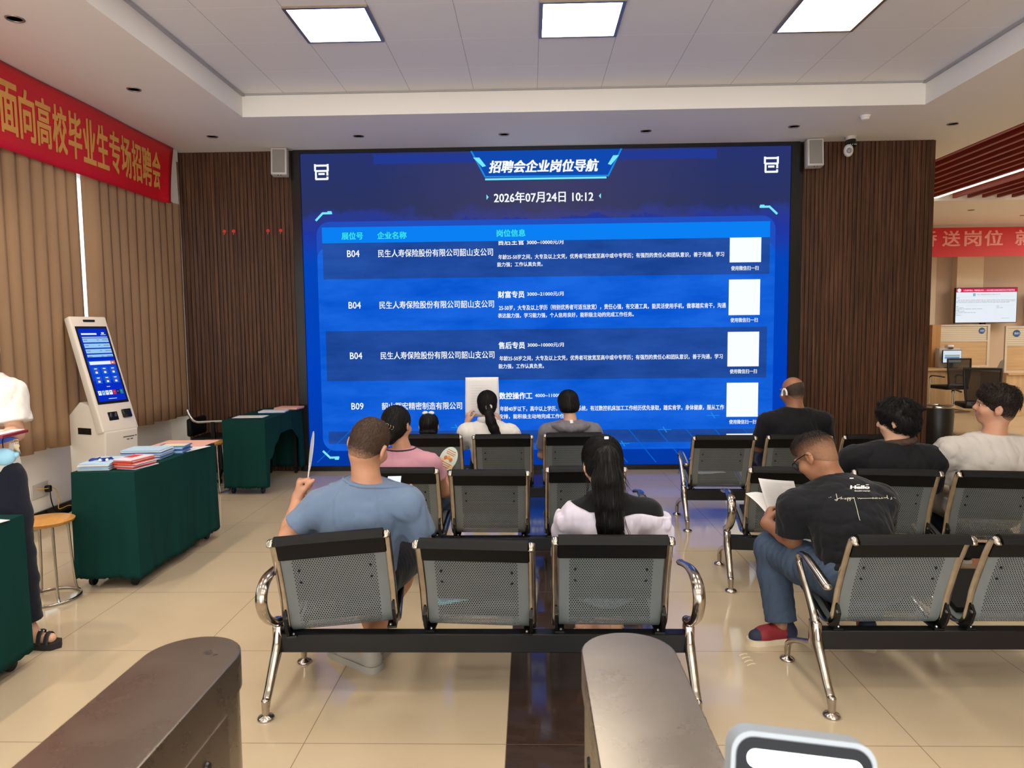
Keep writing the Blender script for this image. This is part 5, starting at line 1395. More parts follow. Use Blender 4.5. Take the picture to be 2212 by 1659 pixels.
def shirt(t, J, m, h=.008, b=1.0, grow=.014, sleeve=.62, sgrow=.020, hem=None, amp=.006, seed=1, neck_r=.066, name='shirt', mats=None, pick=None, long=False, low=None, scale=46, sides='LR'):
    """T-shirt over the torso: sleeves cut square at a fraction of the upper arm, neckline cut round."""
    lo, hi = bounds({k: v for k, v in J.items() if k[:2] in ('ne', 'ch', 'pe', 'sh', 'el', 'wr')}, .16); f = Field(lo, hi, h)
    rt, fw, up = body_torso(f, J, b, grow)
    for s in sides:
        sh, el, wr = Vector(J['sh'+s]), Vector(J['el'+s]), Vector(J['wr'+s])
        e = sh.lerp(el, sleeve+.12 if not long else 1.0)
        f.cap(tuple(sh-up*.020), tuple(e), .043*b, .048*b, .04, sgrow)
        if long: f.chain([tuple(el), tuple(el.lerp(wr, .4)), tuple(el.lerp(wr, 1.0))], [.048*b, .046*b, .036*b], .02, sgrow*.8)
    f.ruffle(amp*1.5, scale, seed, (1, .9, .42), .03)
    for s in sides:
        if not long:
            sh, el = Vector(J['sh'+s]), Vector(J['el'+s]); c = sh.lerp(el, sleeve); d = (el-sh).normalized()
            f.cut(tuple(c), tuple(d), np.minimum(np.array(c), np.array(el))-.085, np.maximum(np.array(c), np.array(el))+.085)
    nk = Vector(J['neck']); a = nk+up*.012
    sl, g = f.blk(tuple(nk-Vector((.16, .16, .13))), tuple(nk+Vector((.16, .16, .2))))
    dd = (g[0]-a.x)*up.x+(g[1]-a.y)*up.y+(g[2]-a.z)*up.z; f.F[sl] = np.maximum(f.F[sl], dd)
    pv = Vector(J['pelvis']); z = (low if low is not None else pv.z-.06); f.cut((0, 0, z), (0, 0, -1))
    return field_obj(name, f, m, t, 1, mats, pick)
def collar(t, sh, J, m, r=.0045, up_=.004, name='collar'):
    """Ribbed band running round the neckline of a shirt."""
    base = Vector(t.location); bv = BVHTree.FromPolygons([v.co+base for v in sh.data.vertices], [tuple(p.vertices) for p in sh.data.polygons])
    _, rt, fw, up = torso_parts(J); c = Vector(J['neck'])+up*up_; pts = []
    for i in range(28):
        a = 2*PI*i/28; d = rt*math.cos(a)+fw*math.sin(a); h_ = bv.ray_cast(c+d*.25, -d)
        if h_[0] is not None: pts.append(tuple(h_[0]-base))
    g = G(); g.tube(pts, [(r*1.9, r)]*len(pts), 8, closed=True, side=tuple(up)); return link(name, g, m, t, 60)
def trousers(t, J, m, h=.008, b=1.0, upto=.985, grow=.014, amp=.005, seed=3, flare=.012, name='trousers', mats=None, pick=None):
    keys = ('pe', 'hi', 'kn', 'an'); lo, hi = bounds({k: v for k, v in J.items() if k[:2] in keys}, .17); lo[2] = max(lo[2], .0); f = Field(lo, hi, h)
    parts, rt, fw, up = torso_parts(J, b); _, c, r, R = parts[3]; f.ell(tuple(c), r, R, .03, grow-.004)
    for s in 'LR':
        hp, kn, an = Vector(J['hip'+s]), Vector(J['kn'+s]), Vector(J['an'+s])
        if upto <= .5:
            e = hp.lerp(kn, upto*2); f.chain([tuple(hp), tuple(e)], [.088*b, .076*b], .04, grow)
        else:
            f.chain([tuple(hp), tuple(hp.lerp(kn, .5)), tuple(kn)], [.086*b, .075*b, .058*b], .04, grow)
            e = kn.lerp(an, (upto-.5)*2); f.chain([tuple(kn), tuple(kn.lerp(e, .35)), tuple(e)], [.058*b, .057*b, .046*b+flare*.4], .03, grow)
    f.ruffle(amp*1.4, 75, seed, (1, 1, .8), .03)
    for s in 'LR':
        hp, kn, an = Vector(J['hip'+s]), Vector(J['kn'+s]), Vector(J['an'+s])
        a, bb = (hp, kn) if upto <= .5 else (kn, an); fr = upto*2 if upto <= .5 else (upto-.5)*2
        c = a.lerp(bb, fr-.02); d = (bb-a).normalized(); f.cut(tuple(c), tuple(d), np.array(c)-.11-np.maximum(-np.array(d), 0)*.05, np.array(c)+.11+np.maximum(np.array(d), 0)*.05)
    return field_obj(name, f, m, t, 1, mats, pick)
def shoe(t, an, to, up_m, sole_m, name='shoe', w=1.0, toe_m=None, heel_m=None, platform=.024, label=None):
    """Low shoe between the ankle and the toe: sole and upper with a toe cap and heel patch."""
    an, to = Vector(an), Vector(to); d = Vector((to.x-an.x, to.y-an.y, 0)).normalized(); sd = Vector((d.y, -d.x, 0))
    o = Vector((an.x, an.y, 0)); M = Matrix(((sd.x, d.x, 0, o.x), (sd.y, d.y, 0, o.y), (0, 0, 1, 0), (0, 0, 0, 1)))
    L1 = (Vector((to.x, to.y, 0))-o).length+.045
    out = [(x*w, y) for x, y in ((.032, -.078), (.042, -.03), (.040, .03), (.042, L1*.62), (.040, L1*.82), (.022, L1-.004), (0, L1), (-.022, L1-.006), (-.038, L1*.82), (-.040, L1*.62), (-.039, .03), (-.040, -.03), (-.030, -.078), (0, -.088))]
    ring = spline(out and [(a, b_, 0) for a, b_ in out]+[(out[0][0], out[0][1], 0)], 3)[:-1]
    Mp = Matrix.Translation(-t.location) @ M
    f = Field((-.075, -.115, .004), (.075, L1+.03, .15), .005)
    f.cap((0, -.040, .05), (0, -.025, .085), .043, .041, .02); f.cap((0, -.035, .045), (0, L1*.55, .045), .042, .041, .02); f.cap((0, L1*.5, .044), (0, L1-.040, .040), .040, .034, .02); f.cap((0, .0, .075), (0, L1*.5, .05), .032, .03, .03)
    f.cut((0, 0, platform*.7), (0, 0, -1)); f.cut((0, 0, .108), (0, .25, 1))
    mats = [up_m]+([toe_m] if toe_m else [])+([heel_m] if heel_m else [])
    pick = (lambda c: np.where(c[:, 1] > L1-.055, 1, np.where((c[:, 1] < -.005) & (c[:, 2] > .03), 2, 0))) if toe_m else None
    s = field_obj(name, f, up_m, t, 1, mats, pick, M=M)
    g = G(); g.poly([(p.x, p.y, .0) for p in ring][::-1], (0, 0, platform)); so = link('sole', g, sole_m, s, 40)
    if label: s['label'] = label
    return s
def seated(x, y, sw=.20, zc=.66, zn=.85, lean=0.0, dx=0.0, knee=.42, spread=.12, feet=None):
    """Default seated joints, facing +y (towards the screen)."""
    J = dict(pelvis=(x, y, .46), chest=(x+dx*.6, y-.02+lean*.6, zc), neck=(x+dx, y-.02+lean, zn),
             shL=(x+dx-sw, y-.015+lean, zn-.075), shR=(x+dx+sw, y-.015+lean, zn-.075))
    J['elL'] = (x+dx-sw-.045, y+.06+lean, zn-.31); J['elR'] = (x+dx+sw+.045, y+.06+lean, zn-.31)
    J['wrL'] = (x-.10, y+.29, .56); J['wrR'] = (x+.10, y+.29, .56)
    for s, q in (('L', -1), ('R', 1)):
        J['hip'+s] = (x+q*.09, y+.03, .455); J['kn'+s] = (x+q*spread, y+knee, .465); J['an'+s] = (x+q*spread*1.05, y+knee-.02, .085); J['to'+s] = (x+q*spread*1.25, y+knee+.13, .03)
    return J
SK1 = skin('skin_tan', (188, 138, 108)); SK2 = skin('skin_light', (218, 172, 142)); SK3 = skin('skin_brown', (156, 108, 80))
SKR = {'skin_tan': (172, 128, 100), 'skin_light': (200, 156, 128), 'skin_brown': (138, 100, 76)}
navy = cloth('cloth_navy', (26, 30, 44)); blackc = cloth('cloth_black', (20, 20, 23)); jeans = denim('denim_blue', (64, 78, 98)); jeans2 = denim('denim_dark', (44, 54, 76)); rubber = mat('sole_rubber', (214, 204, 184), .6); rubber_b = mat('sole_black', (26, 25, 26), .6)
paperm = mat('sheet_paper', (226, 222, 220), .6); inkm = mat('sheet_ink', (196, 194, 196), .6)

# ---- man in the blue T-shirt, fanning himself, looking down at his phone
J = dict(pelvis=(-.82, 3.19, .47), chest=(-.785, 3.15, .73), neck=(-.752, 3.14, .935), shL=(-.968, 3.14, .842), shR=(-.558, 3.14, .852),
         elL=(-1.118, 3.13, .680), wrL=(-1.135, 3.33, .805), elR=(-.495, 3.20, .60), wrR=(-.60, 3.42, .735),
         hipL=(-.91, 3.21, .46), hipR=(-.73, 3.21, .46), knL=(-.985, 3.60, .465), knR=(-.62, 3.60, .465), anL=(-.775, 3.375, .075), anR=(-.80, 3.255, .085), toL=(-.725, 3.52, .03), toR=(-.985, 3.385, .03))
t, M, R, J = person('man in a pale blue T-shirt seen from behind, fanning himself', J, ((-.738, 3.155, 1.105), -14, -18, 15, 1.06), SK1, .006, 1.06,
    [dict(w=J['wrL'], d=(.12, .05, 1), n=(.95, .28, -.1), side=-1, size=1.12, curl=(62, 68, 72, 76), thumb=12),
     dict(w=J['wrR'], d=(-.75, .5, .5), n=(-.2, -.4, .9), side=1, size=1.0, curl=(35, 40, 40, 45), thumb=40)])
body1 = t
strands(hair(t, M, 1, hair_mat('hair_buzz', (32, 26, 22), -.085, -.02, SKR['skin_tan'], .08), lambda f: scalp(f, .0045, -.074), amp=.0006, scale=300, stretch=(1, 1, 1)), M, 4200, .009, F_WHORL, .0006, .002, 31, segs=3, tip=.003, zmin=-.045, jit=.6)
sh1 = shirt(t, J, cloth('tee_blue', (104, 122, 148)), .007, 1.06, .014, .70, .018, amp=.008, seed=11, low=.50, scale=44)
collar(t, sh1, J, _M['tee_blue'])
g = G()
trousers(t, J, blackc, .008, 1.04, .44, .018, name='shorts')
clog_m = mat('clog_foam', (150, 145, 136), .6)
for an, to in ((J['anL'], J['toL']), (J['anR'], J['toR'])): shoe(t, an, to, clog_m, clog_m, 'clog', 1.22, platform=.032)
th = thing('hand_fan', 'translucent white hand fan seen edge-on, held up by the man in blue', 'fan', (-1.092, 3.365, .925))
rx = Matrix.Rotation(math.radians(9), 4, 'Y') @ Matrix.Rotation(math.radians(-69), 4, 'Z')
g = G(); g.poly([(.088*math.cos(a), 0, .115+.10*math.sin(a)) for a in [i*PI/14 for i in range(28)]], (0, .0015, 0), M=rx); link('blade', g, mat('fan_plastic', (206, 212, 222), .3), th, 40)
g = G(); g.box((-.009, -.002, -.10), (.009, .0035, .06), bev=.0015, seg=1, M=rx); link('handle', g, mat('fan_grip', (222, 214, 204), .4), th, 40)
th = thing('phone', 'white phone held before the chest of the man in blue, showing above his shoulder', 'phone', (-.705, 3.53, .835), .1)
g = G(); g.box((-.037, -.075, -.004), (.037, .075, .004), bev=.003, M=Matrix.Rotation(math.radians(22), 4, 'X')); link('case', g, steel_black, th)
g = G(); g.box((-.0345, -.071, .0041), (.0345, .071, .0046), M=Matrix.Rotation(math.radians(22), 4, 'X')); link('lit_screen', g, glow('phone_glow', (236, 240, 250), 1.1), th)

# ---- ponytailed girl, white jacket slipped off the shoulders
J = dict(pelvis=(.345, 3.18, .455), chest=(.345, 3.14, .67), neck=(.332, 3.135, .875), shL=(.205, 3.14, .800), shR=(.535, 3.14, .808),
         elL=(.160, 3.22, .585), wrL=(.24, 3.45, .56), elR=(.600, 3.22, .585), wrR=(.46, 3.45, .56),
         hipL=(.26, 3.21, .45), hipR=(.43, 3.21, .45), knL=(.26, 3.60, .45), knR=(.45, 3.60, .45), anL=(.365, 3.56, .09), anR=(.44, 3.60, .085), toL=(.255, 3.66, .03), toR=(.46, 3.74, .03))
t, M, R, J = person('girl with a long black ponytail and a white jacket slipped off her shoulders', J, ((.325, 3.165, 1.012), 8, -20, 0, 1.0), SK2, .008, .90)
blk_tee = cloth('tee_black_girl', (16, 16, 18))
shirt(t, J, blk_tee, .008, .90, .012, .5, .014, amp=.003, seed=5, low=.44)
def girl_hair(f):
    f.ell((0, -.014, .030), (.090, .108, .096), None, 0); f.ell((0, -.04, -.03), (.080, .072, .075), None, .03)
    f.carve((0, .120, -.035), (.085, .080, .105), None, .012)
    for sx in (-1, 1): f.carve((sx*.098, .012, -.035), (.022, .024, .034), None, .006)
    f.cut((0, -.05, -.075), (0, .5, -1))
strands(hair(t, M, 1, hair_black, girl_hair, amp=.0015, seed=4, scale=300, stretch=(1, 1, .2)), M, 1500, .09, F_TIE((.004, -.115, .085)), .0011, .004, 4)
def girl_tail(f):
    loc = [M.inverted() @ Vector(p) for p in ((.330, 3.085, 1.090), (.332, 3.035, 1.06), (.336, 3.015, .97), (.342, 3.010, .87), (.350, 3.003, .77), (.362, 3.008, .69))]
    f.chain([tuple(p) for p in loc], [.016, .046, .053, .050, .040, .016], .03)
    for o, r in ((.036, .024), (-.046, .022), (.014, .028), (-.020, .024)):
        f.chain([tuple(p+Vector((o*(i > 1)*(1 if i < 5 else 1.3), -.006*i % .02, 0))) for i, p in enumerate(loc)], [.014, .022, r, r*.9, r*.6, .006], .012)
strands(hair(t, M, 1, hair_black, girl_tail, h=.0045, amp=.004, seed=8, scale=260, stretch=(1, 1, .10), lo=(-.2, -.32, -.42), hi=(.2, .12, .17), name='ponytail'), M, 1700, .13, lambda p: tuple((M.to_3x3().inverted() @ Vector((0, -.02, -1)))), .0011, .005, 5, jit=.12)
g = G(); q = M @ Vector((.004, -.105, .095)); g.box((-.010, -.006, -.006), (.010, .004, .006), bev=.002); link('hair_tie', g, mat('tie_white', (220, 226, 236), .4), t, loc=q-t.location)
g = G(); rnd = random.Random(4)
for i in range(46):
    s = 1 if rnd.random() < .72 else -1; z = rnd.uniform(-.10, .02); a = Vector((s*.075, rnd.uniform(-.06, .02), z)); L = rnd.uniform(.05, .13)
    pts = [a+Vector((s*L*.35*u*u*rnd.uniform(.3, 1.1), -.02*u, -L*u)) for u in (0, .25, .5, .75, 1.0)]
    g.tube([tuple(M @ p-t.location) for p in pts], [.0007, .0007, .0006, .0005, .0003], 4)
for i in range(50):
    u0 = rnd.uniform(-.045, .055); a = Vector((.345+u0, 2.965+rnd.uniform(-.01, .02), .84)); L = rnd.uniform(.08, .17); w = rnd.uniform(-.02, .03)
    g.tube([tuple(a+Vector((w*u*u, 0, -L*u))-t.location) for u in (0, .33, .66, 1)], [.0012, .0012, .001, .0005], 4)
link('loose_strands', g, hair_black, t, 180)
jk = cloth('jacket_white', (206, 198, 212)); f = Field((-.10, 2.95, .36), (.85, 3.5, .92), .006)
body_torso(f, J, .90, .022)
for s, q in (('L', -1), ('R', 1)):
    sh, el, wr = Vector(J['sh'+s]), Vector(J['el'+s]), Vector(J['wr'+s])
    f.chain([tuple(sh-Vector((0, 0, .05))), tuple(sh.lerp(el, .55)+Vector((q*.012, 0, 0))), tuple(el)], [.050, .058, .054], .04); f.chain([tuple(el), tuple(el.lerp(wr, .6))], [.054, .045], .03)
    f.ell(tuple(sh.lerp(el, .28)+Vector((q*.020, -.005, .0))), (.045, .045, .05), None, .03)
    for i in range(5): f.ell(tuple(sh.lerp(el, .25)+Vector((q*(.058+.006*(i % 2)), -.05+.022*i, .006*(i % 3)))), (.014, .014, .030), None, .01)
f.ruffle(.016, 42, 21, (1, .8, .4), .03)
# the collar line dips across the back, higher on the left shoulder
sl, gg = f.blk(f.lo, f.lo+f.h*f.n); top = .800+.065*np.clip((.26-gg[0])/.10, 0, 1)-.015*np.clip((gg[0]-.42)/.1, 0, 1)+.010*np.sin(gg[0]*28)
f.F = np.maximum(f.F, (gg[2]-top)*.9); f.cut((0, 0, .42), (0, 0, -1))
jacket = field_obj('jacket', f, jk, t)
trousers(t, J, denim('denim_pale', (150, 160, 176)), .009, .92, .5, .014, name='shorts')
san = mat('sandal_cream', (206, 186, 160), .5)
for an, to in ((J['anL'], J['toL']), (J['anR'], J['toR'])):
    g = G(); a, b_ = Vector((an[0], an[1], 0)), Vector((to[0], to[1], 0)); d = (b_-a).normalized(); s_ = Vector((d.y, -d.x, 0))
    g.poly([tuple(a-d*.055+s_*(.03*c)+d*e-t.location) for c, e in ((-1, 0), (-1.1, .1), (-1.2, .17), (-.6, .235), (.6, .235), (1.2, .17), (1.1, .1), (1, 0))][::-1], (0, 0, .010)); g.tube([tuple(a+d*.09+s_*(.04*math.cos(w))+Vector((0, 0, .012+.05*math.sin(w)))-t.location) for w in [i*PI/8 for i in range(9)]], [(.010, .003)]*9, 6, side=tuple(d)); link('sandal', g, san, t, 40)

# ---- woman in pink with a clipped-up bun
J = seated(-.83, 4.57, .195, .65, .845, 0, -.015); J.update(shL=(-1.045, 4.55, .765), shR=(-.660, 4.55, .765), elR=(-.585, 4.67, .53), wrR=(-.598, 4.79, .575), knR=(-.60, 4.98, .465), hipR=(-.74, 4.60, .455))
t, M, R, J = person('woman in a pink top with her dark hair clipped in a low bun', J, ((-.878, 4.565, 1.005), -18, -8, -4, 1.02), SK1, .009, .98, [dict(w=J['wrR'], d=(-.1, .1, 1), n=(-.9, .35, 0), side=1, curl=(60, 65, 70, 70), thumb=15)])
collar(t, shirt(t, J, cloth('top_pink', (196, 142, 156)), .009, .98, .014, .5, .02, amp=.005, seed=14), J, mat('rib_charcoal', (52, 46, 52), .8), .0035); trousers(t, J, jeans, .010)
shoe(t, J['anL'], J['toL'], blackc, rubber, 'shoe'); shoe(t, J['anR'], J['toR'], blackc, rubber, 'shoe')
def bun_hair(f):
    f.ell((0, -.016, .030), (.088, .106, .096), None, 0); f.ell((0, -.055, -.03), (.074, .066, .07), None, .03); f.ell((-.005, -.098, -.075), (.048, .042, .052), None, .015); f.ell((-.01, -.085, -.03), (.05, .04, .05), None, .02)
    f.carve((0, .112, -.035), (.088, .075, .108), None, .012)
    for sx in (-1, 1): f.carve((sx*.098, .006, -.03), (.022, .026, .038), None, .006)
strands(hair(t, M, 1, hair_black, bun_hair, amp=.0015, seed=6, scale=260, stretch=(1, 1, .5)), M, 1400, .08, F_TIE((-.005, -.11, -.05)), .0011, .003, 6)
g = G()
for i in range(5): g.tube([tuple(M @ Vector((-.035+.016*i+.010*math.cos(a), -.130+.004*math.sin(a)+.010*abs(i-2)*.4, .012-.008*i+.013*math.sin(a)))-t.location) for a in [k*PI/5 for k in range(10)]], .0016, 6, closed=True)
link('hair_clip', g, mat('clip_gold', (206, 180, 140), .25, .9), t, 60)
th = thing('hand_fan', 'oval hand fan printed in pale green and orange, held by the woman in pink', 'fan', (-.615, 4.81, .655), 0)
rx = Matrix.Rotation(math.radians(28), 4, 'Y') @ Matrix.Rotation(math.radians(-6), 4, 'X')
g = G(); el_ = [(.060*math.cos(a), 0, .085+.088*math.sin(a)) for a in [i*PI/16 for i in range(32)]]; g.poly(el_, (0, .002, 0), M=rx)
for z, w, mi in ((.145, .03, 1), (.130, .034, 1), (.118, .03, 1), (.052, .04, 1), (.038, .034, 1), (.024, .03, 3)): g.box((-w, -.0006, z-.003), (w, -.0001, z+.003), mi, M=rx)
for a in range(3): g.ball((-.02+.02*a, -.0004, .085+.008*(a == 1)), (.012, .0006, .016), 10, 1 if a != 1 else 2, M=rx)
g.box((-.058, -.0004, .03), (-.02, 0, .07), 4, M=rx); g.box((.02, -.0004, .028), (.055, 0, .055), 4, M=rx)
link('blade', g, [mat('fan_mint', (206, 222, 206), .4), mat('fan_orange', (206, 112, 66), .4), mat('fan_flame', (232, 160, 40), .4), mat('fan_red', (196, 52, 44), .4), mat('fan_sand', (226, 196, 130), .4)], th, 40)
g = G(); g.box((-.011, -.002, -.06), (.011, .004, .012), bev=.002, seg=1, M=rx); link('handle', g, mat('fan_grip', (222, 214, 204), .4), th)

# ---- small child with a bow
J = seated(-.88, 6.03, .125, .56, .665, 0, 0, .28, .08)
for k in ('elL', 'elR'): J[k] = (J[k][0]*1.0, J[k][1], .48)
J['anL'] = (J['anL'][0], J['anL'][1], .20); J['anR'] = (J['anR'][0], J['anR'][1], .20); J['toL'] = (J['toL'][0], J['toL'][1], .15); J['toR'] = (J['toR'][0], J['toR'][1], .15)
t, M, R, J = person('small child with a white bow in black hair, only the head showing', J, ((-.882, 6.03, .800), 0, 6, 0, .96), SK2, .010, .72)
shirt(t, J, cloth('tee_child', (214, 196, 200)), .010, .72, .012, .5, .014); trousers(t, J, navy, .010, .72, .97)
def child_hair(f):
    f.ell((0, -.012, .028), (.086, .106, .094), None, 0); f.ell((0, -.05, -.045), (.078, .062, .06), None, .03); f.carve((0, .12, -.045), (.085, .08, .10), None, .012); f.cut((0, -.05, -.10), (0, .2, -1))
    f.ell((0, -.104, -.035), (.080, .016, .016), None, .01)
strands(hair(t, M, 1, hair_black, child_hair, amp=.001, seed=9, scale=300, stretch=(1, 1, .2)), M, 900, .07, F_DOWN, .0012, .003, 7)
g = G()
for sx in (-1, 1): g.ball((sx*.026, 0, 0), (.028, .012, .017), 12)
g.ball((0, -.004, 0), (.009, .010, .010), 10, 1); link('hair_bow', g, [mat('bow_white', (222, 230, 242), .5), mat('bow_blue', (90, 140, 220), .5)], t, 60, loc=(M @ Vector((0, -.02, .122)))-t.location)

# ---- woman in a white shirt reading a sheet held up high
J = seated(-.345, 6.02, .20, .65, .835, 0, -.02); J.update(shL=(-.560, 6.0, .765), shR=(-.165, 6.0, .755), elL=(-.60, 6.14, .60), wrL=(-.565, 6.235, .79), elR=(-.12, 6.14, .58), wrR=(-.285, 6.25, .77))
t, M, R, J = person('woman in a white shirt with a low ponytail, holding up a printed sheet', J, ((-.372, 6.02, .985), 4, -4, 0, .96), SK2, .009, .94,
    [dict(w=J['wrL'], d=(.05, .1, 1), n=(.8, .6, 0), side=-1, size=.95, curl=(30, 35, 45, 55), thumb=20), dict(w=J['wrR'], d=(-.05, .1, 1), n=(-.8, .6, 0), side=1, size=.95, curl=(30, 35, 45, 55), thumb=20)])
wsh = cloth('shirt_white', (226, 222, 216)); shirt(t, J, wsh, .009, .94, .018, .9, .026, amp=.007, seed=31, long=False); trousers(t, J, navy, .010, .94)
shoe(t, J['anL'], J['toL'], blackc, rubber, 'shoe'); shoe(t, J['anR'], J['toR'], blackc, rubber, 'shoe')
g = G(); cpts = [tuple(Vector((-.372+.078*math.sin(a), 6.0-.078*math.cos(a), .848+.012*math.cos(a)))-t.location) for a in [-2.2+i*.4 for i in range(12)]]; g.tube(cpts, [(.026, .010)]*12, 8, side=(0, 0, 1)); link('collar', g, wsh, t, 60)
def low_pony(f):
    f.ell((0, -.014, .030), (.090, .106, .096), None, 0); f.ell((0, -.05, -.035), (.076, .062, .066), None, .03); f.carve((0, .115, -.035), (.088, .078, .108), None, .012)
    for sx in (-1, 1): f.carve((sx*.1, .01, -.035), (.022, .022, .03), None, .006)
strands(hair(t, M, 1, hair_black, low_pony, amp=.001, seed=16, scale=300, stretch=(1, 1, .25)), M, 1200, .08, F_TIE((.012, -.115, -.022)), .0011, .003, 8)
def pony5(f):
    loc = [M.inverted() @ Vector(p) for p in ((-.352, 5.915, .958), (-.345, 5.885, .92), (-.330, 5.87, .85), (-.305, 5.865, .79), (-.285, 5.865, .74), (-.29, 5.87, .715))]
    f.chain([tuple(p) for p in loc], [.018, .030, .036, .034, .030, .012], .02); f.chain([tuple(p+Vector((-.022*(i > 0), 0, 0))) for i, p in enumerate(loc)], [.014, .02, .024, .024, .016, .008], .012)
strands(hair(t, M, 1, hair_black, pony5, h=.0045, amp=.003, seed=18, scale=260, stretch=(1, 1, .15), lo=(-.2, -.3, -.4), hi=(.2, .1, .1), name='ponytail'), M, 900, .09, lambda p: (.25, -.05, -1), .0011, .004, 9, jit=.12)
g = G(); g.tube([tuple((M @ Vector((.012+.024*math.cos(a), -.108, -.022+.020*math.sin(a))))-t.location) for a in [i*PI/8 for i in range(16)]], .009, 8, closed=True); link('scrunchie', g, mat('scrunchie_cream', (214, 206, 186), .7), t, 60)
th = thing('paper_sheet', 'white printed form held up by the woman in white in front of the blue screen', 'paper', (-.436, 6.33, 1.012), math.radians(2))
g = G(); g.sheet(lambda u, v: (-.150+.30*u+.012*(1-v)*(u-.5), .02*math.sin(PI*u)*.6+.012*(v-.5), -.175+.36*v), 10, 10); link('sheet', g, paperm, th, 180, solid=.0012)
g = G()
for i in range(11): g.box((-.10, -.006, -.13+.024*i), (.09-.03*(i % 3), -.0045, -.128+.024*i), M=Matrix.Translation((0, .004+.0006*i, 0)))
link('print', g, inkm, th)

# ---- woman with short black hair in grey
J = seated(.345, 6.02, .20, .64, .835, 0, 0)
t, M, R, J = person('woman with bobbed black hair and a grey hooded top with a white strap', J, ((.328, 6.03, .985), 10, -12, -3, .96), SK2, .009, .94)
shirt(t, J, cloth('top_grey', (116, 112, 118)), .009, .94, .018, .7, .024, amp=.008, seed=41); trousers(t, J, blackc, .010, .94)
shoe(t, J['anL'], J['toL'], blackc, rubber, 'shoe'); shoe(t, J['anR'], J['toR'], blackc, rubber, 'shoe')
def bob(f):
    f.ell((0, -.012, .028), (.092, .108, .096), None, 0); f.ell((0, -.035, -.035), (.090, .078, .072), None, .03); f.carve((0, .118, -.035), (.08, .075, .105), None, .012); f.cut((0, -.05, -.085), (0, .35, -1))
strands(hair(t, M, 1, hair_black, bob, amp=.001, seed=19, scale=300, stretch=(1, 1, .2)), M, 1300, .08, F_DOWN, .0011, .003, 10)
pts = [(.352, 5.888, .70), (.353, 5.884, .78), (.352, 5.905, .825), (.35, 5.95, .85)]
g = G(); g.tube([tuple(Vector(p)-t.location) for p in spline(pts, 4)], [(.014, .004)]*13, 8, side=(1, 0, 0)); link('strap', g, mat('strap_white', (220, 220, 222), .5), t, 60)
f = Field((.1, 5.83, .68), (.6, 6.12, .90), .007); f.chain([(.20, 5.95, .80), (.26, 5.90, .795), (.345, 5.888, .785), (.43, 5.90, .795), (.49, 5.95, .80)], [.02, .03, .034, .03, .02], .03); f.ruffle(.010, 90, 2, (1, 1, 1), .03); field_obj('hood', f, _M['top_grey'], t)

# ---- balding man in black with open-ear headphones
J = seated(2.19, 5.90, .225, .67, .945, 0, .025); J.update(shL=(1.985, 5.88, .850), shR=(2.455, 5.88, .855), elL=(1.945, 5.95, .60), elR=(2.51, 5.95, .60), chest=(2.21, 5.88, .70))
t, M, R, J = person('balding man in a black T-shirt wearing white headphones, far bench right of the aisle', J, ((2.198, 5.905, 1.085), 22, -8, 0, 1.03), SK3, .009, 1.06)
shirt(t, J, blackc, .009, 1.06, .018, .9, .026, amp=.006, seed=51); trousers(t, J, navy, .010)
shoe(t, J['anL'], J['toL'], blackc, rubber, 'shoe'); shoe(t, J['anR'], J['toR'], blackc, rubber, 'shoe')
def rim(f): scalp(f, .004, -.066); f.cut((0, -.02, .034), (0, .45, 1))
hair(t, M, 1, hair_mat('hair_balding', (44, 36, 32), -.062, -.03, SKR['skin_brown'], .05), rim, amp=.001, scale=150, stretch=(1, 1, 1))
g = G(); g.tube([tuple(M @ Vector(p)-t.location) for p in spline([(-.090, .014, -.030), (-.096, .0, .008), (-.094, -.022, .020), (-.092, -.038, -.004), (-.091, -.036, -.03)], 4)], .0085, 8); g.ball(tuple(M @ Vector((-.095, .012, -.026))-t.location), (.010, .011, .012), 10); link('headphones', g, mat('headphone_white', (224, 222, 218), .35), t, 60)

# ---- tousled young man in black, face turned to the left
J = seated(2.31, 4.50, .235, .66, .875, 0, .025); J.update(shL=(2.085, 4.53, .785), shR=(2.555, 4.44, .795), elL=(2.02, 4.60, .56), elR=(2.55, 4.52, .56))
t, M, R, J = person('young man with tousled black hair in a loose black shirt, head turned left', J, ((2.325, 4.475, 1.025), 48, -6, 0, 1.04), SK2, .008, 1.04)
shirt(t, J, blackc, .008, 1.04, .024, .9, .034, amp=.008, seed=61); trousers(t, J, blackc, .010)
shoe(t, J['anL'], J['toL'], blackc, rubber, 'shoe'); shoe(t, J['anR'], J['toR'], blackc, rubber, 'shoe')
def tousled(f):
    f.ell((0, -.014, .034), (.100, .116, .100), None, 0); f.ell((0, -.05, -.025), (.088, .074, .072), None, .03); f.carve((0, .128, -.045), (.092, .078, .100), None, .01)
    for sx in (-1, 1): f.carve((sx*.100, .004, -.035), (.026, .028, .042), None, .006)
    rnd = random.Random(5)
    for i in range(60):
        a = rnd.uniform(0, 2*PI); e = rnd.uniform(.1, 1.3); p = Vector((.095*math.cos(a)*math.cos(e), .11*math.sin(a)*math.cos(e)-.014, .034+.096*math.sin(e)))
        if p.y > .06 and p.z < .05: continue
        q = p*1.12+Vector((rnd.uniform(-.02, .02), rnd.uniform(-.02, .02), rnd.uniform(-.03, .01))); f.cap(tuple(p), tuple(q), .010, .003, .012)
    f.cut((0, -.05, -.078), (0, .3, -1))
strands(hair(t, M, 1, hair_black, tousled, amp=.002, seed=22, scale=240, stretch=(1, 1, .4)), M, 2600, .055, F_WHORL, .0013, .010, 11, tip=.012, jit=.6)
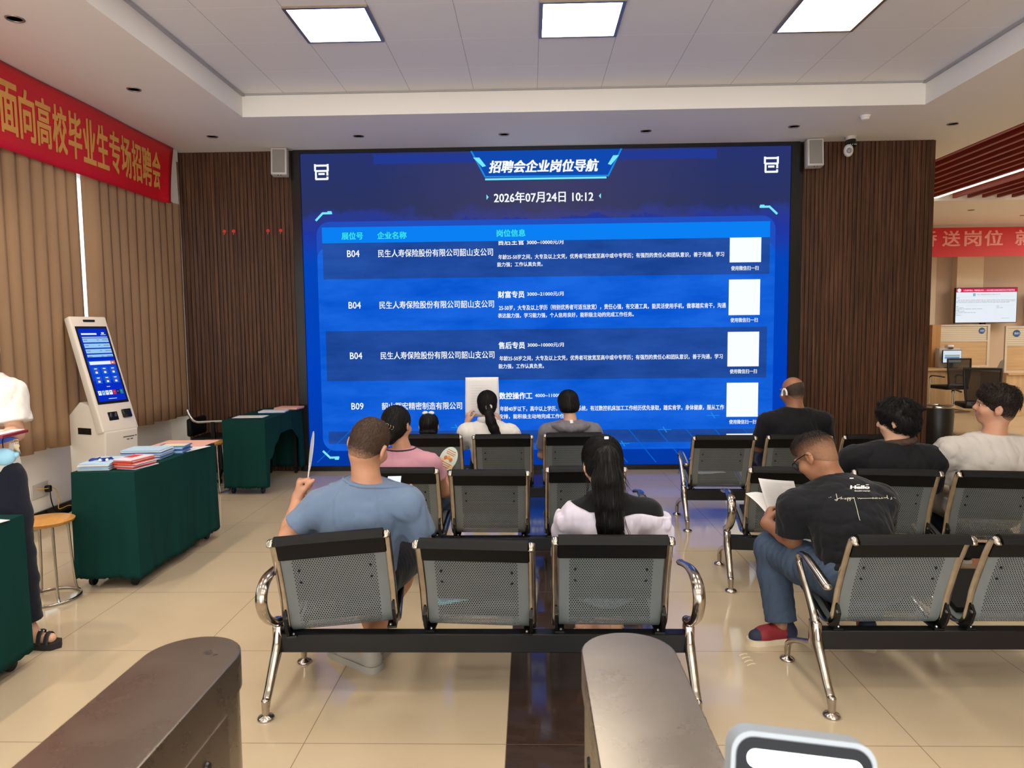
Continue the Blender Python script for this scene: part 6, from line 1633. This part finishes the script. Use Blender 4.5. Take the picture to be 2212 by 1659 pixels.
g = G(); pts = [tuple(Vector((2.355+.080*math.sin(a), 4.475-.085*math.cos(a), .888+.010*math.cos(a)+.012*math.sin(a*1.0)))-t.location) for a in [-2.4+i*.4 for i in range(13)]]; g.tube(pts, [(.022, .013)]*13, 10, side=(0, 0, 1)); link('collar', g, mat('collar_brown', (70, 48, 36), .8, noise=(90, .5)), t, 60)

# ---- young man in pale grey, looking left
J = seated(2.86, 4.42, .25, .68, .935, 0, .03); J.update(shL=(2.625, 4.42, .855), shR=(3.140, 4.37, .860), elL=(2.61, 4.52, .62), elR=(3.19, 4.46, .62), chest=(2.885, 4.40, .70), knL=(2.69, 4.86, .465), knR=(2.98, 4.84, .465), anL=(2.72, 4.78, .085), anR=(2.98, 4.82, .085), toL=(2.68, 4.93, .03), toR=(3.0, 4.97, .03), wrL=(2.72, 4.72, .55), wrR=(2.98, 4.70, .55))
t, M, R, J = person('young man in a pale grey T-shirt looking left, at the right picture edge', J, ((2.900, 4.405, 1.115), 58, 8, -3, 1.06), SK1, .008, 1.06)
shirt(t, J, cloth('tee_grey', (186, 178, 170)), .008, 1.06, .020, .85, .030, amp=.009, seed=71); trousers(t, J, cloth('shorts_khaki', (176, 164, 142)), .009, 1.04, .46, .018, name='shorts')
shoe(t, J['anL'], J['toL'], blackc, rubber, 'shoe'); shoe(t, J['anR'], J['toR'], blackc, rubber, 'shoe')
def crop9(f):
    scalp(f, .006, -.07, front=.012); f.ell((0, -.004, .062), (.088, .108, .070), None, .015)
    rnd = random.Random(8)
    for i in range(70):
        a = rnd.uniform(0, 2*PI); e = rnd.uniform(.45, 1.45); p = Vector((.084*math.cos(a)*math.cos(e), .104*math.sin(a)*math.cos(e)-.004, .062+.066*math.sin(e))); q = p+Vector((p.x*.16, p.y*.12+rnd.uniform(-.005, .02), rnd.uniform(.004, .018))); f.cap(tuple(p), tuple(q), .009, .003, .007)
    f.carve((0, .135, -.02), (.09, .07, .08), None, .006)
strands(hair(t, M, 1, hair_mat('hair_fade', (16, 13, 12), -.075, -.035, SKR['skin_tan'], 0.0), crop9, amp=.001, seed=24, scale=300, stretch=(1, 1, .5)), M, 2200, .035, F_WHORL, .0012, .006, 12, tip=.012, zmin=.02, jit=.5)

# ---- man in black reading papers on the nearest right bench
J = dict(pelvis=(1.515, 3.17, .465), chest=(1.505, 3.30, .70), neck=(1.478, 3.42, .868), shL=(1.280, 3.40, .762), shR=(1.668, 3.35, .800), elL=(1.288, 3.42, .572), wrL=(1.222, 3.60, .605), elR=(1.74, 3.50, .57), wrR=(1.53, 3.68, .545),
         hipL=(1.425, 3.19, .455), hipR=(1.605, 3.19, .455), knL=(1.262, 3.64, .460), knR=(1.70, 3.68, .465), anL=(1.288, 3.545, .085), anR=(1.735, 3.56, .085), toL=(1.150, 3.515, .034), toR=(1.79, 3.70, .034))
t, M, R, J = person('man in a printed black T-shirt, glasses and jeans bent over papers', J, ((1.412, 3.462, .982), 38, -34, 4, 1.0), SK3, .006, 1.03,
    [dict(w=J['wrL'], d=(.35, .75, .45), n=(.55, -.2, -.3), side=-1, size=1.08, curl=(42, 48, 55, 60), thumb=28), dict(w=J['wrR'], d=(-.8, .5, .2), n=(-.1, -.3, .9), side=1, size=1.05, curl=(35, 40, 45, 50), thumb=30)])
sh10 = shirt(t, J, cloth('tee_black', (22, 23, 27)), .006, 1.03, .020, .82, .028, amp=.007, seed=82, low=.40, scale=48)
trousers(t, J, jeans, .007, 1.06, .985, .016, .007, 7, .02)
snk = (mat('sneaker_red', (134, 30, 38), .7), mat('sneaker_navy', (30, 36, 62), .7), mat('sneaker_cream', (206, 186, 152), .7))
for a in 'LR':
    s = shoe(t, J['an'+a], J['to'+a], snk[0], mat('sole_cream', (214, 200, 172), .6), 'sneaker', 1.12, snk[1], snk[1], .030, 'red and navy sneaker with a cream sole')
    an, to = Vector(J['an'+a]), Vector(J['to'+a]); d = Vector((to.x-an.x, to.y-an.y, 0)).normalized()
    g = G()
    sd_ = Vector((d.y, -d.x, 0))
    for i in range(4): c = an+d*(.045+.018*i); c.z = .094-.008*i; g.tube([tuple(c+sd_*u-t.location+Vector((0, 0, -.9*u*u*8))) for u in (-.024, -.012, 0, .012, .024)], .003, 6)
    l_ = link('laces', g, snk[2], s, 60); l_.matrix_parent_inverse = (s.matrix_local).inverted()
def crop10(f):
    scalp(f, .004, -.068); f.ell((0, .010, .070), (.070, .090, .056), None, .012); f.carve((0, .140, -.01), (.1, .06, .085), None, .006)
strands(hair(t, M, 1, hair_mat('hair_high_fade', (15, 14, 15), -.01, .075, SKR['skin_brown'], 0.0, .18), crop10, amp=.001, seed=26, scale=300, stretch=(1, 1, .5)), M, 2400, .020, F_WHORL, .001, .004, 13, segs=4, tip=.006, zmin=.045, jit=.5)
g = G()
for sx in (-1, 1):
    c = Vector((sx*.033, .112, -.004)); g.tube([tuple(M @ (c+Vector((.026*math.cos(a), -.010*abs(math.cos(a))*(1 if math.cos(a)*sx > 0 else 0), .019*math.sin(a))))-t.location) for a in [i*PI/10 for i in range(20)]], .0024, 6, closed=True)
    g.tube([tuple(M @ Vector(p)-t.location) for p in ((sx*.060, .104, .004), (sx*.086, .05, .010), (sx*.090, -.005, .012), (sx*.088, -.03, -.006))], .0028, 6)
g.tube([tuple(M @ Vector(p)-t.location) for p in ((-.009, .114, .0), (0, .118, .004), (.009, .114, .0))], .002, 6); link('glasses', g, mat('glasses_black', (14, 14, 15), .25), t, 60)
# lettering on the back of the shirt, laid onto the cloth
def lay(shirt_o, org, ex, ez, toward, off=.0025):
    dg = bpy.context.evaluated_depsgraph_get(); me = shirt_o.data; base = Vector(shirt_o.parent.location)
    bv = BVHTree.FromPolygons([v.co+base for v in me.vertices], [tuple(p.vertices) for p in me.polygons])
    org, ex, ez, tw = Vector(org), Vector(ex).normalized(), Vector(ez).normalized(), Vector(toward).normalized()
    def place(x, y):
        p = org+ex*x+ez*y; h_ = bv.ray_cast(p-tw*.4, tw)
        q = h_[0]-tw*off if h_[0] is not None else p
        return tuple(q-base)
    return place
pl = lay(sh10, (1.52, 3.25, .80), (1, -.10, 0), (0, .35, .94), (0, .94, -.35))
prt = mat('print_cream', (232, 226, 206), .6); prw = mat('print_white', (236, 234, 230), .6)
g = G()
def cloth_text(s, x0, x1, y0, y1, mi, bold, sh_=0.0):
    textfit(g, s, x0, x1, y0, y1, pl, mi, bold, sh_)
pl = lay(sh10, (1.497, 3.20, .726), (1, 0, 0), (0, 0, 1), (.43, .88, -.22))
u_ = lambda zx, zy: ((1560+zx/4.424-1840)*.00215, (1120-(900+zy/4.424))*.00215)
a, b_ = u_(1165, 668), u_(1350, 615); cloth_text('Hello', a[0], b_[0], a[1]+.004, b_[1]-.004, 1, .05)
for xa, xb in ((1225, 1255), (1312, 1340)):
    p, q = u_(xa, 622), u_(xb, 615); g.add([pl(p[0], q[1]-.003), pl(q[0], q[1]-.003), pl(q[0], q[1]), pl(p[0], q[1])], [(0, 1, 2, 3)], 1)
a, b_ = u_(1210, 686), u_(1355, 673); cloth_text('Beautiful Language', a[0], b_[0], a[1], b_[1], 1, .03)
link('printed_word', g, [prt, prw], sh10, None)
g = G()
pen = [[(1033, 706), (1042, 735), (1050, 768), (1040, 775), (1022, 764), (1045, 760), (1078, 744)], [(1086, 735), (1082, 762), (1092, 748), (1100, 758), (1106, 750)], [(1124, 748), (1116, 757), (1126, 760), (1132, 748), (1136, 760)], [(1144, 744), (1148, 778)], [(1146, 748), (1158, 744), (1160, 756), (1150, 759)], [(1166, 744), (1170, 776)], [(1168, 748), (1180, 744), (1182, 756), (1172, 760)],
       [(1190, 742), (1196, 754), (1206, 742)], [(1206, 742), (1216, 780), (1236, 845), (1252, 905), (1266, 952), (1272, 962)], [(1240, 745), (1250, 756), (1258, 747), (1268, 756), (1278, 751), (1320, 752), (1370, 750)], [(1384, 744), (1376, 750), (1384, 757), (1392, 750), (1384, 744)], [(1400, 756), (1406, 745), (1414, 756), (1420, 745), (1430, 756)],
       [(1438, 750), (1448, 746), (1442, 756), (1456, 754)], [(1462, 756), (1468, 744), (1478, 756)], [(1486, 746), (1500, 748), (1520, 742)], [(1516, 722), (1522, 756), (1532, 754)], [(1564, 744), (1552, 748), (1566, 758), (1550, 762)], [(964, 742), (970, 742)], [(980, 738), (986, 738)], [(1584, 742), (1588, 746)], [(1596, 750), (1600, 754)]]
for st in pen:
    w = .0011
    pts = [u_(*q) for q in st]
    dense = []
    for p, q in zip(pts, pts[1:]):
        n = max(1, int(math.hypot(q[0]-p[0], q[1]-p[1])/.006)); dense += [(p[0]+(q[0]-p[0])*i/n, p[1]+(q[1]-p[1])*i/n) for i in range(n)]
    dense.append(pts[-1])
    g.tube([pl(*q) for q in dense], w, 5)
link('printed_signature', g, [prt, prw], sh10, None)
g = G()
p, q = u_(1155, 556), u_(1192, 546); g.add([pl(p[0], p[1]), pl(q[0], p[1]), pl(q[0], q[1]), pl(p[0], q[1])], [(0, 1, 2, 3)], 1)
link('neck_label', g, [prt, prw], sh10, None)
th = thing('paper_sheet', 'open printed sheets held in the left hand of the man in the printed black shirt', 'papers', (1.30, 3.68, .70))
def sheetq(g, c, bow, lines, mi=0):
    """Curved sheet through four corners (TL, TR, BL, BR)."""
    TL, TR, BL, BR = [Vector(x)-Vector((1.30, 3.68, .70)) for x in c]; nm = (TR-TL).cross(BL-TL).normalized()
    P = lambda u, v: TL.lerp(TR, u).lerp(BL.lerp(BR, u), v)+nm*(bow*math.sin(PI*u)+bow*.5*math.sin(PI*v))
    g.sheet(lambda u, v: tuple(P(u, v)), 10, 10, mi)
    rnd = random.Random(2)
    for i in range(lines):
        v = .08+.86*i/lines; u0, u1 = .07, rnd.uniform(.6, .93)
        for s in (.0012, -.0012):
            k = 8; o = len(g.v)
            vs = [tuple(P(u0+(u1-u0)*j/k, v+e)+nm*s) for j in range(k+1) for e in (0, .008)]
            g.add(vs, [(2*j, 2*j+2, 2*j+3, 2*j+1) for j in range(k)], 1)
g = G(); sheetq(g, ((1.224, 3.75, .812), (1.412, 3.745, .796), (1.262, 3.665, .625), (1.442, 3.65, .60)), .010, 24); link('page', g, [paperm, inkm], th, 180)
g = G(); sheetq(g, ((1.172, 3.80, .716), (1.30, 3.80, .70), (1.256, 3.67, .622), (1.40, 3.67, .60)), -.022, 16); link('page', g, [paperm, inkm], th, 180)
th = thing('paper_sheet', 'printed sheets lying on the lap of the man in the printed black shirt', 'papers', (1.44, 3.55, .585))
g = G(); M_ = Matrix.Translation((0, 0, 0)) @ Matrix.Rotation(math.radians(40), 4, 'X') @ Matrix.Rotation(.12, 4, 'Z')
for i in range(4): g.box((-.09+.004*i, -.08, .003*i), (.11+.004*i, .10, .003*i+.0015), 0, M=M_)
for i in range(8): g.box((-.07, -.06+.018*i, .0106), (.10, -.056+.018*i, .0110), 1, M=M_)
link('sheet', g, [paperm, inkm], th, None)

# ---- person in white standing at the left edge behind the table
J = dict(pelvis=(-2.80, 3.50, .90), chest=(-2.80, 3.49, 1.21), neck=(-2.79, 3.49, 1.42), shL=(-2.645, 3.47, 1.34), shR=(-2.95, 3.50, 1.345), elL=(-2.60, 3.44, 1.125), elR=(-3.0, 3.45, 1.10), wrL=(-2.545, 3.28, 1.135), wrR=(-2.85, 3.30, 1.12),
         hipL=(-2.72, 3.50, .88), hipR=(-2.88, 3.50, .88), knL=(-2.665, 3.49, .48), knR=(-2.88, 3.50, .48), anL=(-2.625, 3.475, .095), anR=(-2.87, 3.51, .095), toL=(-2.50, 3.465, .05), toR=(-2.78, 3.46, .05))
t, M, R, J = person('person in a white shirt and navy trousers standing at the left picture edge', J, ((-2.78, 3.46, 1.56), 205, -8, 0, .97), SK2, .008, .93,
    [dict(w=J['wrL'], d=(-.95, -.15, .05), n=(.1, .2, -.95), side=-1, size=.95, curl=(40, 45, 50, 55), thumb=30)])
shirt(t, J, wsh, .008, .93, .026, .74, .034, amp=.008, seed=91, low=.86); trousers(t, J, navy, .009, .93, .96, .016, .005, 12, .02)
def staff_hair(f):
    f.ell((0, -.014, .030), (.090, .106, .096), None, 0); f.ell((0, -.05, -.035), (.076, .062, .066), None, .03); f.carve((0, .115, -.035), (.088, .078, .108), None, .012)
hair(t, M, 1, hair_black, staff_hair, h=.006, amp=.002, seed=29, scale=110, stretch=(1, 1, .25))
for an, to in ((J['anL'], J['toL']), (J['anR'], J['toR'])):
    a, b2 = Vector((an[0], an[1], 0)), Vector((to[0], to[1], 0)); d = (b2-a).normalized(); s_ = Vector((d.y, -d.x, 0)); L_ = (b2-a).length+.045
    g = G(); ring = [(.030, -.06), (.036, .0), (.046, L_*.65), (.040, L_*.9), (.0, L_+.01), (-.040, L_*.9), (-.046, L_*.65), (-.036, 0), (-.030, -.06)]
    g.poly([tuple(a+s_*x+d*y-t.location) for x, y in ring][::-1], (0, 0, .034))
    so = link('sandal', g, rubber_b, t, 40)
    for e, zz in ((.075, .062), (.115, .050)):
        g = G(); g.tube([tuple(a+d*(e+.012*math.cos(w))+s_*(.044*math.cos(w))+Vector((0, 0, .03+zz*math.sin(w)))-t.location) for w in [i*PI/8 for i in range(9)]], [(.013, .004)]*9, 8, side=tuple(d))
        l_ = link('strap', g, rubber_b, so, 60); l_.matrix_parent_inverse = so.matrix_local.inverted()
    g = G()
    for i in range(4): g.ball(tuple(a+d*(.075+.012*i)+s_*(.012-.010*i)+Vector((0, 0, .094-.006*i))-t.location), .005, 8)
    l_ = link('bead', g, mat('bead_pearl', (224, 218, 206), .25), so); l_.matrix_parent_inverse = so.matrix_local.inverted()
th = thing('folder', 'dark red folder held by the person in white at the left picture edge', 'folder', (-2.585, 3.27, 1.150), .1)
g = G(); g.box((-.17, -.11, -.008), (.115, .09, .006), bev=.002, seg=1); link('cover', g, mat('folder_red', (130, 24, 34), .45), th)
g = G(); g.box((-.165, -.105, .0062), (.10, .085, .009)); link('pages', g, paperm, th)
th = thing('lanyard', 'blue printed pouch dangling under the red folder at the left picture edge', 'pouch', (-2.585, 3.245, 1.115), .1)
g = G(); g.poly([(-.16, 0, .015), (-.16, 0, -.045), (-.03, 0, -.035), (.06, 0, -.01), (.13, 0, .012), (.10, 0, .02)], (0, .012, 0)); link('pouch_cloth', g, mat('pouch_blue', (24, 62, 160), .5), th)
g = G(); [g.ball((-.10+.035*i, -.001, -.012+.003*i), (.013, .001, .011), 10) for i in range(4)]; link('pouch_print', g, mat('pouch_yellow', (214, 158, 50), .5), th)
th = thing('keyring', 'bunch of small metal keys hanging beside the pale blue purse', 'keys', (-2.455, 3.25, 1.115), .1)
g = G(); g.tube([(.012*math.cos(a), 0, .012*math.sin(a)) for a in [i*PI/8 for i in range(16)]], .0015, 6, closed=True); link('ring', g, stc, th, 60)
for i in range(4):
    g = G(); a = -.25+.18*i; Mk = Matrix.Rotation(a, 4, 'Y'); g.lathe([(.0, -.0012), (.010, -.0012), (.010, .0012), (.0, .0012)], 12, M=Mk @ Matrix.Translation((0, .002*i, -.022)) @ Matrix.Rotation(PI/2, 4, 'X')); g.box((-.003, .002*i-.001, -.065), (.003, .002*i+.001, -.03), M=Mk); link('key', g, mat('key_brass', (206, 190, 160), .3, .9), th)
th = thing('purse', 'rounded pale blue purse dangling from the hand at the left picture edge', 'purse', (-2.505, 3.23, 1.045), .1)
g = G(); g.ball((0, 0, 0), (.058, .026, .042), 18); g.ball((.058, 0, .008), (.014, .012, .014), 10); link('pouch', g, mat('purse_blue', (138, 190, 214), .45), th, 180)
g = G(); g.tube([(0, 0, .04), (-.005, .006, .075), (.0, .012, .10)], .003, 6); link('loop', g, steel_black, th)
th = thing('charm', 'small grey rounded charm beside the pale blue purse at the left picture edge', 'charm', (-2.575, 3.24, 1.035), .1)
g = G(); g.ball((0, 0, 0), (.026, .02, .036), 14); link('body', g, mat('charm_grey', (112, 116, 114), .3), th, 180)
g = G(); g.tube([(0, 0, .034), (.01, .006, .07), (.02, .01, .11)], .0025, 6); link('loop', g, steel_black, th)

# ---- person in white behind the far desk screen
J = seated(9.62, 14.45, .19, .68, .92, 0, -.05)
J = {k: (9.62-(v[1]-14.45)*.96-(v[0]-9.62)*.25, 14.45+(v[0]-9.62)*.96-(v[1]-14.45)*.25, v[2]) for k, v in J.items()}
J = {k: (v[0]+.22, v[1]+.15, v[2]) for k, v in J.items()}
t, M, R, J = person('person in a white short-sleeved top seated at the far desk in the hall', J, ((9.90, 14.57, 1.06), 100, -8, 0, 1.0), SK2, .014, 1.0)
shirt(t, J, wsh, .014, 1.0, .018, .7, .026, amp=.004, seed=95); trousers(t, J, navy, .016)
def hall_hair(f): f.ell((0, -.014, .030), (.090, .106, .096), None, 0); f.carve((0, .115, -.035), (.088, .078, .108), None, .012)
hair(t, M, 1, hair_black, hall_hair, h=.008, amp=.002)
# printed things left on seats
th = thing('leaflet', 'printed leaflet left on the seat of the far bench right of the aisle', 'leaflet', (1.52, 5.98, .393), .3, 'leaflets left on the benches')
g = G(); g.box((-.12, -.09, 0), (.12, .09, .002)); g.box((-.10, -.06, .002), (.02, .07, .0024), 1); link('sheet', g, [paperm, pb], th)
th = thing('leaflet', 'colourful leaflet lying on the middle seat of the nearest left bench', 'leaflet', (-.36, 3.18, .386), .5, 'leaflets left on the benches')
g = G(); g.box((-.11, -.08, 0), (.11, .08, .002)); g.box((-.08, -.05, .002), (.05, .06, .0024), 1); g.box((.0, -.07, .0021), (.10, -.01, .0026), 2); link('sheet', g, [mat('leaflet_cyan', (120, 200, 216), .5), mat('leaflet_blue', (60, 120, 190), .5), prd], th)
bpy.data.objects.remove(_fo)
